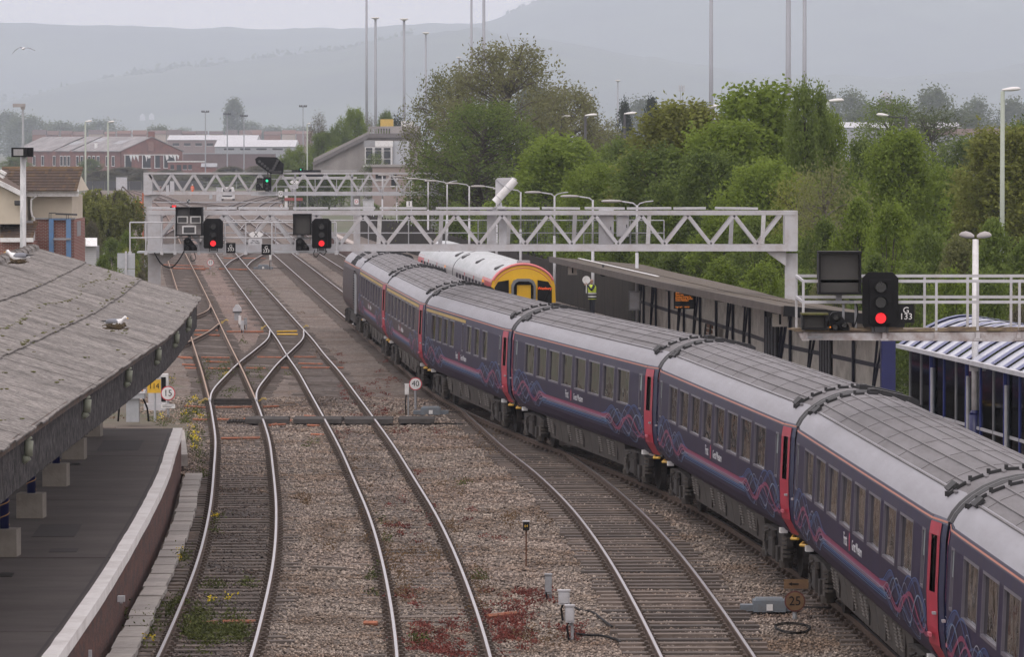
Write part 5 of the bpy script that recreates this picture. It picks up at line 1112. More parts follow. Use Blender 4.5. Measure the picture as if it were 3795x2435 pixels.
# ---- the yellow-fronted train standing at the platform
ru_red = M('unit_red', (.5, .05, .06), .35, 0, .08, 2); ru_or = M('unit_orange', (.62, .22, .1), .35, 0, .08, 2); ru_wh = M('unit_white', (.5, .5, .51), .35, 0, .06, 2, dirt=((.4, .38, .36), .4, 2)); ru_pink = M('unit_pink', (.68, .2, .2), .4, 0, .05, 2)
wet_roof = M('pale_wet_roof', (.4, .42, .43), .3, 0, .12, .8, dirt=((.2, .24, .22), .6, 1.4), stretch=(.4, 2, 2)); fy = M('front_yellow', (.72, .42, .015), .4, 0, .05, 2)
def unit(label, far, near, front):
    F, Nn = PLAT.pt(far), PLAT.pt(near); d = Nn - F; h = d.length / 2 - .15; t = thing('railway_carriage', label, 'railway carriage', (F + Nn) / 2, math.atan2(d.y, d.x), 'carriages of the yellow-fronted train')
    zs = [p[0] for p in PROF]; wn = [(-9 + i * 1.9, -9 + i * 1.9 + 1.3) for i in range(9)]
    for s in (-1, 1):
        for nm, a, b, mt in ((('side_red', h - 3.6, h, ru_red), ('side_orange', h - 5.2, h - 3.6, ru_or), ('side_white', -h, h - 5.2, ru_wh)) if front else (('side_white', -h + 4, h, ru_wh), ('side_red', -h, -h + 4, ru_red))):
            ho = [(q0, q1, 2.0, 2.8) for q0, q1 in wn if a <= q0 and q1 <= b]; xs = sorted(set([a, b] + [v for q in ho for v in q[:2]])); mb = MB(); side_skin(mb, s, xs, zs, h + 9, ho); mb.build(nm, mt, t)
            for q0, q1, _, _ in ho: window(t, s, q0, q1, 2.0, 2.8, h + 9)
        ribbon(t, s, [(x, 3.0) for x in np.linspace(-h, h, 14)], .1, ru_wh, h + 9, 'cantrail_line', .01); (ribbon(t, s, [(x, 3.0) for x in np.linspace(h - 5, h, 6)], .1, ru_pink, h + 9, 'cantrail_line', .013) if front else None)
        mb = MB(); mb.box((h - 4.4, s * 1.335, 2.9), (.1, .03, .1)); mb.build('door_lamp', EM('door_lamp', (1, .35, .05), 1.0), t)
        for x in (h - 9.5, h - 15): MB().box((x, s * 1.335, 2.88), (.08, .02, .16)).build('side_marker', ru_red, t)
    full = [(-y, z) for y, z in ROOF] + [(y, z) for y, z in ROOF[-2::-1]]; mb = MB(); mb.loft([[Vector((x, y, z)) for y, z in full] for x in (-h, 0, h - .5)], closed=False); mb.f = [f[::-1] for f in mb.f]; mb.build('roof', wet_roof, t, None, None, True)
    mb = MB(); mb.loft([[Vector((x, y, z)) for y, z in full] for x in (h - .5, h)], closed=False); mb.f = [f[::-1] for f in mb.f]; mb.build('roof_edge_band', ru_pink if front else wet_roof, t, None, None, True)
    for x in (-h + 1.2, -1.5, h - 2.4):
        for s in (-1, 1): mb = MB(); mb.loft([[Vector((x + u * .55, s * y, z)) for y, z in ((.62, 3.5), (.62, 3.62 - abs(u) * .06), (.95, 3.5 - abs(u) * .05), (1.0, 3.36))] for u in (-1, -.6, .6, 1)]); mb.build('roof_pod', roof_dark, t)
    mb = MB(); mb.box((h - .9, .1, 3.73), (.7, .5, .1)); mb.build('roof_box', mid_grey, t)
    MB().box((0, 0, .8), (2 * h - 1, 2.3, .45)).build('underframe', under_d, t)
    for e in (-1, 1): bogie(t, e * (h - 3.2))
    sil = [(-pw(q), q) for q in (.95, 1.25, 2.0, 2.8)] + [(-a, b) for a, b in ROOF] + [(a, b) for a, b in ROOF[-2::-1]] + [(pw(q), q) for q in (2.8, 2.0, 1.25, .95)]
    if front:
        MB().extr([(h, y, z) for y, z in sil], (.06, 0, 0)).build('front_panel', fy, t)
        mb = MB(); mb.tube([(h + .07, y * .985, z - .02) for y, z in full], .055, 6); mb.build('front_rim', ru_pink, t); mb = MB(); mb.tube([(h + .065, y * .93, z - .17) for y, z in full], .018, 5); mb.build('front_line', ru_or, t)
        for s in (-1, 1):
            o = MB().extr([(h + .06, s * .6, 1.9), (h + .06, s * 1.2, 1.9), (h + .06, s * 1.2, 2.75), (h + .06, s * 1.05, 2.98), (h + .06, s * .6, 3.05)], (.025, 0, 0)).build('cab_window', GLASS('cab_glass', (.012, .012, .013), .06, .05, 1), t)
            if s > 0: link('lettering', text_mesh('Westbury', .15, EM('red_led', (1, .12, .03), 1.1), 'CENTER', .003, .95), o, (h + .1, .9, 2.72), (R(90), 0, R(90)))
            MB().bar((h + .1, s * .75, 2.0), (h + .1, s * 1.05, 2.6), .02, .02).build('wiper', black, o)
        pts = [(-.5, 1.0), (-.5, 2.85), (-.42, 3.02), (-.25, 3.1), (.25, 3.1), (.42, 3.02), (.5, 2.85), (.5, 1.0)]
        mb = MB(); mb.loft([[Vector((x, y * k, 1 + (z - 1) * (1 if k == 1 else .955))) for x, k in ((h + .06, 1), (h + .38, 1), (h + .38, .84), (h + .06, .84))] for y, z in pts]); mb.build('gangway_frame', M('gangway_grey', (.16, .17, .18), .6), t)
        MB().box((h + .12, 0, 2.0), (.06, .8, 2.1)).build('gangway_recess', black, t); MB().box((h + .17, .02, 1.93), (.05, .58, 1.85)).build('gangway_door', fy, t)
        MB().box((h + .15, 0, .8), (.3, .5, .3)).build('coupler', black, t)
    else: MB().add([(h, y, z) for y, z in sil], [tuple(range(len(sil)))]).build('end_wall', black, t)
    t.scale = (1, .93, 1)
    MB().add([(-h, y, z) for y, z in sil], [tuple(range(len(sil)))[::-1]]).build('end_wall', black, t)
unit('front carriage with yellow end of the red and white train behind the long train', 207.5, 185, True)
unit('rear carriage of the red and white train at the right platform', 230, 207.5, False)

# ================================================================ BUILDINGS AND MASTS
def panel(mb, x0, y0, x1, y1, Y, dep, base=Vector((0, 0, 0))):
    """an upright slab between photo pixels (x0,y0)-(x1,y1) whose face stands at distance Y"""
    a, b = A(x0, y1, Y), A(x1, y0, Y); mb.box(Vector(((a.x + b.x) / 2, Y + dep / 2, (a.z + b.z) / 2)) - base, (b.x - a.x, dep, b.z - a.z)); return mb
def hip(mb, P4, rise, over=0): pass
render_m = M('cream_render', (.56, .5, .4), .85, 0, .05, .8, dirt=((.4, .35, .28), .4, .7), coord='World')
def brick_mat(name, c1, c2, mortar, sc_):
    m = M(name, c1, .9, 0, .2, 1.5); t = m.node_tree; b = t.nodes['Principled BSDF']; g = t.nodes.new('ShaderNodeNewGeometry')
    mp_ = t.nodes.new('ShaderNodeMapping'); mp_.inputs['Rotation'].default_value = (R(90), 0, 0); bt = t.nodes.new('ShaderNodeTexBrick'); bt.inputs['Scale'].default_value = sc_
    bt.inputs['Color1'].default_value = c1 + (1,); bt.inputs['Color2'].default_value = c2 + (1,); bt.inputs['Mortar'].default_value = mortar + (1,); bt.inputs['Mortar Size'].default_value = .012
    bt.inputs['Brick Width'].default_value = .225; bt.inputs['Row Height'].default_value = .075
    t.links.new(g.outputs['Position'], mp_.inputs['Vector']); t.links.new(mp_.outputs[0], bt.inputs['Vector']); t.links.new(bt.outputs['Color'], b.inputs['Base Color']); return m
brick = brick_mat('red_brick', (.21, .06, .045), (.27, .085, .06), (.33, .29, .26), 1.0)
old_brick = M('old_red_brick', (.2, .075, .055), .9, 0, .25, .6, dirt=((.1, .055, .05), .6, .25), coord='World')
tile_m = [M('brown_tile_%d' % i, c, .9, 0, .25, 5, dirt=((.2, .12, .04), d_, 3)) for i, (c, d_) in enumerate((((.1, .07, .055), .2), ((.085, .062, .052), .2), ((.12, .082, .058), .6)))]
blue_st = M('blue_steel', (.1, .22, .42), .55, 0, .1, 2, dirt=((.15, .18, .2), .4, 3))
h = thing('house', 'cream and brick building with brown tiled roof behind the left canopy', 'building', A(140, 960, 240)); hb = Vector((A(140, 960, 240).x, 240, -.4)); h.location = hb
panel(MB(), 120, 725, 266, 812, 240, 6, hb).build('cream_wall', render_m, h)
panel(MB(), 128, 812, 275, 1160, 239.6, 6, hb).build('brick_wall', brick, h)
panel(MB(), 96, 709, 290, 728, 239.3, .25, hb).build('eaves_board', white, h); panel(MB(), 100, 702, 291, 711, 239.1, .2, hb).build('gutter', white, h)
panel(MB(), 126, 807, 278, 813, 239.5, .2, hb).build('flashing_or_highlight', mid_grey, h)
def tile_roof(parent, base, x0, x1, y0, y1, Y0, Y1_, cols, rows, seed):
    """pantiles laid from eave (y1 at Y0) to ridge (y0 at Y1_)"""
    a = A(x0, y1, Y0); b = A(x1, y1, Y0); c = A(x0, y0, Y1_); r_ = random.Random(seed); w_ = (b.x - a.x) / cols; up = Vector((0, Y1_ - Y0, c.z - a.z)); L = up.length / rows; un = up.normalized(); nn = Vector((0, -un.z, un.y))
    ms = []
    for m in tile_m:
        mb = MB(); k = 9; prof = [(w_ * (i / k), .03 * abs(math.sin(i / k * 3 * math.pi))) for i in range(k + 1)]
        mb.loft([[Vector((x, 0, 0)) + un * (q * (L + .05)) + nn * (z + .04 * (1 - q)) for x, z in prof] for q in (0, 1)], closed=False)
        mb.add([Vector((x, 0, 0)) + nn * (z + .04) for x, z in prof] + [Vector((x, 0, 0)) for x, z in prof], [(i, i + 1, k + 2 + i, k + 1 + i) for i in range(k)]); ms.append(mb.mesh('roof_tile', m))
    for i in range(cols):
        for j in range(rows): link('roof_tile', ms[2 if (j == rows - 1 or i > cols - 2) and r_.random() < .7 else r_.randrange(2) if r_.random() < .9 else 2], parent, Vector((a.x + i * w_, a.y, a.z)) + un * (j * L) + nn * r_.uniform(0, .006) - base)
    MB().add([a - base, b - base, Vector((b.x, c.y, c.z)) - base, c - base], [(0, 1, 2, 3)]).build('roof_deck', tile_m[1], parent)
    MB().cyl(c - base, Vector((b.x, c.y, c.z)) - base, .1, None, 8).build('ridge', tile_m[2], parent)
tile_roof(h, hb, 8, 285, 624, 708, 239.0, 242.4, 24, 8, 1)
MB().add([A(285, 708, 239.0) - hb, Vector((A(285, 708, 239).x, 245.8, A(285, 708, 239).z)) - hb, A(285, 624, 242.4) - hb], [(0, 1, 2)]).build('gable_end', render_m, h)
tile_roof(h, hb, 0, 122, 826, 881, 236.5, 238.9, 11, 6, 2)
panel(MB(), 0, 881, 123, 897, 236.3, .2, hb).build('eaves_board', white, h); panel(MB(), 0, 895, 122, 1150, 236.8, 3, hb).build('brick_wall', brick, h); panel(MB(), 0, 817, 122, 828, 238.8, .3, hb).build('flashing_or_highlight', mid_grey, h)
mb = MB(); a0, a1, a2, a3 = A(-60, 660, 237), A(80, 730, 237), A(80, 830, 237), A(-60, 830, 237); mb.extr([p - hb for p in (a0, a1, a2, a3)], (0, 5, 0)); mb.build('gable_wall', render_m, h)
MB().bar(A(-60, 648, 236.7) - hb, A(80, 718, 236.7) - hb, .3, .22, (0, 0, 1)).build('bargeboard', white, h); MB().add([A(-60, 640, 236.6) - hb, A(80, 710, 236.6) - hb, A(120, 706, 241) - hb, A(-20, 636, 241) - hb], [(0, 1, 2, 3)]).build('gable_roof', tile_m[0], h)
MB().bar(A(0, 632, 236) - hb, A(22, 645, 236) - hb, .5, .14).bar(A(0, 648, 236) - hb, A(15, 658, 236) - hb, .5, .12).build('roof_vent', white, h)
mb = MB(); mb.tube([A(*p, 239.2) - hb for p in ((138, 716), (133, 728), (116, 740), (114, 770), (119, 800), (127, 806), (127, 945))], .05, 6); mb.build('downpipe', white, h)
panel(MB(), 53, 743, 78, 756, 236.5, .3, hb).build('wall_lamp', dark_grey, h); panel(MB(), 54, 756, 78, 761, 236.4, .3, hb).build('lamp_lens', black, h)
for xa in (182, 246): panel(MB(), xa, 811, xa + 16, 1150, 239.2, .25, hb).build('blue_column', blue_st, h)
panel(MB(), 197, 882, 262, 889, 239.1, .1, hb).build('tie_rail', mid_grey, h)
mb = MB(); mb.bar(A(182, 789, 239.2) - hb, A(206, 789, 239.2) - hb, .05, .05).bar(A(206, 792, 239.2) - hb, A(286, 795, 239.2) - hb, .12, .09)
for q in (182, 189, 246, 253): mb.bar(A(q, 789 if q < 200 else 795, 239.2) - hb, A(q, 812, 239.2) - hb, .03, .03)
mb.build('shutter_frame', dark_grey, h); panel(MB(), 197, 811, 247, 815, 239.3, .1, hb).build('lintel', blue_st, h); panel(MB(), 274, 820, 286, 875, 241, 2, hb).build('side_return', mid_grey, h)
# shed
s = thing('shed', 'small pale slatted shed with white roof beside the brick building', 'shed', A(318, 1000, 300)); sbv = Vector((A(318, 1000, 300).x, 300, -.4)); s.location = sbv
panel(MB(), 279, 912, 358, 1060, 300.1, 2, sbv).build('wall', mid_grey, s)
for i in range(12): panel(MB(), 278, 914 + i * 7, 357, 920 + i * 7, 300 - .02, .06, sbv).build('board', M('shed_board', (.44, .44, .45), .7, 0, .06, 2), s)
MB().add([A(276, 912, 299.6) - sbv, A(360, 912, 299.6) - sbv, A(360, 881, 301) - sbv, A(276, 881, 301) - sbv], [(0, 1, 2, 3)]).build('roof', white, s); panel(MB(), 306, 884, 318, 911, 299.55, .05, sbv).build('roof_strip', M('strip_grey', (.5, .5, .46), .7), s)
# back of a road sign
s = thing('sign_board', 'grey backs of two stacked sign boards on a post', 'sign', A(467, 1040, 200)); sbv = s.location.copy()
for ya, yb in ((938, 995), (997, 1060)): panel(MB(), 435, ya, 500, yb, 200, .03, sbv).build('panel', galv, s)
panel(MB(), 464, 931, 470, 1300, 199.9, .08, sbv).build('post', pale_grey, s)
# tall white pole with floodlights and a street lamp head
p = A(87, 930, 165); s = thing('lighting_pole', 'tall flaking white pole with black floodlights in front of the cream house', 'lamp post', (p.x, 165, -.3)); sbv = s.location.copy(); z1, z2 = A(87, 560, 165).z, A(87, 395, 165).z
MB().cyl((-.03, 0, 0), (0, 0, z1 + .3), .12, .1, 12).build('lower_pole', M('flaking_white', (.62, .62, .62), .6, 0, .05, 2, dirt=((.25, .27, .28), .75, 1.6, (3, 3, .7))), s, None, None, True); MB().cyl((0, 0, z1 + .3), (0, 0, z2 + .3), .045, .04, 10).build('upper_pole', galv, s)
MB().box((-.13, 0, z2 + .35), (.42, .2, .12)).box((.0, 0, z2 + .27), (.14, .12, .12)).build('lamp_head', M('old_lamp_head', (.36, .34, .335), .7), s)
for xa, xb in ((42, 98), (92, 122)):
    o = panel(MB(), xa, 546, xb, 581, 164.6 if xa < 50 else 164.9, .25, sbv).build('floodlight', black, s); 
    if xa < 50: panel(MB(), xa + 8, 552, xb - 12, 576, 164.57, .05, sbv).build('glass', M('flood_glass', (.3, .3, .3), .2), o)
# street lamps
def street_lamp(label, px, ytop, Y, head, hx, col=galv, r_=.075, group='street lamps', hw=1.0, arm=0.0):
    p = A(px, ytop, Y); s = thing('street_lamp', label, 'lamp post', (p.x, Y, -.4), 0, group); z = p.z + .4
    MB().cyl((0, 0, 0), (0, 0, z), r_ * 1.25, r_, 10).build('column', col, s, None, None, True)
    if arm: MB().cyl((0, 0, z - .1), (arm, 0, z), r_ * .5, None, 6).build('arm', col, s)
    L = .62 * hw * hx; mb = MB()
    mb.loft([[Vector((arm + L * u, .15 * w_ * math.cos(a), z + .04 + .05 * u + .1 * w_ * (math.sin(a) if math.sin(a) > 0 else .6 * math.sin(a)))) for a in np.arange(0, 6.2, 6.2832 / 8)] for u, w_ in ((-.05, .4), (.15, .75), (.5, 1.1), (.85, .95), (1.0, .3))]); mb.build('lamp_head', M('lamp_head_white', (.7, .69, .68), .5, 0, .05, 2), s, None, None, True)
drk = M('dark_column', (.05, .05, .055), .6, 0, .1, 2); grn = M('pale_green_column', (.36, .4, .34), .6, 0, .06, 2)
for lab, px, yt, Y, hx, col, r_, hw, arm in (
    ('left of two slim pale street lamps above the willow', D(200), D(286), 400, 1, grn, .07, .9, 0), ('right of two slim pale street lamps above the willow', D(253), D(287), 400, 1, grn, .07, .9, 0),
    ('tall pale green street lamp standing at the right edge of the photo', D(2350), D(213), 190, 1, grn, .085, 1.15, 0), ('dark street lamp with a left-pointing arm above the trees at right', D(2124), D(272), 260, -1, drk, .075, 1.0, -1.0),
    ('pale street lamp head rising out of the bright green trees', D(1941), D(239), 215, 1, grn, .085, 1.15, 0), ('dark street lamp standing in front of the two small pines', D(1464), D(268), 300, 1, drk, .08, 1.25, 0),
    ('dark street lamp just right of the big brown-green tree', D(1372), D(272), 300, 1, drk, .08, 1.2, 0), ('dark street lamp peeping above the right flank of the big tree', D(1369), D(225), 420, 1, drk, .1, 1.1, 0),
    ('street lamp half hidden inside the big brown-green tree', D(1316), D(275), 330, 1, drk, .075, 1.0, 0), ('pale street lamp above the far embankment trees', D(720), D(291), 520, 1, grn, .07, .6, 0),
    ('street lamp head poking above the trees left of the tallest right masts', D(1660), D(252), 260, 1, drk, .07, .9, 0)):
    street_lamp(lab, px, yt, Y, 0, hx, col, r_, 'street lamps', hw, arm)
# high masts
mast_m = M('mast_grey', (.3, .31, .34), .5, .2, .06, .3)
def high_mast(label, px, ytop, Y, r_, head=True):
    p = A(px, ytop, Y); s = thing('high_mast', label, 'mast', (p.x, Y, -.5), 0, 'tall lighting masts'); z = p.z + .5
    MB().cyl((0, 0, 0), (0, 0, z), r_ * 1.4, r_, 12).build('column', mast_m, s, None, None, True)
    if head:
        mb = MB(); mb.cyl((0, 0, z), (0, 0, z + .35), r_, r_ * 3.6, 12).cyl((0, 0, z + .35), (0, 0, z + .6), r_ * 3.6, r_ * 3.2, 12); mb.build('head', M('lamp_head_white', (.7, .69, .68), .5), s)
for a in (('leftmost tall mast, running out of the top of the photo', D(859), -90, 1000, .22, False), ('saucer-headed mast next to the leftmost tall mast', D(880), D(45), 1100, .28), ('saucer-headed mast above the concrete flyover', D(947), D(48), 1100, .28), ('shorter saucer-headed mast left of the big tree', D(998), D(80), 1250, .26),
          ('low saucer-headed mast half behind the big tree', D(1076), D(137), 1500, .24), ('tall mast rising behind the left side of the big tree', D(1105), -80, 900, .2, False), ('tall mast rising behind the crown of the big tree', D(1134), -80, 800, .24, False), ('small far saucer-headed mast above the pines', D(1448), D(191), 1500, .24),
          ('lone thick mast above the trees right of centre', D(1667), -90, 640, .24, False), ('thicker of the paired masts at right', D(1848), -90, 560, .28, False), ('thinner of the paired masts at right', D(1886), -90, 620, .24, False)):
    high_mast(*a)
for i, (px, yt, lab) in enumerate(((761, 415, 'left of three floodlight masts by the poplar'), (842, 424, 'floodlight mast standing in front of the poplar'), (904, 431, 'right of three floodlight masts by the poplar'), (1123, 395, 'lone small mast above the embankment trees'))):
    p = A(px, yt, 1500); s = thing('floodlight_mast', lab, 'mast', (p.x, 1500, -.5), 0, 'floodlight masts'); z = p.z + .5; MB().cyl((0, 0, 0), (0, 0, z), .22, .14, 8).build('column', mast_m, s)
    mb = MB(); mb.box((0, 0, z), (2.4, .3, .2)); o = mb.build('head_frame', dark_grey, s)
    for k in (-1, -.4, .4, 1): MB().box((k, -.2, z + .3), (.5, .4, .45)).build('floodlight', dark_grey, s)
s = thing('telecom_mast', 'small lattice telecom mast above the trees', 'mast', (A(2526, 390, 1600).x, 1600, -.5)); z = A(2526, 318, 1600).z + .5; mb = MB()
for sx in (-.6, .6):
    for sy in (-.6, .6): mb.bar((sx, sy, 0), (sx * .6, sy * .6, z), .14, .14)
for k in range(14): mb.bar((-.6, -.6, k * z / 14), (.6, -.6, (k + 1) * z / 14), .1, .1)
mb.build('lattice', mast_m, s)
for k in (-.8, .0, .8): MB().box((k, -.5, z - .8), (.35, .3, 2.2)).build('antenna_panel', pale_grey, s)
# ruined brick warehouse
whs = M('cement_roof_pale', (.3, .28, .28), .9, 0, .2, .12, dirt=((.13, .12, .12), .7, .3), coord='World')
C0 = A(448, 634, 1600); C0.z = -.5; w = thing('warehouse', 'derelict red brick warehouse with torn pale roof at far left', 'building', C0); th = R(35); eg = Vector((math.cos(th), math.sin(th), 0)); es = Vector((-math.sin(th), math.cos(th), 0))
EH, RH, GW, LL = 6.9, 11.6, 24.0, 74.0
def WL(u, v, z): return eg * u + es * v + Vector((0, 0, z))
mb = MB(); mb.extr([WL(0, 0, 0), WL(GW, 0, 0), WL(GW, 0, EH), WL(GW / 2, 0, RH), WL(0, 0, EH)], es * .4); mb.build('gable_wall', old_brick, w)
MB().bar(WL(.2, 0, EH / 2), WL(.2, LL, EH / 2), .4, EH).build('side_wall', old_brick, w); MB().bar(WL(GW - .2, .4, EH / 2), WL(GW - .2, LL, EH / 2), .4, EH).build('side_wall', old_brick, w)
for (v0, v1) in ((-.3, 32), (34, 44), (46, LL)): mb = MB(); mb.extr([WL(-.6, v0, EH - .1), WL(GW / 2, v0, RH + .1), WL(GW / 2, v0, RH + .35), WL(-.6, v0, EH + .15)], es * (v1 - v0)); mb.build('roof_slope', whs, w)
mb = MB(); mb.extr([WL(GW + .6, -.3, EH - .1), WL(GW / 2, -.3, RH + .1), WL(GW / 2, -.3, RH + .35), WL(GW + .6, -.3, EH + .15)], es * (LL + .3)); mb.build('roof_slope', whs, w)
for v0, u in ((9, .45), (26, .6), (38, .4)): MB().add([WL(GW / 2 * u, v0, EH + (RH - EH) * u + .42), WL(GW / 2 * u, v0 + 6, EH + (RH - EH) * u + .42), WL(GW / 2 * (u + .25), v0 + 6, EH + (RH - EH) * (u + .25) + .42), WL(GW / 2 * (u + .25), v0, EH + (RH - EH) * (u + .25) + .42)], [(0, 1, 2, 3)]).build('roof_patch', mid_grey, w)
MB().box(WL(GW / 2 + .5, 1, RH + .9), (2.2, 1.6, 2.2)).build('chimney', old_brick, w); MB().box(WL(2, 20, RH - 3.2), (1, 1, 2.6)).build('roof_vent', white, w)
MB().box(WL(GW / 2 - 1, -.1, RH - 3), (3, .2, 3)).build('gable_patch', M('pale_brick_patch', (.22, .12, .1), .9), w)
for i, v in enumerate((4, 8, 14, 17, 20, 25, 28, 34, 36.5, 39, 44, 52, 58, 64)): 
    o = MB().bar(WL(-.08, v, 3.6), WL(-.08, v + 1.6, 3.6), .16, 3.2).build('window', black, w); MB().bar(WL(-.2, v - .1, 5.3), WL(-.2, v + 1.7, 5.3), .1, .25).bar(WL(-.2, v - .1, 1.95), WL(-.2, v + 1.7, 1.95), .1, .2).bar(WL(-.22, v - .05, 2), WL(-.22, v - .05, 5.3), .1, .12).bar(WL(-.22, v + 1.65, 2), WL(-.22, v + 1.65, 5.3), .1, .12).build('frame', white, o)
for u, wd in ((1.4, 2.6), (8.2, 3.2), (13, 2.0), (16.5, 5)): 
    o = MB().box(WL(u + wd / 2, -.1, 3.4), (wd, .25, 4.2), th).build('window', black, w); MB().box(WL(u + wd / 2, -.3, 1.3), (wd + .3, .2, .2), th).box(WL(u, -.3, 3.4), (.2, .2, 4.2), th).build('frame', white, o)
MB().box(WL(11.5, -.3, 5.75), (21, .3, .25), th).build('string_course', white, w)
r = random.Random(1)
for u in (3, 4.2, 5.4, 9, 10, 17, 18.5, 20, 21.3): mb = MB(); mb.add([WL(u, -.5, 5.6), WL(u + 1.2, -.5, 5.6), WL(u + 1.0 + r.uniform(-.5, .5), -.55, 5.6 - r.uniform(.8, 2.6)), WL(u + .4, -.55, 5.6 - r.uniform(.5, 1.8))], [(0, 1, 2, 3)]); mb.build('torn_sheet', white, w)
def block(label, cat, x0, y0, x1, y1, Y, dep, wm, rm, roof=.0, ytop=None, wins=(), name='building', group=None):
    """plain building: walls (x0..x1, y0..ground), roof from y0 up to ytop"""
    a, b = A(x0, y0, Y), A(x1, y0, Y); s = thing(name, label, cat, ((a.x + b.x) / 2, Y, -.5), 0, group); W, H = b.x - a.x, a.z + .5
    MB().box((0, dep / 2, H / 2), (W, dep, H)).build('wall', wm, s)
    if ytop is not None:
        zt = A(x0, ytop, Y + dep / 2).z + .5; mb = MB(); mb.extr([(-W / 2 - .3, -.4, H), (-W / 2 - .3, dep + .4, H), (-W / 2 - .3, dep / 2, zt)], (W + .6, 0, 0)); mb.build('roof', rm, s)
    else: MB().box((0, dep / 2, H + .15), (W + .4, dep + .4, .3)).build('roof', rm, s)
    for (xa, ya, xb, yb) in wins:
        p, q = A(xa, yb, Y), A(xb, ya, Y); o = MB().box(((p.x + q.x) / 2 - s.location.x, -.02, (p.z + q.z) / 2 + .5), (q.x - p.x, .1, q.z - p.z)).build('window', black, s); MB().box(((p.x + q.x) / 2 - s.location.x, -.1, p.z + .5), (q.x - p.x + .2, .12, .12)).build('sill', white, o)
    return s
block('low flat brick annex with white parapet beside the derelict warehouse', 'building', 622, 600, 752, 634, 1560, 8, old_brick, white, wins=[(632, 610, 645, 628), (655, 610, 672, 634), (678, 610, 692, 628), (698, 610, 711, 628)])
block('small dark pyramid-roofed hut beside the brick annex', 'building', 748, 618, 800, 634, 1500, 5, old_brick, mid_grey, ytop=604)
wroof = M('white_factory_roof', (.48, .48, .5), .5, 0, .05, .05, coord='World'); fwall = M('factory_wall', (.22, .16, .15), .8, 0, .15, .1, coord='World'); fgrey = M('factory_grey', (.3, .31, .33), .7, 0, .1, .1, coord='World')
block('long white-roofed factory behind the derelict warehouse', 'building', 621, 518, 950, 557, 2050, 30, fwall, wroof, ytop=500, wins=[(640 + i * 42, 530, 664 + i * 42, 540) for i in range(7)])
block('second white-roofed factory nearer the embankment trees', 'building', 796, 543, 1092, 561, 1850, 40, fgrey, wroof, ytop=518, wins=[(830 + i * 60, 549, 868 + i * 60, 557) for i in range(4)])
block('long low brown wall building in front of the factories', 'building', 679, 570, 1018, 594, 1700, 8, M('brown_wall', (.13, .08, .075), .9, 0, .2, .2, coord='World'), mid_grey)
block('white-roofed shed far beyond the trees at right', 'building', 3080, 472, 3560, 500, 1500, 30, fgrey, wroof, ytop=452)
block('long dark brown roofed building at the right edge beyond the trees', 'building', 3440, 500, 3900, 560, 1100, 20, fgrey, M('rust_roof_far', (.12, .075, .06), .9), ytop=476)
far_r = [M('far_roof_%d' % i, c, .9) for i, c in enumerate(((.13, .075, .06), (.1, .07, .065), (.17, .09, .065)))]; far_w = [M('far_wall_%d' % i, c, .9) for i, c in enumerate(((.25, .13, .1), (.4, .33, .28), (.2, .11, .09)))]
r = random.Random(12); x = 120.0; hn = -1
ORD = ('first second third fourth fifth sixth seventh eighth ninth tenth eleventh twelfth thirteenth fourteenth fifteenth sixteenth seventeenth eighteenth nineteenth twentieth'.split() + ['twenty-%s' % q for q in 'first second third fourth fifth'.split()])
while x < 1150:
    hn += 1; wd = r.uniform(34, 62); block('distant brown-roofed house, %s from the left in the row below the hills' % ORD[hn], 'house', x, 497 + r.uniform(-3, 3), x + wd, 520, 2600 + r.uniform(-150, 200), 9, far_w[r.randrange(3)], far_r[r.randrange(3)], ytop=484 + r.uniform(-4, 3), name='house', group='distant houses in rows'); x += wd + r.uniform(2, 14)
for x0, yy, lab in ((528, 430, 'left of two tiny white houses low on the hillside'), (562, 428, 'right of two tiny white houses low on the hillside')): 
    p = A(x0, yy, 8300); s = thing('house', lab, 'house', p); MB().box((0, 0, -3.5), (9, 8, 7)).build('wall', pale_grey, s); MB().extr([(-4.8, -4.2, 0), (4.8, -4.2, 0), (0, -4.2, 5)], (0, 8.4, 0)).build('roof', pale_grey, s)
s = thing('tower', 'distant slate-roofed pagoda tower among far trees at right', 'tower', (A(3283, 395, 1700).x, 1700, -.5)); zz = [A(3283, q, 1700).z + .5 for q in (440, 384, 366, 362, 336)]
MB().box((0, 0, zz[1] / 2), (5, 5, zz[1])).build('shaft', old_brick, s); MB().loft([[Vector((a * k, b * k, z)) for a, b in ((-1, -1), (1, -1), (1, 1), (-1, 1))] for z, k in ((zz[1], 4.2), (zz[2], 1.6), (zz[3], 1.6), (zz[3] + .1, 2.4), (zz[4], .15))]).build('roof', mid_grey, s)
# concrete flyover and the white-windowed bay
YF = 640.0; conc = M('flyover_concrete', (.33, .31, .3), .9, 0, .12, .25, dirt=((.2, .19, .18), .6, .35, (1, 1, .2)), coord='World')
fl = thing('flyover', 'grey concrete road flyover ramp climbing towards the big tree', 'bridge', (A(1366, 640, YF).x, YF, -.5)); fb_ = fl.location.copy()
def FP(x, y, Y=YF): return A(x, y, Y) - fb_
MB().extr([FP(1160, 640), FP(1160, 612), FP(1366, 508), FP(1366, 640)], (0, 8, 0)).build('ramp_wall', conc, fl); MB().extr([FP(1366, 640), FP(1366, 506), FP(1560, 500), FP(1560, 640)], (0, 8, 0)).build('abutment', conc, fl)
MB().bar(FP(1160, 608, YF - .3), FP(1366, 504, YF - .3), .5, .5).bar(FP(1366, 503, YF - .3), FP(1560, 500, YF - .3), .5, .6).build('ledge', M('dark_concrete', (.16, .15, .15), .9), fl)
for i in range(30):
    u = i / 29; x = 1165 + 201 * u; y0, y1 = 607 - 104 * u, 590 - 99 * u; MB().bar(FP(x, y0), FP(x, y1), .22, .18, (0, 1, 0)).build('baluster', conc, fl)
MB().bar(FP(1163, 590), FP(1368, 489), .2, .22).build('parapet_rail', conc, fl)
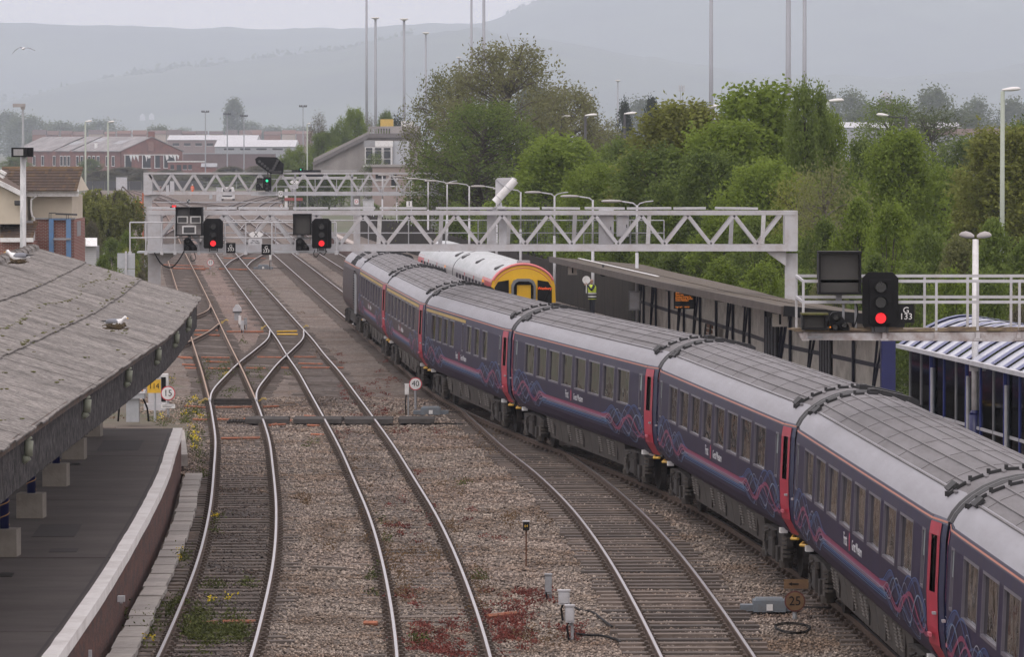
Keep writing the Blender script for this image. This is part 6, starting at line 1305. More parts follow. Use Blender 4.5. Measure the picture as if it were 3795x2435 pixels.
for i in range(19): x = 1368 + i * 10; MB().bar(FP(x, 500), FP(x, 474 - .02 * i), .2, .15, (0, 1, 0)).build('baluster', conc, fl)
MB().bar(FP(1368, 472), FP(1560, 470), .25, .3).build('parapet_rail', conc, fl); MB().bar(FP(1446, 485, YF - .4), FP(1560, 484, YF - .4), .2, 1.0).build('parapet_panel', conc, fl)
b = thing('signal_box', 'white-framed window bay of a concrete building under the flyover', 'building', (A(1400, 640, 632).x, 632, -.5)); bb = b.location.copy()
panel(MB(), 1350, 522, 1456, 760, 632, 6, bb).build('wall', conc, b); panel(MB(), 1456, 522, 1516, 612, 632.5, 6, bb).build('cladding', M('ribbed_cladding', (.42, .44, .47), .6, 0, .1, 1, coord='World', stretch=(6, 1, .1)), b); panel(MB(), 1348, 519, 1390, 543, 631.8, .3, bb).build('fascia', mid_grey, b); panel(MB(), 1390, 521, 1456, 543, 631.8, .3, bb).build('fascia', white, b)
for i in range(3):
    x0 = 1356 + i * 33.5; panel(MB(), x0 - 4, 544, x0 + 31, 611, 631.85, .12, bb).build('window_frame', white, b)
    for ya, yb in ((547, 556), (559, 586), (590, 608)): panel(MB(), x0, ya, x0 + 24, yb, 631.7, .1, bb).build('pane', GLASS('bay_glass', (.05, .055, .06), .1, .05, 1), b)
panel(MB(), 1345, 612, 1420, 618, 631.2, 1.2, bb).build('ledge', white, b)
block('pinkish rendered block below the white-framed window bay', 'building', 1380, 618, 1565, 720, 625, 5, M('pink_render', (.3, .24, .22), .9, 0, .1, .5, coord='World'), conc, wins=[(1392, 645, 1430, 668), (1450, 640, 1470, 690)])
s = thing('box_van', 'yellow box van body on the flyover', 'van', FP(1434, 470, YF + 4) + fb_); MB().box((0, 0, .5), (1.7, 3, 1.1)).build('box', M('van_yellow', (.55, .38, .1), .5), s); MB().box((0, -.02, -.2), (1.5, 2.8, .5)).build('chassis', dark_grey, s)
s = thing('road_sign', 'white panel sign on the flyover parapet', 'sign', A(1511, 468, YF + 2)); MB().box((0, 0, .36), (1.8, .05, .72)).build('panel', white, s); MB().box((-.2, -.03, .42), (.9, .02, .22)).build('motif', mid_grey, s)

# ================================================================ TREES AND SHRUBS
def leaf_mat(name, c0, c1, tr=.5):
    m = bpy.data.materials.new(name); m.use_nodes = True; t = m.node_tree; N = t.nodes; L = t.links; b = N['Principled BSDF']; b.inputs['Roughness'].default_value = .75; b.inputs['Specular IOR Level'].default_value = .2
    a = N.new('ShaderNodeAttribute'); a.attribute_name = 'rnd_shade'; oi = N.new('ShaderNodeObjectInfo')
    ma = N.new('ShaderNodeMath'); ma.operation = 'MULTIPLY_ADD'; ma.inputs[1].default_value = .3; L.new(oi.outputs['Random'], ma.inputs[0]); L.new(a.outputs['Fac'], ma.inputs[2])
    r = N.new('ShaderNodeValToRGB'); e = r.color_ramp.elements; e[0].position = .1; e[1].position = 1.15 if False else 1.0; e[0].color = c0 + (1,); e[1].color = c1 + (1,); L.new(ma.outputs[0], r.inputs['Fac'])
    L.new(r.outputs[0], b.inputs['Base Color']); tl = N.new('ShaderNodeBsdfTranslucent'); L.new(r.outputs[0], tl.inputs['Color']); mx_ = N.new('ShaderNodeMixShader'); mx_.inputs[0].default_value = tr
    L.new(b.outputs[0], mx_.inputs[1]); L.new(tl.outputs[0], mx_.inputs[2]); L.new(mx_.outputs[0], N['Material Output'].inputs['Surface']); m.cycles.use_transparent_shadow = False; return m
bark = M('bark', (.07, .058, .048), .95, 0, .3, 3); bark_p = M('bark_pale', (.13, .115, .1), .95, 0, .3, 3)
LM = dict(bright=leaf_mat('leaf_bright', (0.065, 0.1, 0.016), (0.22, 0.295, 0.052)), mid=leaf_mat('leaf_mid', (0.05, 0.078, 0.02), (0.175, 0.235, 0.058)), olive=leaf_mat('leaf_olive', (0.085, 0.09, 0.04), (0.22, 0.235, 0.095)),
          brown=leaf_mat('leaf_budding', (0.1, 0.1, 0.05), (0.24, 0.245, 0.12)), russet=leaf_mat('leaf_russet_green', (0.09, 0.09, 0.028), (0.26, 0.285, 0.07)), far=leaf_mat('leaf_far', (0.05, 0.07, 0.032), (0.13, 0.16, 0.07)), dark=leaf_mat('leaf_dark', (.016, .026, .018), (.045, .06, .036)),
          willow=leaf_mat('leaf_willow', (0.09, 0.1, 0.025), (0.27, 0.29, 0.085)), scrub=leaf_mat('leaf_scrub', (.075, .068, .045), (.16, .15, .095)))
def leaves(C, n_per, spread, size, rng_, up=.5, asp=1.7):
    """leaf quads round clump centres C (k,4: x,y,z,shade)"""
    k = len(C); n = k * n_per; base = np.repeat(C, n_per, 0); P = base[:, :3] + rng_.normal(0, 1, (n, 3)) * spread
    nr = rng_.normal(0, 1, (n, 3)); nr[:, 2] += up; nr /= np.linalg.norm(nr, axis=1, keepdims=True); t = np.cross(nr, rng_.normal(0, 1, (n, 3))); t /= np.linalg.norm(t, axis=1, keepdims=True) + 1e-9; b = np.cross(nr, t)
    s = size * rng_.uniform(.6, 1.35, (n, 1)); V = np.stack([P - t * s * asp / 2, P + b * s / 2, P + t * s * asp / 2, P - b * s / 2], 1)
    shade = np.clip(base[:, 3] + rng_.normal(0, .16, n), 0, 1); return V.reshape(-1, 3), np.repeat(shade, 4)
def make_tree(kind, seed):
    """unit tree: 10 m tall, crown 6 m wide; returns trunk mesh and crown mesh builder data"""
    g = np.random.default_rng(seed); H, Rw = 10.0, 3.0
    K = dict(dense=(520, 54, .2, .105, .25, 1.0), sparse=(560, 38, .2, .08, .16, 1.05), bush=(260, 54, .22, .12, .03, .9), upright=(460, 50, .18, .1, .12, .7), far=(130, 50, .48, .22, .1, 1.0), poplar=(190, 50, .33, .19, .04, .55), pine=(130, 40, .28, .17, .2, .7), wispy=(300, 22, .3, .1, .12, .95))[kind]
    nc, npl, spr, sz, cb0, wf = K; C = []
    lobes = [(g.uniform(-.5, .5) * Rw, g.uniform(-.5, .5) * Rw, g.uniform(.35, .85), g.uniform(.35, .62)) for _ in range(9)]
    while len(C) < nc:
        t = g.random() ** .85
        if kind in ('poplar',): rr = Rw * wf * (math.sin(math.pi * min(1, t * .93 + .07)) ** .6)
        elif kind == 'pine': rr = Rw * wf * (1 - t) ** .6 + .3
        elif kind == 'upright': rr = Rw * wf * (.35 + .65 * math.sin(math.pi * (t * .85 + .1)))
        elif kind == 'bush': rr = Rw * wf * math.sqrt(max(.02, 1 - t ** 2.2))
        else: rr = Rw * wf * math.sqrt(max(.03, 1 - (1.75 * t - .8) ** 2 if t > .457 else 1 - .5 * (.457 - t)))
        a = g.uniform(0, 2 * math.pi); q = math.sqrt(g.uniform(.12, 1)); rr *= 1 + .22 * math.sin(3 * a + seed) + .18 * math.sin(5 * a + t * 7 + seed * 2)
        x, y, z = rr * q * math.cos(a), rr * q * math.sin(a), H * (cb0 + (1 - cb0) * t) - .25
        lump = max(1 - math.dist((x, y, z), (lx, ly, lz * H)) / (lr * Rw * 1.6) for lx, ly, lz, lr in lobes)
        if lump < -.35 and g.random() < .75 and kind not in ('poplar', 'far'): continue
        C.append((x, y, z, .38 + .38 * q * q * (.4 + .6 * t) + .2 * max(-.5, lump) + g.normal(0, .13)))  # leaf colour lightens outward and upward, hollows darker: crown shading painted in
    C = np.array(C); V, sh = leaves(C, npl, np.array([spr, spr, spr * 1.35]), sz, g)
    V[:, 2] = np.maximum(V[:, 2], .02)
    mb = MB(); top = H * (.8 if kind not in ('bush', 'far') else .45); nt_ = 7
    ax = [Vector((.16 * math.sin(i * 1.3 + seed), .16 * math.cos(i * 1.1 + seed), top * i / nt_)) for i in range(nt_ + 1)]
    mb.tube(ax, [.17 * (1 - .8 * i / nt_) for i in range(nt_ + 1)], 7)
    for c in C[::(4 if kind in ('sparse', 'wispy') else 9)]:
        zb_ = max(.4, min(top * .97, c[2] - math.hypot(c[0], c[1]) * g.uniform(.35, .75))); i = min(nt_ - 1, int(zb_ / top * nt_)); p0 = ax[i].lerp(ax[i + 1], zb_ / top * nt_ - i); p2 = Vector(c[:3]); p1 = p0.lerp(p2, .5) + Vector((g.uniform(-.2, .2), g.uniform(-.2, .2), g.uniform(-.05, .35)))
        mb.tube([p0, p1, p2], [.05, .03, .012], 4)
        if kind in ('sparse', 'wispy'):
            for _ in range(3): e = p2 + Vector(g.normal(0, .45, 3).tolist()); mb.tube([p1.lerp(p2, g.uniform(.3, 1)), e], [.016, .006], 3)
    return mb, V, sh
_tree = {}
def tree_mesh(kind, seed, lm, bk=None):
    key = (kind, seed, lm)
    if key not in _tree:
        mb, V, sh = make_tree(kind, seed); me = np_mesh('crown', V, np.arange(len(V)).reshape(-1, 4), LM[lm]); setattr_(me, 'rnd_shade', sh); _tree[key] = (mb.mesh('trunk', bk or bark), me)
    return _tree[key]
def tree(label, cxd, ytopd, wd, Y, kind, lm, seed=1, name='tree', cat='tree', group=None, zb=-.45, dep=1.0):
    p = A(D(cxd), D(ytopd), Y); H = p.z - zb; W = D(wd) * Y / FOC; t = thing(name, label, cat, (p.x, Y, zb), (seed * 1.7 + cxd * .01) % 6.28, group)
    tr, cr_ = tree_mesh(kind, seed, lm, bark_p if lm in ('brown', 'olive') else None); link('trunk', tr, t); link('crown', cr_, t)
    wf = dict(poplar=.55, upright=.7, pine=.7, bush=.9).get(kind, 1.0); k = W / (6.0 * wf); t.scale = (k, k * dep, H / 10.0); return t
G_R = 'trees behind the right platform'
# the big budding tree and its companions
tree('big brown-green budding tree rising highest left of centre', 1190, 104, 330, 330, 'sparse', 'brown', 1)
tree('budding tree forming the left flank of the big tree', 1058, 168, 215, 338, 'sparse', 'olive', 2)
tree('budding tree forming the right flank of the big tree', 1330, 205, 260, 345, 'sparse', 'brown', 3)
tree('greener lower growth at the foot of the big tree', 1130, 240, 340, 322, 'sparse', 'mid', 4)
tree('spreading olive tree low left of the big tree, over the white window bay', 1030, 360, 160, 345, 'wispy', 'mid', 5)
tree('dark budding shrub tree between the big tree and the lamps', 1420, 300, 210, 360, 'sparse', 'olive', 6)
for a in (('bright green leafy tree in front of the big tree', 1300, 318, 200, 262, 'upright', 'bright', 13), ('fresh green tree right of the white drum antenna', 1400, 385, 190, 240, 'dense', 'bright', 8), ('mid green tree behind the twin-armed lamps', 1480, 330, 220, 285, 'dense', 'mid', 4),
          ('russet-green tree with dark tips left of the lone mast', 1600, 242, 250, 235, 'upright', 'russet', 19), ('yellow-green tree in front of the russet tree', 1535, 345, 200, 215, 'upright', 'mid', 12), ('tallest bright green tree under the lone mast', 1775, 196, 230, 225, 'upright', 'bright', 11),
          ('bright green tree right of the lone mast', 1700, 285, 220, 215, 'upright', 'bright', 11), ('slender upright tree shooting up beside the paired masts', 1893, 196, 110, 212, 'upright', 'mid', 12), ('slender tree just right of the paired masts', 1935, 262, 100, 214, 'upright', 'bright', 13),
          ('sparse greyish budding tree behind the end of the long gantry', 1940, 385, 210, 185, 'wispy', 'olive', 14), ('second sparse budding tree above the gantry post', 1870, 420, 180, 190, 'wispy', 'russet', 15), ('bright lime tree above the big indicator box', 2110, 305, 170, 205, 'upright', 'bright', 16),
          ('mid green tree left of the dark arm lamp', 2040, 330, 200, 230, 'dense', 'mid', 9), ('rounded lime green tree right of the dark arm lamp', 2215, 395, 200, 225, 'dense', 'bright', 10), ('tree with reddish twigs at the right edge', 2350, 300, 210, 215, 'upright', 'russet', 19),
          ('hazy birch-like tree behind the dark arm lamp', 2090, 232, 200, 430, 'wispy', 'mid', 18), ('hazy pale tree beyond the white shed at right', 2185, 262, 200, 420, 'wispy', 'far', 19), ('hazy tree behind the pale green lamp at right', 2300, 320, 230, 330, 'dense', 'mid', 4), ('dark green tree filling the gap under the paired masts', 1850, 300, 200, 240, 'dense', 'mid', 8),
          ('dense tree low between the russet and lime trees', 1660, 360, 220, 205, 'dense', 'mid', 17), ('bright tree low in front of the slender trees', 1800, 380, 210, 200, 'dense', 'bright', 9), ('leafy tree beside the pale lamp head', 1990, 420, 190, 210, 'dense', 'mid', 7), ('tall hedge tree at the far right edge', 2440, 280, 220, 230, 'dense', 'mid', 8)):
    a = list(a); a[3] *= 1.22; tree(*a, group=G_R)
# hedge bushes behind fence and wall
r = random.Random(21); hl = ('rounded green bush', 'pale green bush', 'leafy lime bush', 'dark green bush', 'straggly olive bush'); k = 0
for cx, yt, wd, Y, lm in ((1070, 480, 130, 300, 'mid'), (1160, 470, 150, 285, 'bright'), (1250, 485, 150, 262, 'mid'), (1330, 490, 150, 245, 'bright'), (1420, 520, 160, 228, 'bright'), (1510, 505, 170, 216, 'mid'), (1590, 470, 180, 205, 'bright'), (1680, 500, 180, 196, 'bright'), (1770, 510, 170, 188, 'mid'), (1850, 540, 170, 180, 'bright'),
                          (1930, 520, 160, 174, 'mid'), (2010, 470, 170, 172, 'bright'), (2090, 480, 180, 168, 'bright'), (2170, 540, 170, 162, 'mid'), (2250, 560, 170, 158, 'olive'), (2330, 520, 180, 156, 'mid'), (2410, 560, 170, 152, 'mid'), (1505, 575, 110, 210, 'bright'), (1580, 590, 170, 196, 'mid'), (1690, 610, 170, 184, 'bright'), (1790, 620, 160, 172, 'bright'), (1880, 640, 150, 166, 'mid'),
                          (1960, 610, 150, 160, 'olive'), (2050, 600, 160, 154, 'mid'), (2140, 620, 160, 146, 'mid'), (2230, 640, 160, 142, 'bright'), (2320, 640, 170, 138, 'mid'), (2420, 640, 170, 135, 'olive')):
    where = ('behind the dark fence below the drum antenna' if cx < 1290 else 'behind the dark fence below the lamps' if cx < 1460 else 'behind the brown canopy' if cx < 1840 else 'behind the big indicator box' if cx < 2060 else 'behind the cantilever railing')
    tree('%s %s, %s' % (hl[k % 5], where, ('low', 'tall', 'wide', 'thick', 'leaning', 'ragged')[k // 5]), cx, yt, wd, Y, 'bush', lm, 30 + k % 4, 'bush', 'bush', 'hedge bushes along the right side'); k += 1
# yellowish shrub beyond the shelter
tree('orange-yellow flowering shrub behind the blue shelter roof', 2385, 725, 110, 133, 'bush', 'scrub', 31, 'bush', 'bush')
# far pines and hazy skyline trees
tree('left of two small dark pines on the skyline', 1465, 234, 52, 700, 'pine', 'dark', 40); tree('right of two small dark pines on the skyline', 1527, 234, 60, 720, 'pine', 'dark', 41)
for i, (cx, yt, wd, Y, lm, lab) in enumerate(((1560, 262, 90, 600, 'far', 'hazy tree right of the pines'), (1640, 258, 100, 620, 'far', 'hazy tree beside the lone mast'), (1500, 240, 110, 1300, 'far', 'pale rounded far tree behind the pines'), (1995, 224, 130, 1200, 'far', 'left rounded hazy tree near the pagoda tower'), (1930, 222, 90, 1250, 'far', 'hazy tree behind the pale lamp head'),
                                         (2185, 216, 120, 1150, 'far', 'rounded hazy tree right of the pagoda tower'), (2110, 244, 90, 1180, 'far', 'hazy tree below the pagoda tower'), (2290, 240, 110, 1300, 'far', 'low hazy tree right of the pagoda tower'), (2380, 238, 90, 1300, 'far', 'hazy tree at the far right skyline'), (1250, 215, 120, 900, 'far', 'hazy tree behind the big budding tree'), (2040, 255, 160, 900, 'far', 'wide hazy tree on the right skyline'), (1720, 262, 120, 800, 'far', 'hazy tree behind the bright green trees'), (2250, 262, 160, 900, 'far', 'low wide hazy tree above the white shed'), (1830, 258, 130, 850, 'far', 'hazy tree between the paired masts'))):
    tree(lab, cx, yt, wd, Y * 1.7, 'far', lm, 50 + i % 4, group='hazy trees on the right skyline')
tree('tall slim poplar standing alone before the hills', 549, 236, 54, 3100, 'poplar', 'far', 60)
# embankment beside the flyover
for i, (cx, yt, wd, Y, kd, lm, lab) in enumerate(((700, 340, 90, 660, 'dense', 'bright', 'bright green tree at the foot of the flyover embankment'), (745, 268, 60, 680, 'wispy', 'scrub', 'bare twiggy tree on the flyover embankment'), (760, 310, 90, 670, 'dense', 'mid', 'green tree in the middle of the flyover embankment'), (800, 288, 80, 690, 'dense', 'mid', 'tree near the top of the flyover embankment'),
                                              (830, 256, 80, 700, 'dense', 'bright', 'bright green tree at the top of the flyover embankment'), (670, 372, 70, 650, 'dense', 'mid', 'low tree at the left end of the flyover embankment'), (730, 375, 110, 645, 'bush', 'mid', 'bush below the flyover railing'), (862, 275, 60, 720, 'wispy', 'scrub', 'leafless tree beside the flyover top'), (905, 262, 50, 760, 'dense', 'mid', 'green tree behind the yellow van'), (932, 262, 40, 780, 'pine', 'dark', 'dark conifer beside the yellow van'),
                                              (785, 345, 90, 655, 'bush', 'bright', 'leafy bush halfway up the flyover embankment'), (880, 360, 70, 628, 'wispy', 'mid', 'sparse shrub in front of the flyover wall'))):
    tree(lab, cx, yt, wd, Y, kd, lm, 70 + i % 3, group='trees by the flyover')
# left side: weeping willow, shrubs
def willow():
    Y = 322.0; p = A(D(252), D(447), Y); t = thing('willow_tree', 'weeping yellow-green willow beside the brick building', 'tree', (p.x, Y, -.45)); g = np.random.default_rng(3); H = p.z + .45; V = []; S = []
    mb = MB(); mb.tube([(0, 0, 0), (.1, 0, 1.6), (-.05, .1, 3.4), (0, 0, H - .6)], [.16, .13, .1, .03], 7); L_s = []
    for i in range(230):
        a = g.uniform(0, 6.28); rr = 2.3 * math.sqrt(g.uniform(.03, 1)); zt = H - .15 - .16 * rr ** 2 + g.uniform(-.35, .15) + (.35 if abs(math.cos(a)) > .8 else 0); x, y = rr * math.cos(a), rr * math.sin(a); n = 90; u = g.random(n); ln = min(zt - .5, g.uniform(1.8, 3.8))
        P = np.stack([x * (1 + .12 * u) + g.normal(0, .07, n) + .15 * np.sin(u * 5 + a), y * (1 + .12 * u) + g.normal(0, .07, n), zt - u * ln], -1); V.append(P); S.append(np.clip(.75 - .45 * u + g.normal(0, .14), 0, 1))  # leaves coloured darker down each strand, shading put into the tone
        if i % 8 == 0: mb.tube([(0, 0, H * .55), (x * .5, y * .5, zt + .15), (x, y, zt)], [.05, .035, .015], 4)
    P = np.concatenate(V); S = np.concatenate(S); C = np.column_stack([P, S]); VV, sh = leaves(C, 1, .01, .085, g, 0, 3.0); link('trunk', mb.mesh('trunk', bark), t); me = np_mesh('crown', VV, np.arange(len(VV)).reshape(-1, 4), LM['willow']); setattr_(me, 'rnd_shade', sh); link('crown', me, t)
    for pts in (((.1, 0, H * .55), (.8, 0, H - .4), (1.0, 0, H + .3)), ((1.0, 0, H + .3), (1.7, 0, H - .35), (2.5, 0, H - 1.3))): MB().tube(pts, [.05, .04, .03], 5).build('bare_limb', bark_p, t)
willow()
for i, (cx, yt, wd, Y, kd, lm, lab) in enumerate(((300, 545, 80, 235, 'bush', 'mid', 'dark green shrub beside the gantry foot'), (262, 560, 80, 310, 'bush', 'mid', 'shadowy shrub under the willow'), (300, 590, 80, 212, 'bush', 'russet', 'yellow-green shrub behind the grey sign boards'), (240, 600, 70, 225, 'bush', 'mid', 'low shrub in front of the slatted shed'), (335, 560, 60, 245, 'bush', 'olive', 'small olive shrub at the gantry post'), (215, 520, 60, 312, 'bush', 'scrub', 'lilac-tinted shrub right of the brick building'),
                                              (280, 640, 90, 190, 'bush', 'mid', 'leafy shrub against the canopy end'), (330, 640, 60, 185, 'bush', 'scrub', 'dry shrub at the foot of the sign boards'))):
    tree(lab, cx, yt, wd, Y, kd, lm, 30 + i % 4, 'shrub', 'shrub', 'shrubs left of the tracks')
for i, (cx, yt, wd, Y, lab) in enumerate(((60, 275, 110, 2200, 'hazy tree behind the left end of the warehouse roof'), (20, 268, 90, 2400, 'hazy tree at the left edge skyline'), (140, 290, 110, 2250, 'hazy tree above the torn warehouse roof'), (240, 285, 100, 2300, 'hazy tree right of the slim street lamps'), (190, 295, 90, 2250, 'hazy tree between the slim street lamps'), (370, 300, 80, 1750, 'green tree just behind the warehouse chimney'), (640, 300, 120, 2500, 'hazy trees right of the poplar'), (430, 305, 90, 2500, 'hazy tree above the white factory roof'), (700, 300, 110, 2500, 'hazy trees behind the embankment'),
                                          (590, 290, 70, 2500, 'hazy tree beside the poplar'), (85, 318, 60, 1750, 'dark tree at the left end of the warehouse'))):
    tree(lab, cx, yt, wd, Y * 1.55, 'far', 'far', 50 + i % 4, group='hazy trees on the left skyline')
for i, (cx, yt, wd, Y, lab) in enumerate(((210, 372, 70, 1250, 'green bush in front of the warehouse windows'), (40, 365, 90, 1200, 'wide green bush at the left end of the warehouse'), (300, 392, 150, 1150, 'grey scrub below the warehouse gable'), (400, 398, 130, 1120, 'grey scrub below the brick annex'), (240, 400, 130, 1050, 'scrub between the slim street lamps'), (540, 390, 110, 1100, 'white-blossoming bush right of the brick annex'), (620, 385, 120, 1000, 'scrub behind the feather board'), (340, 410, 140, 1000, 'scrub behind the farther gantry end'), (480, 405, 140, 1000, 'scrub behind the farther gantry lattice'), (560, 410, 140, 980, 'scrub behind the green signal'), (870, 475, 70, 540, 'low green bush right of the red buffer stop'), (960, 470, 90, 480, 'green bush beside the far platform ramp'), (1010, 490, 80, 420, 'leafy bush near the end of the farther gantry'))):
    tree(lab, cx, yt, wd, Y, 'bush', ('mid' if 'green' in lab or 'leafy' in lab else 'scrub'), 30 + i % 4, 'bush', 'bush', 'scrub beyond the gantries')
# hillside woods as one mass of far crowns along the ridges
g = np.random.default_rng(5); Pw = []
for ridge, Y, n in (([(-100, 262), (80, 235), (200, 205), (340, 172), (480, 158), (640, 140), (760, 125), (880, 108), (960, 85)], 10130, 420), ([(1180, 40), (1260, 5)], 13400, 30)):
    xs = g.uniform(ridge[0][0], ridge[-1][0], n); ys = np.interp(xs, [q[0] for q in ridge], [q[1] for q in ridge]); dY = g.uniform(-60, 40, n)
    for x, y, d_ in zip(xs, ys, dY): p = A(D(x), D(y + 3), Y + d_); Pw.append((p.x, p.y, p.z - 2 + g.uniform(-7, 4), .5))
Pw = np.array(Pw); V, sh = leaves(Pw, 14, 7.0, 8.0, g); me = np_mesh('hillside_wood', V, np.arange(len(V)).reshape(-1, 4), LM['far']); setattr_(me, 'rnd_shade', sh); tag(link('hillside_wood', me), 'misty woods fringing the ridge of the nearer hill', 'woodland', kind='stuff')

# ================================================================ LINESIDE FURNITURE
GB = -.2
def on_bed(px, py): p = G(px, py, GB); return p
def round_sign(label, txt, px, pyc, dia, pybase, mats=(None, None, None), plate_=None, size=.62):
    b = on_bed(px, pybase); k = b.y / FOC; zc = A(px, pyc, b.y).z - GB; R_ = dia * k / 2; bgm, rim, ink = mats
    t = thing('speed_sign', label, 'sign', b); MB().cyl((0, .05, 0), (0, .05, zc + R_ * .5), .04, None, 8).build('post', mid_grey, t)
    MB().cyl((0, .012, zc), (0, -.006, zc), R_, None, 28).build('rim', rim or red_paint, t); MB().cyl((0, 0, zc), (0, -.012, zc), R_ * .87, None, 28).build('disc', bgm or white, t)
    put_text('lettering', txt, R_ * 2 * size, ink or black, t, (0, -.014, zc), 0, 'CENTER', .95)
    return t, zc, k
t, zc, k = round_sign('white round 15 speed sign with red rim beside the left platform end', '15', 623, 1458, 54, 1552); MB().box((0, 0, zc - .4), (.44, .02, .13)).build('notice', white, t); MB().box((0, -.012, zc - .375), (.36, .006, .014)).box((-.03, -.012, zc - .425), (.28, .006, .014)).build('print_lines', black, t)
t, zc, k = round_sign('white round 40 speed sign with red rim beside the train', '40', 1540, 1423, 48, 1517)
rustm = M('rusty_sign_face', (.17, .1, .05), .85, 0, .25, 5, dirt=((.1, .055, .03), .6, 4)); rustr = M('rusty_sign_rim', (.1, .03, .025), .85, 0, .3, 5)
t, zc, k = round_sign('rusty brown round 25 speed sign with arrow plate close to the train', '25', 2946, 2230, 78, 2298, (rustm, rustr, black))
MB().box((.02, -.0, zc + .31), (.44, .02, .17)).build('arrow_plate', rustm, t); MB().box((.0, -.014, zc + .31), (.13, .01, .022)).extr([(-.12, -.015, zc + .31), (-.05, -.015, zc + .345), (-.065, -.015, zc + .31), (-.05, -.015, zc + .275)], (0, .008, 0)).build('arrow', black, t)
t, zc, k = round_sign('small far 15 speed sign with an arrow strip in the pink ballast', '15', 780, 973, 25, 998); MB().box((0, 0, zc + .42), (.43, .02, .14)).build('arrow_plate', M('faded_plate', (.36, .3, .27), .8), t); MB().box((.03, -.014, zc + .42), (.2, .01, .03)).build('arrow', black, t)
t, zc, k = round_sign('tiny far round 40 speed sign beside the red buffer stop', '40', 1043, 762, 12, 772)
def box_thing(name, label, cat, px, py, parts):
    b = on_bed(px, py); t = thing(name, label, cat, b)
    for nm, c, d, m in parts: MB().box(c, d).build(nm, m, t)
    return t
b = on_bed(574, 1568); t = thing('number_board', 'yellow board numbered 114 on a pole behind the 15 sign', 'sign', b); z = A(574, 1432, b.y).z - GB
MB().cyl((0, .04, 0), (0, .04, z - .15), .035, None, 8).build('post', galv, t); MB().box((-.02, 0, z), (.41, .02, .41)).build('panel', yellow, t); put_text('lettering', '114', .25, black, t, (-.02, -.014, z - .0), 0, 'CENTER', .85)
b = G(493, 1563, .0); t = thing('equipment_case', 'galvanised lidded equipment case on a pedestal at the platform end', 'cabinet', b); 
MB().box((0, 0, .36), (.38, .35, .72)).build('pedestal', galv, t); MB().box((0, 0, .78), (.72, .6, .16)).build('case', galv, t); MB().box((0, 0, .9), (.78, .66, .08), None, (.95, .9)).build('lid', pale_grey, t); MB().box((0, .45, 1.0), (.6, .3, .12)).build('rear_case', galv, t); MB().box((.3, -.33, .98), (.07, .02, .08)).build('label_tag', M('tag_orange', (.7, .25, .03), .5), t)
for s in (-1, 1): MB().tube([(s * .3, .1, .7), (s * .42, .1, .4), (s * .46, .15, 0)], .03, 5).build('cable_tail', black, t)
b = on_bed(600, 1500); t = thing('relay_cupboard', 'pale open-fronted relay cupboard behind the yellow board', 'cabinet', b); MB().box((-.05, .2, .5), (.5, .4, 1.0)).build('case', white, t); MB().box((-.05, -.01, .5), (.36, .03, .8)).build('opening', black, t)
def post_box(label, px, yb, yt, w_, Y_, h_, mat, cab=True):
    b = on_bed(px, yb); z = A(px, yt, b.y).z - GB; t = thing('location_box', label, 'cabinet', b); MB().box((.04, .05, z * .5), (.05, .05, z)).build('post', mid_grey, t); MB().box((0, 0, z - h_ / 2), (w_, .09, h_)).box((0, 0, z + .012), (w_ * 1.15, .13, .025)).build('case', mat, t)
    MB().box((0, -.055, z - h_ / 2), (w_ * .75, .02, h_ * .75)).build('cover', mat, t); MB().tube([(-.02, -.02, z - h_), (-.05, -.03, z * .4), (-.02, -.05, 0)], .02, 5).build('cable_tail', black, t)
post_box('white box on a short post left of the round 40 sign', 1508, 1543, 1425, .13, 0, .32, white); post_box('small grey box alone among red weeds', 2032, 2224, 2132, .13, 0, .36, mid_grey)
post_box('pale grey box on a post, upper of the pair near the bare sleepers', 2090, 2300, 2192, .2, 0, .24, pale_grey); post_box('pale grey box on a post, lower of the pair near the bare sleepers', 2112, 2372, 2248, .15, 0, .28, pale_grey)
b = on_bed(1950, 2100); z = A(1950, 1950, b.y).z - GB; t = thing('ground_signal', 'small square number lamp on a thin rusty pole', 'marker', b); MB().cyl((0, .03, 0), (0, .03, z - .05), .018, None, 6).build('pole', M('rusty_pole', (.13, .06, .035), .85), t); MB().box((0, 0, z), (.13, .12, .17)).build('case', black, t); MB().box((0, 0, z + .095), (.15, .14, .02)).build('lid', pale_grey, t); put_text('lettering', '64', .075, yellow, t, (0, -.068, z))
def point_machine(label, px, py, s=1.0, rz=0.0):
    b = on_bed(px, py); t = thing('point_machine', label, 'point machine', b, rz); bl = M('point_machine_blue_grey', (.16, .19, .22), .6, 0, .12, 3, dirt=((.12, .09, .07), .5, 4))
    MB().box((0, 0, .12 * s), (.62 * s, .45 * s, .22 * s)).build('case', bl, t); MB().box((0, 0, .24 * s), (.56 * s, .4 * s, .06 * s), None, (.9, .85)).build('lid', bl, t)
    for q in (-1, 1): MB().box((q * .42 * s, 0, .08 * s), (.26 * s, .3 * s, .12 * s)).build('end_box', bl, t)
    MB().bar((.4 * s, -.1, .1), (1.2 * s, -.1, .08), .04, .03).build('drive_rod', under_d, t); MB().box((0, -.24 * s, .1 * s), (.12 * s, .04, .12 * s)).build('cover_plate', white, t)
point_machine('blue-grey point machine beside the round 40 sign', 1597, 1538); point_machine('blue-grey point machine beside the rusty 25 sign', 2850, 2268, .95); point_machine('low blue-grey point machine near the far crossover', 976, 998, 1.2)
point_machine('dark point machine beneath the far gantry lattice', 862, 836, 1.3); point_machine('dark point machine at the far junction', 1180, 790, 1.3)
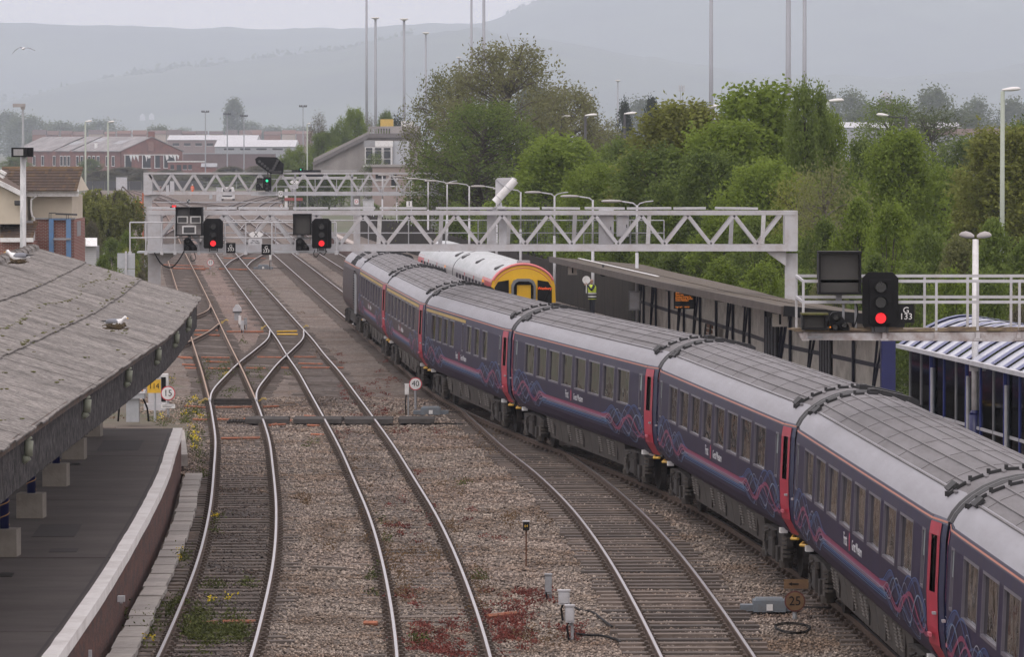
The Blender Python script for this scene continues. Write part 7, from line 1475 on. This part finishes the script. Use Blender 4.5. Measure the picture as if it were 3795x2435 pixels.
# dwarf signal seen from behind
b = on_bed(879, 1192); k = b.y / FOC; t = thing('dwarf_signal', 'grey hooded dwarf signal seen from behind between the tracks', 'signal', b); MB().box((0, 0, .32), (.26, .25, .5)).build('case', mid_grey, t); MB().extr([(-.2, -.15, .5), (.2, -.15, .5), (.2, -.15, .62), (.06, -.15, .82), (-.06, -.15, .82), (-.2, -.15, .62)], (0, .35, 0)).build('hood', pale_grey, t); MB().box((0, 0, .46), (.42, .3, .06)).build('shelf', dark_grey, t)
post_box('tall white location box in front of the dwarf signal', 889, 1216, 1172, .12, 0, .4, white); post_box('white location box nearest the yellow points below the dwarf signal', 898, 1234, 1190, .14, 0, .42, pale_grey); post_box('grey location box right of the dwarf signal', 910, 1222, 1180, .15, 0, .3, mid_grey)
post_box('slim post with a white tag by the far crossover', 1002, 1000, 946, .15, 0, .32, white)
# point fittings in yellow, stretcher bars
for lab, px, py in (('yellow point clamp left of the near points', 757, 1500), ('yellow point clamp right of the near points', 972, 1498), ('yellow point clamp left of the far points', 983, 1222), ('yellow point clamp right of the far points', 1132, 1222), ('yellow point clamp on the rusty track points', 835, 1200)):
    b = on_bed(px, py); tag(MB().bar((-.16, 0, .05), (.02, 0, .2), .1, .05).bar((.02, 0, .2), (.14, 0, .16), .1, .05).box((-.15, 0, .06), (.1, .12, .12)).build('point_clamp', M('faded_yellow', (.55, .4, .12), .7, 0, .15, 5), None, b), lab, 'point fitting')
t = thing('stretcher_bars', 'dark stretcher bars across the near points', 'point fitting', on_bed(855, 1500))
for i in range(4): MB().bar((-.75, i * .9 - 1.2, .08), (.75, i * .9 - 1.2, .08), .1, .06).build('bar', under_d, t)
for (lab, px, py, W) in (('dark iron grating between the rails below the near points', 880, 1568, .55), ('small iron grating between the middle rails', 1285, 1558, .5)):
    b = on_bed(px, py); t = thing('grating', lab, 'grating', b + Vector((0, 0, .05)))
    for i in range(7): MB().box(((i - 3) * W / 6, 0, 0), (.025, .9, .06)).build('grate_bar', under_d, t)
    for s in (-1, 1): MB().box((0, s * .45, 0), (W + .04, .04, .07)).build('grate_edge', under_d, t)
# orange ducts and cables crossing the tracks (3x enlargements of the photo were used to place them)
DCT = {}
def duct(label, o, pts, s=3.0, r_=.035, mat=None, lift=.045):
    P_ = [on_bed(o[0] + x / s, o[1] + y / s) + Vector((0, 0, lift)) for x, y in pts]; b = P_[0].copy()
    DCT[label] = DCT.get(label, -1) + 1; tag(MB().tube([p - b for p in P_], r_, 6).build('cable_duct', mat or orange_cable, None, b), '%s, %s of its set' % (label, ORD[DCT[label]]), 'duct', 'orange ducts across the tracks')
Z3 = (650, 1250); D1 = 'orange duct laid across the tracks beside the crossover'; D2 = 'orange duct near the boarded crossing'; D3 = 'orange duct end poking out of the ballast in the foreground'
for pts in (((0, 230), (180, 236)), ((290, 236), (600, 240)), ((915, 232), (1180, 238)), ((1320, 231), (1570, 232)), ((60, 242), (190, 246)), ((80, 316), (220, 322)), ((345, 284), (600, 290)), ((110, 354), (232, 358)), ((370, 358), (605, 362)), ((790, 355), (1000, 358)), ((1170, 353), (1260, 355)), ((1400, 350), (1870, 353)), ((1370, 304), (1640, 310))): duct(D1, Z3, pts)
for pts in (((110, 780), (330, 796)), ((450, 796), (850, 790)), ((980, 790), (1150, 782)), ((760, 926), (905, 920)), ((1020, 926), (1225, 905)), ((1040, 970), (1285, 940)), ((1040, 996), (1225, 984)), ((470, 930), (600, 932)), ((525, 1142), (940, 1137)), ((1440, 890), (1560, 900)), ((1470, 996), (1600, 1000)), ((200, 930), (350, 935)), ((1510, 1098), (1650, 1102))): duct(D2, Z3, pts)
Z6 = (0, 1500)
for pts in (((1150, 1350), (1330, 1346)), ((1360, 1342), (1560, 1340)), ((1350, 216), (1570, 212)), ((1630, 95), (1740, 88)), ((1650, 135), (1775, 108))): duct(D3 if pts[0][1] > 300 else D2, Z6, pts, 1.647, .035)
Z7 = (1200, 1500)
for pts in (((1000, 1310), (1170, 1290)), ((245, 1350), (330, 1352))): duct(D3, Z7, pts, 1.647, .045)
Z1_ = (600, 900)
for pts, m in ((((130, 296), (520, 290)), None), (((0, 250), (470, 268)), None), (((110, 285), (480, 305)), None), (((690, 175), (830, 180)), None), (((900, 176), (1150, 180)), None), (((720, 1000), (1130, 1000)), None), (((360, 1036), (640, 1040)), None), (((1280, 998), (1500, 994)), yellow), (((1280, 1030), (1510, 1030)), yellow), (((340, 990), (620, 985)), None), (((640, 295), (960, 305)), None)):
    duct('faded duct laid across the far points', Z1_, pts, 3.0, .05, m)
for lab, pts in (('loose black cable snaking from the pale boxes to the rail', ((1500, 1310), (1520, 1400), (1600, 1425), (1700, 1430), (1790, 1455), (1810, 1470))), ('second loose black cable from the pale boxes', ((1480, 1220), (1560, 1270), (1640, 1285), (1700, 1330), (1760, 1375))), ('black cable lying past the round 40 sign', ((470, 130), (540, 118), (620, 130), (720, 125), (850, 130)))):
    cable(lab, [on_bed(1200 + x / 1.647, 1500 + y / 1.647) + Vector((0, 0, .05)) for x, y in pts], .022)
b = on_bed(2940, 2345); cable('coil of thin black cable below the rusty 25 sign', [b + Vector((.3 * math.cos(a) * (1 + .1 * math.sin(3 * a)), .9 * math.sin(a), .05 + .004 * a)) for a in np.arange(0, 13, .6)], .012)
for lab, px, py, rz in (('weathered plank lying in the ballast between the middle tracks', 1218, 2114, -.5), ('short plank near the boarded crossing', 1052, 1508, .5), ('loose grey board beside the near points', 720, 1530, .7)): tag(MB().box((0, 0, .05), (.75, .16, .04)).build('loose_plank', timber, None, on_bed(px, py), rz), lab, 'plank')
# timber bay edge and kerbs at the platform end
r = random.Random(6); t = thing('timber_edging', 'old timber edging boards at the end of the left platform', 'edging', (-10.6, 132, -.1))
for p0, p1 in (((-1.4, -5, .25), (1.0, -7.5, .2)), ((-1.5, -2.5, .2), (.9, -6.2, .18)), ((-1.6, 3, .3), (-.6, 3, .3))): MB().bar(p0, p1, .1, .2).build('board', timber, t)
pt = struct(MB().add([(-22, 123.9, -.08), (-8.6, 123.9, -.1), (-10.2, 152, -.22), (-14, 260, -.32), (-30, 260, -.36)], [(0, 1, 2, 3, 4)]).build('path', M('trodden_dirt', (.12, .095, .075), .95, 0, .3, .8, dirt=((.07, .08, .035), .8, .35), bump=(.5, 8), coord='World')))
for Zc in (124.8, 126.6, 128.4, 130.2, 132, 134, 136): MB().box((-8.75 - (Zc - 124) * .075, Zc, .08 - (Zc - 124) * .012), (.62, 1.75, .3), .08).build('kerb_slab', slab_m[r.randrange(3)], pt)
for Zc in (125, 128, 131, 134): MB().box((-11.6, Zc, -.02), (1.5, 2.9, .1)).build('paving_slab', slab_m[r.randrange(2)], pt)
# far lineside kit
grey_cab = 'grey lineside cabinet beyond the gantries'
for i, (xa, ya, xb, yb, Y, m, lab) in enumerate(((615, 686, 625, 723, 820, pale_grey, 'tall pale cabinet left of the orange worker'), (630, 671, 645, 698, 850, pale_grey, 'short pale cabinet behind the gantry lattice'), (802, 695, 820, 742, 730, pale_grey, 'pale cabinet left of the white van'), (845, 705, 858, 726, 800, mid_grey, 'grey cabinet right of the white van'), (430, 657, 470, 690, 900, pale_grey, 'pale relay room left of the farther gantry'), (585, 690, 596, 705, 840, M('brown_cab', (.2, .1, .08), .8), 'small brown cabinet at the junction'), (1055, 700, 1066, 752, 640, white, 'white cabinet left of the red buffer stop'), (776, 715, 786, 740, 760, galv, 'small silver cabinet at the junction'), (1345, 742, 1385, 775, 420, pale_grey, 'pale cabinet beside the farther gantry leg'))):
    a, b = A(xa, yb, Y), A(xb, ya, Y); t = thing('lineside_cabinet', lab, 'cabinet', ((a.x + b.x) / 2, Y, -.4)); W, H = b.x - a.x, b.z + .4; MB().box((0, .4, H / 2), (W, .8, H)).build('case', m, t); MB().box((0, .4, H + .04), (W * 1.08, .9, .08)).build('roof', mid_grey, t); MB().box((0, -.02, H * .5), (W * .8, .04, H * .8)).build('door', m, t)
t = thing('buffer_stop', 'red buffer stop beam on dark posts at the end of a siding', 'buffer stop', (A(1088, 770, 640).x, 640, -.3)); k = 640 / FOC; z0 = A(1088, 743, 640).z + .3; MB().box((0, 0, z0 + .18), (67 * k, .25, .4)).build('beam', M('faded_red', (.3, .07, .06), .8, 0, .15, 2), t)
for s in (-23, 23): MB().box((s * k, .2, z0 / 2), (.28, .3, z0 + .3)).build('post', dark_grey, t); MB().bar((s * k, .3, z0), (s * k, 2.2, 0), .15, .15).build('strut', dark_grey, t)
f2 = thing('palisade_fence', 'dark palisade fence beyond the red buffer stop', 'fence', (A(1160, 740, 700).x, 700, -.4)); mb = MB()
for i in range(30): mb.box((0, 0, 1.0), (.01, .01, .01)) if False else mb.box((-4.5 + i * .31, 0, .95), (.17, .03, 1.9))
mb.bar((-4.6, .04, .5), (4.8, .04, .5), .05, .06).bar((-4.6, .04, 1.5), (4.8, .04, 1.5), .05, .06); me = mb.mesh('pales', dark_grey); o = link('pales', me, f2); o['kind'] = 'stuff'
f3 = thing('lineside_fence', 'dark fence along the tracks before the warehouse scrub', 'fence', (A(400, 690, 930).x, 930, -.4)); 
for i in range(12): MB().box((-9 + i * 2.4, 0, .9), (2.3, .06, 1.8)).build('panel', dark_grey, f3)
f4 = thing('lineside_fence', 'long thin mesh fence across the grass beyond the junction', 'fence', (A(800, 680, 950).x, 950, -.4))
for i in range(16): MB().box((-22 + i * 2.9, 0, .8), (.08, .08, 1.6)).build('post', mid_grey, f4)
MB().bar((-22, 0, 1.5), (22, 0, 1.5), .04, .05).bar((-22, 0, .9), (22, 0, .9), .04, .05).build('wire', mid_grey, f4)
t = thing('white_van', 'white van seen end-on through the farther gantry', 'van', (A(842, 700, 740).x, 740, -.3)); MB().loft([[Vector((x * w_, y, z)) for x, z in ((-1, .35), (1, .35), (1, 1.35), (.86, 2.05), (.7, 2.15), (-.7, 2.15), (-.86, 2.05), (-1, 1.35))] for y, w_ in ((0, .93), (.25, .97), (3.6, .97), (4.2, .9))]).build('body', white, t)
MB().box((0, -.01, 1.62), (1.3, .06, .5)).build('windscreen', black, t); MB().box((0, -.02, .8), (1.5, .05, .22)).build('grille', dark_grey, t)
for s in (-1, 1):
    MB().box((s * .78, -.02, .95), (.25, .06, .18)).build('headlight', pale_grey, t)
    for y in (.8, 3.3): MB().cyl((s * .78, y, .33), (s * .95, y, .33), .33, None, 14).build('wheel', black, t)
MB().cyl((0, 0, 0), (0, 0, 2.3), .06, None, 8).box((0, -.05, 2.5), (.5, .25, .6)).build('relay_post', dark_grey, None, (A(435, 690, 600).x, 600, -.4)); o = COL.objects['relay_post']; tag(o, 'dark signal post with a round head left of the farther gantry', 'signal')
p = A(698, 745, 690); t = thing('dwarf_signal', 'tiny dwarf signal with white lights at the junction', 'signal', (p.x, 690, -.3)); zt = p.z + .3; MB().cyl((0, 0, 0), (0, 0, max(.3, zt - .2)), .05).build('post', dark_grey, t); MB().box((0, 0, zt), (.45, .2, .45)).build('case', black, t)
for x, z in ((-.1, .1), (.12, -.08)): MB().cyl((x, -.1, zt + z), (x, -.13, zt + z), .06).build('lens', EM('white_lamp', (1, 1, 1), .9), t)

# ================================================================ PEOPLE
skin_m = M('skin', (.42, .25, .19), .6, 0, .05, 6); trous = M('navy_trousers', (.012, .014, .024), .8, 0, .15, 6); hv = M('hi_vis_yellow', (.68, .85, .08), .7, 0, .06, 6); reflect = M('reflective_band', (.6, .6, .6), .4); shirt = M('navy_sleeve', (.014, .016, .03), .8, 0, .15, 6)
def skin_body(verts, edges, radii, name, mats, root=0, sub=2):
    me = bpy.data.meshes.new(name); me.from_pydata(verts, edges, []); o = bpy.data.objects.new(name, me); COL.objects.link(o)
    md = o.modifiers.new('skin', 'SKIN'); sk = me.skin_vertices[0].data
    for i, rr in enumerate(radii): sk[i].radius = rr if isinstance(rr, tuple) else (rr, rr)
    for i in range(len(verts)): sk[i].use_root = (i == root)
    s2 = o.modifiers.new('sub', 'SUBSURF'); s2.levels = sub; s2.render_levels = sub
    dg = bpy.context.evaluated_depsgraph_get(); m2 = bpy.data.meshes.new_from_object(o.evaluated_get(dg)); bpy.data.objects.remove(o); m2.materials.clear()
    for m in mats: m2.materials.append(m)
    m2.polygons.foreach_set('use_smooth', [True] * len(m2.polygons)); return m2
def person(label, loc, rz, arms, lean=0.0, scheme='staff', stride=.0, S=1.0):
    """arms: per side (elbow, wrist) offsets from the shoulder; figure faces -Y"""
    v = [(0, 0, .98), (0, .005, 1.16), (0, -.005 - lean * .4, 1.36), (0, -lean, 1.47), (0, -.01 - lean, 1.54), (0, -.02 - lean, 1.62), (0, -.015 - lean, 1.71)]; e = [(0, 1), (1, 2), (2, 3), (3, 4), (4, 5), (5, 6)]
    rd = [(.165, .11), (.155, .105), (.185, .12), (.1, .09), (.055, .06), (.078, .095), (.062, .078)]
    for s in (-1, 1):
        st = stride * s; i = len(v); v += [(s * .1, 0, .9), (s * .105, -.01 - st * .3, .5), (s * .105, .02 - st * .6, .09), (s * .11, -.12 - st * .6, .045)]; e += [(0, i), (i, i + 1), (i + 1, i + 2), (i + 2, i + 3)]; rd += [(.1, .1), (.066, .068), (.045, .05), (.045, .035)]
        (ex, ey, ez), (wx, wy, wz) = arms[0 if s < 0 else 1]; i = len(v); sh = (s * .19, -lean, 1.42); v += [sh, (sh[0] + ex, sh[1] + ey, sh[2] + ez), (sh[0] + wx, sh[1] + wy, sh[2] + wz)]; e += [(2, i), (i, i + 1), (i + 1, i + 2)]; rd += [(.065, .065), (.05, .05), (.036, .036)]
    me = skin_body(v, e, rd, 'person', [trous, skin_m, shirt, black] if scheme == 'staff' else [hi_orange, skin_m, hi_orange, black]); idx = []
    for p in me.polygons:
        c = p.center; idx.append(1 if (c.z > 1.475 and abs(c.x) < .1 and c.z > 1.5) else 3 if c.z < .09 else 0 if (c.z < 1.0 and abs(c.x) < .23) else 2)
    me.polygons.foreach_set('material_index', idx); t = thing('person', label, 'person', loc, rz); link('body', me, t)
    hz = 1.655; hd = MB(); hd.box((0, -.115 - lean, 1.645), (.022, .035, .045), None, (.5, .6)).build('nose', skin_m, t)
    for s in (-1, 1): MB().ball((s * .03, -.098 - lean, 1.675), .011, 6, 4).build('eye', black, t); MB().ball((s * .082, -.01 - lean, 1.655), .025, 6, 4, (.4, 1, 1.3)).build('ear', skin_m, t)
    MB().box((0, -.103 - lean, 1.6), (.045, .012, .01)).build('mouth', M('lips', (.3, .13, .11), .6), t)
    for s in (-1, 1):   # hands: palm, four fingers and a thumb
        (ex, ey, ez), (wx, wy, wz) = arms[0 if s < 0 else 1]; w0 = Vector((s * .19 + wx, -lean + wy, 1.42 + wz)); d = (Vector((wx, wy, wz)) - Vector((ex, ey, ez))).normalized(); sd_ = d.cross(Vector((0, 1, .2))).normalized(); pn_ = d.cross(sd_); vv = [w0, w0 + d * .05, w0 + d * .09]; ee = [(0, 1), (1, 2)]; rr = [(.03, .022), (.036, .018), (.036, .016)]
        for k_, L in ((-1.5, .06), (-.5, .072), (.5, .068), (1.5, .05)): i = len(vv); b0 = w0 + d * .095 + sd_ * k_ * .02; vv += [b0, b0 + d * L * .55 + pn_ * .012, b0 + d * L * .8 + pn_ * .04]; ee += [(2, i), (i, i + 1), (i + 1, i + 2)]; rr += [.0095, .0088, .0075]
        i = len(vv); b0 = w0 + d * .04 + sd_ * .035 * s; vv += [b0, b0 + d * .03 + sd_ * .025 * s + pn_ * .015, b0 + d * .055 + sd_ * .025 * s + pn_ * .04]; ee += [(1, i), (i, i + 1), (i + 1, i + 2)]; rr += [.012, .011, .009]
        link('hand', skin_body([tuple(q) for q in vv], ee, rr, 'hand', [skin_m], 0, 1), t)
    if scheme == 'staff':
        def ring(z, a, b, oy=0): return [Vector((a * math.cos(q), oy - lean * max(0, (z - 1.1) / .4) + b * math.sin(q), z)) for q in np.arange(0, 6.28, 6.2832 / 20)]
        MB().loft([ring(.86, .215, .17), ring(1.0, .21, .165), ring(1.15, .205, .16), ring(1.3, .225, .17), ring(1.4, .24, .16), ring(1.475, .15, .105)], True, False).build('vest', hv, t, None, None, True)
        for z in (.95, 1.08): MB().loft([ring(z, .217, .172), ring(z + .06, .215, .17)], True, False).build('vest_band', reflect, t)
        for z in (.88, 1.015): MB().loft([ring(z, .218, .173), ring(z + .065, .215, .171)], True, False).build('vest_navy_band', trous, t)
        MB().box((0, -.1 - lean, 1.47), (.1, .05, .05)).build('collar', white, t)
    else:
        MB().ball((0, -.01 - lean, 1.72), .115, 14, 7, (1, 1.2, .75)).build('helmet', white, t); MB().cyl((0, -.03 - lean, 1.7), (0, -.03 - lean, 1.71), .135, None, 14).build('helmet_brim', white, t)
        for z in (1.0, 1.25): MB().loft([[Vector((.2 * math.cos(q), .145 * math.sin(q), zz)) for q in np.arange(0, 6.28, .3927)] for zz in (z, z + .05)], True, False).build('reflective_band', reflect, t)
    t.scale = (S,) * 3; return t
p = A(D(1388), D(655), 202); t = person('platform worker in yellow hi-vis vest holding up a white round paddle', (p.x, 202, PZ), R(-64), (((-.1, -.15, -.18), (.08, -.27, .03)), ((.09, -.16, -.18), (-.1, -.25, .05))), .02, 'staff', 0, 1.0)
pd = thing('dispatch_paddle', 'white round paddle held up by the platform worker', 'paddle', (p.x - .25, 201.84, PZ + 1.24)); MB().cyl((0, 0, -.12), (0, 0, .3), .022, None, 8).build('handle', white, pd); MB().cyl((0, -.012, .44), (0, .012, .44), .17, None, 24).build('disc', white, pd)
SA = (((-.08, .02, -.28), (-.1, -.05, -.54)), ((.08, .02, -.28), (.1, -.05, -.54)))
for px, py, Y, rz, lab in ((713, 724, 760, R(160), 'lone worker in orange overalls standing on the grass by the junction'), (506, 792, 563, R(150), 'left of two workers in orange near the farther gantry post'), (518, 793, 566, R(200), 'right of two workers in orange near the farther gantry post')):
    q = A(px, py, Y); person(lab, (q.x, Y, q.z if q.z > -.4 else -.4), rz, SA, 0, 'orange', .25, 1.0)
t = thing('orange_board', 'narrow orange-red board standing behind the farther gantry post', 'board', (A(531, 900, 330).x, 330, -.3)); MB().box((0, 0, 2.6), (.12, .3, 5.4)).build('panel', M('rust_orange', (.4, .12, .06), .8, 0, .15, 1), t)

# ================================================================ WEEDS
weed_red = leaf_mat('weed_red', (.09, .025, .022), (.25, .075, .06), .2); weed_brn = leaf_mat('weed_brown', (.08, .05, .03), (.2, .13, .07), .2); weed_grn = leaf_mat('weed_green', (.045, .055, .018), (.14, .16, .05), .25); weed_yel = leaf_mat('flower_yellow', (.55, .4, .02), (.85, .68, .05), .2)
g = np.random.default_rng(11)
def patch(lst, n_pts=26):
    C = []
    for (px, py, rx, rp, dens) in lst:      # photo pixels: centre, half sizes, density
        n = int(n_pts * dens * max(1, rx * rp / 900)); sub = [(px + g.normal(0, rx * .5), py + g.normal(0, rp * .5)) for _ in range(max(1, n // 2))]
        for _ in range(n):
            cx_, cy_ = sub[g.integers(len(sub))]; x, y = cx_ + g.normal(0, 9), cy_ + g.normal(0, 4); q = G(x, y, GB); C.append((q.x, q.y, GB + abs(g.normal(0, .03)), g.uniform(.1, .9)))
    return np.array(C)
def weeds(name, label, lst, mat, n_per, spr, size, up, n_pts=26, zs=.6):
    C = patch(lst, n_pts); V, sh = leaves(C, n_per, np.array([spr, spr, spr * zs]), size, g, up); V[:, 2] = np.maximum(V[:, 2], GB - .02); me = np_mesh(name, V, np.arange(len(V)).reshape(-1, 4), mat); setattr_(me, 'rnd_shade', sh); tag(link(name, me), label, 'weeds', kind='stuff')
d = lambda *a: tuple(x * 1.58125 for x in a[:4]) + (a[4],)
red = [d(1010, 1500, 90, 40, 1.2), d(1240, 1400, 60, 25, 1.0), d(1180, 1490, 70, 40, 1.3), d(950, 1410, 40, 30, .6), d(1215, 1450, 60, 40, 1.2), d(960, 1180, 60, 12, .7), d(940, 1240, 60, 20, .6), d(1010, 1215, 20, 15, .5), d(860, 985, 30, 20, .9), d(900, 965, 50, 20, 1.1), d(820, 905, 40, 25, .7), d(880, 930, 40, 30, .9), d(780, 850, 40, 25, .5), d(800, 1020, 40, 20, .5), d(930, 1000, 30, 14, .8), d(1000, 870, 40, 18, .6), d(960, 840, 40, 14, .4), d(1130, 1445, 30, 40, .8), d(1100, 1205, 30, 14, .5), d(1170, 1270, 30, 15, .4), d(860, 790, 40, 10, .4), d(1080, 940, 30, 15, .4), d(1040, 1010, 30, 14, .5), d(990, 1110, 26, 8, .5), d(1320, 1480, 40, 25, .7), d(905, 880, 30, 25, .9), d(1060, 1530, 80, 14, 1.0)]
weeds('weeds', 'patches of low red weeds spreading over the middle ballast', red, weed_red, 22, .06, .028, .8, 11, .5)
brn = [d(940, 1370, 30, 60, .7), d(900, 1300, 20, 60, .8), d(1120, 1400, 24, 60, .8), d(1000, 1310, 60, 30, .5), d(860, 1200, 16, 50, .6), d(1060, 1150, 50, 20, .5), d(1130, 1060, 40, 20, .5), d(1150, 1020, 40, 25, .5), d(1180, 1220, 50, 20, .5), d(1270, 1230, 25, 14, .6), d(830, 1090, 16, 40, .6), d(700, 740, 40, 10, .4), d(560, 690, 30, 10, .6), d(620, 700, 30, 8, .5), d(500, 700, 25, 10, .6), d(470, 690, 30, 8, .5), d(300, 985, 40, 6, .9), d(390, 985, 30, 8, .8), d(760, 830, 60, 12, .4), d(1250, 1500, 60, 25, .5), d(770, 1290, 20, 20, .8), d(840, 1260, 30, 15, .5), d(720, 1180, 60, 30, .2), d(450, 700, 14, 60, .6), d(1060, 1240, 40, 20, .5)]
weeds('weeds', 'dry brown weed stalks scattered along the rails and ballast', brn, weed_brn, 20, .07, .028, .2, 14, 1.1)
grn = [d(470, 1480, 70, 45, 2.0), d(420, 1430, 40, 30, 1.6), d(540, 1490, 50, 30, 1.6), d(350, 1470, 40, 30, 1.4), d(500, 1375, 30, 10, 1.2), d(585, 1375, 20, 10, 1.0), d(508, 1240, 14, 30, 1.0), d(460, 1010, 12, 60, 1.2), d(440, 980, 30, 30, 1.2), d(520, 870, 50, 30, 1.3), d(600, 880, 30, 30, 1.0), d(485, 960, 12, 60, .6), d(466, 1120, 10, 18, .9), d(430, 1320, 18, 18, 1.0), d(540, 920, 40, 14, 1.0), d(640, 690, 20, 6, .6), d(500, 640, 20, 6, .7), d(590, 690, 24, 6, .6), d(690, 870, 20, 10, .5), d(740, 1040, 20, 10, .7), d(880, 1375, 14, 50, .8), d(1120, 1360, 14, 20, .9), d(990, 1510, 40, 20, .5), d(380, 1000, 30, 10, 1.0), d(560, 1450, 30, 20, .8), d(300, 1500, 20, 20, .8), d(570, 800, 30, 10, .5), d(1080, 1130, 14, 12, .6), d(620, 760, 20, 8, .5), d(480, 880, 14, 20, .8), d(470, 1060, 10, 16, 1), d(900, 1240, 10, 40, .6)]
weeds('weeds', 'green weeds tufting along the left track and platform foot', grn, weed_grn, 24, .075, .033, .5, 11, .9)
yel = [d(462, 1060, 12, 20, 1.0), d(455, 1040, 10, 14, 1.0), d(440, 975, 26, 10, 1.2), d(425, 1320, 18, 10, .9), d(455, 945, 14, 12, 1.0), d(345, 1500, 18, 18, .7), d(405, 900, 20, 8, .8), d(530, 1420, 16, 10, .5), d(500, 1420, 10, 6, .4), d(365, 990, 24, 8, .7), d(470, 985, 16, 12, .8), d(505, 1225, 8, 10, .5), d(455, 1010, 10, 16, .9), d(385, 920, 14, 6, .6), d(530, 880, 8, 6, .5)]
C = patch(yel, 6); C[:, 2] += .16; V, sh = leaves(C, 9, np.array([.04, .04, .03]), .03, g, 1.0); me = np_mesh('weeds', V, np.arange(len(V)).reshape(-1, 4), weed_yel); setattr_(me, 'rnd_shade', sh); tag(link('weeds', me), 'small yellow flower heads beside the left track', 'flowers', kind='stuff')
weeds('weeds', 'leafy stems carrying the yellow flowers beside the left track', yel, weed_grn, 16, .07, .035, .1, 10, 1.6)
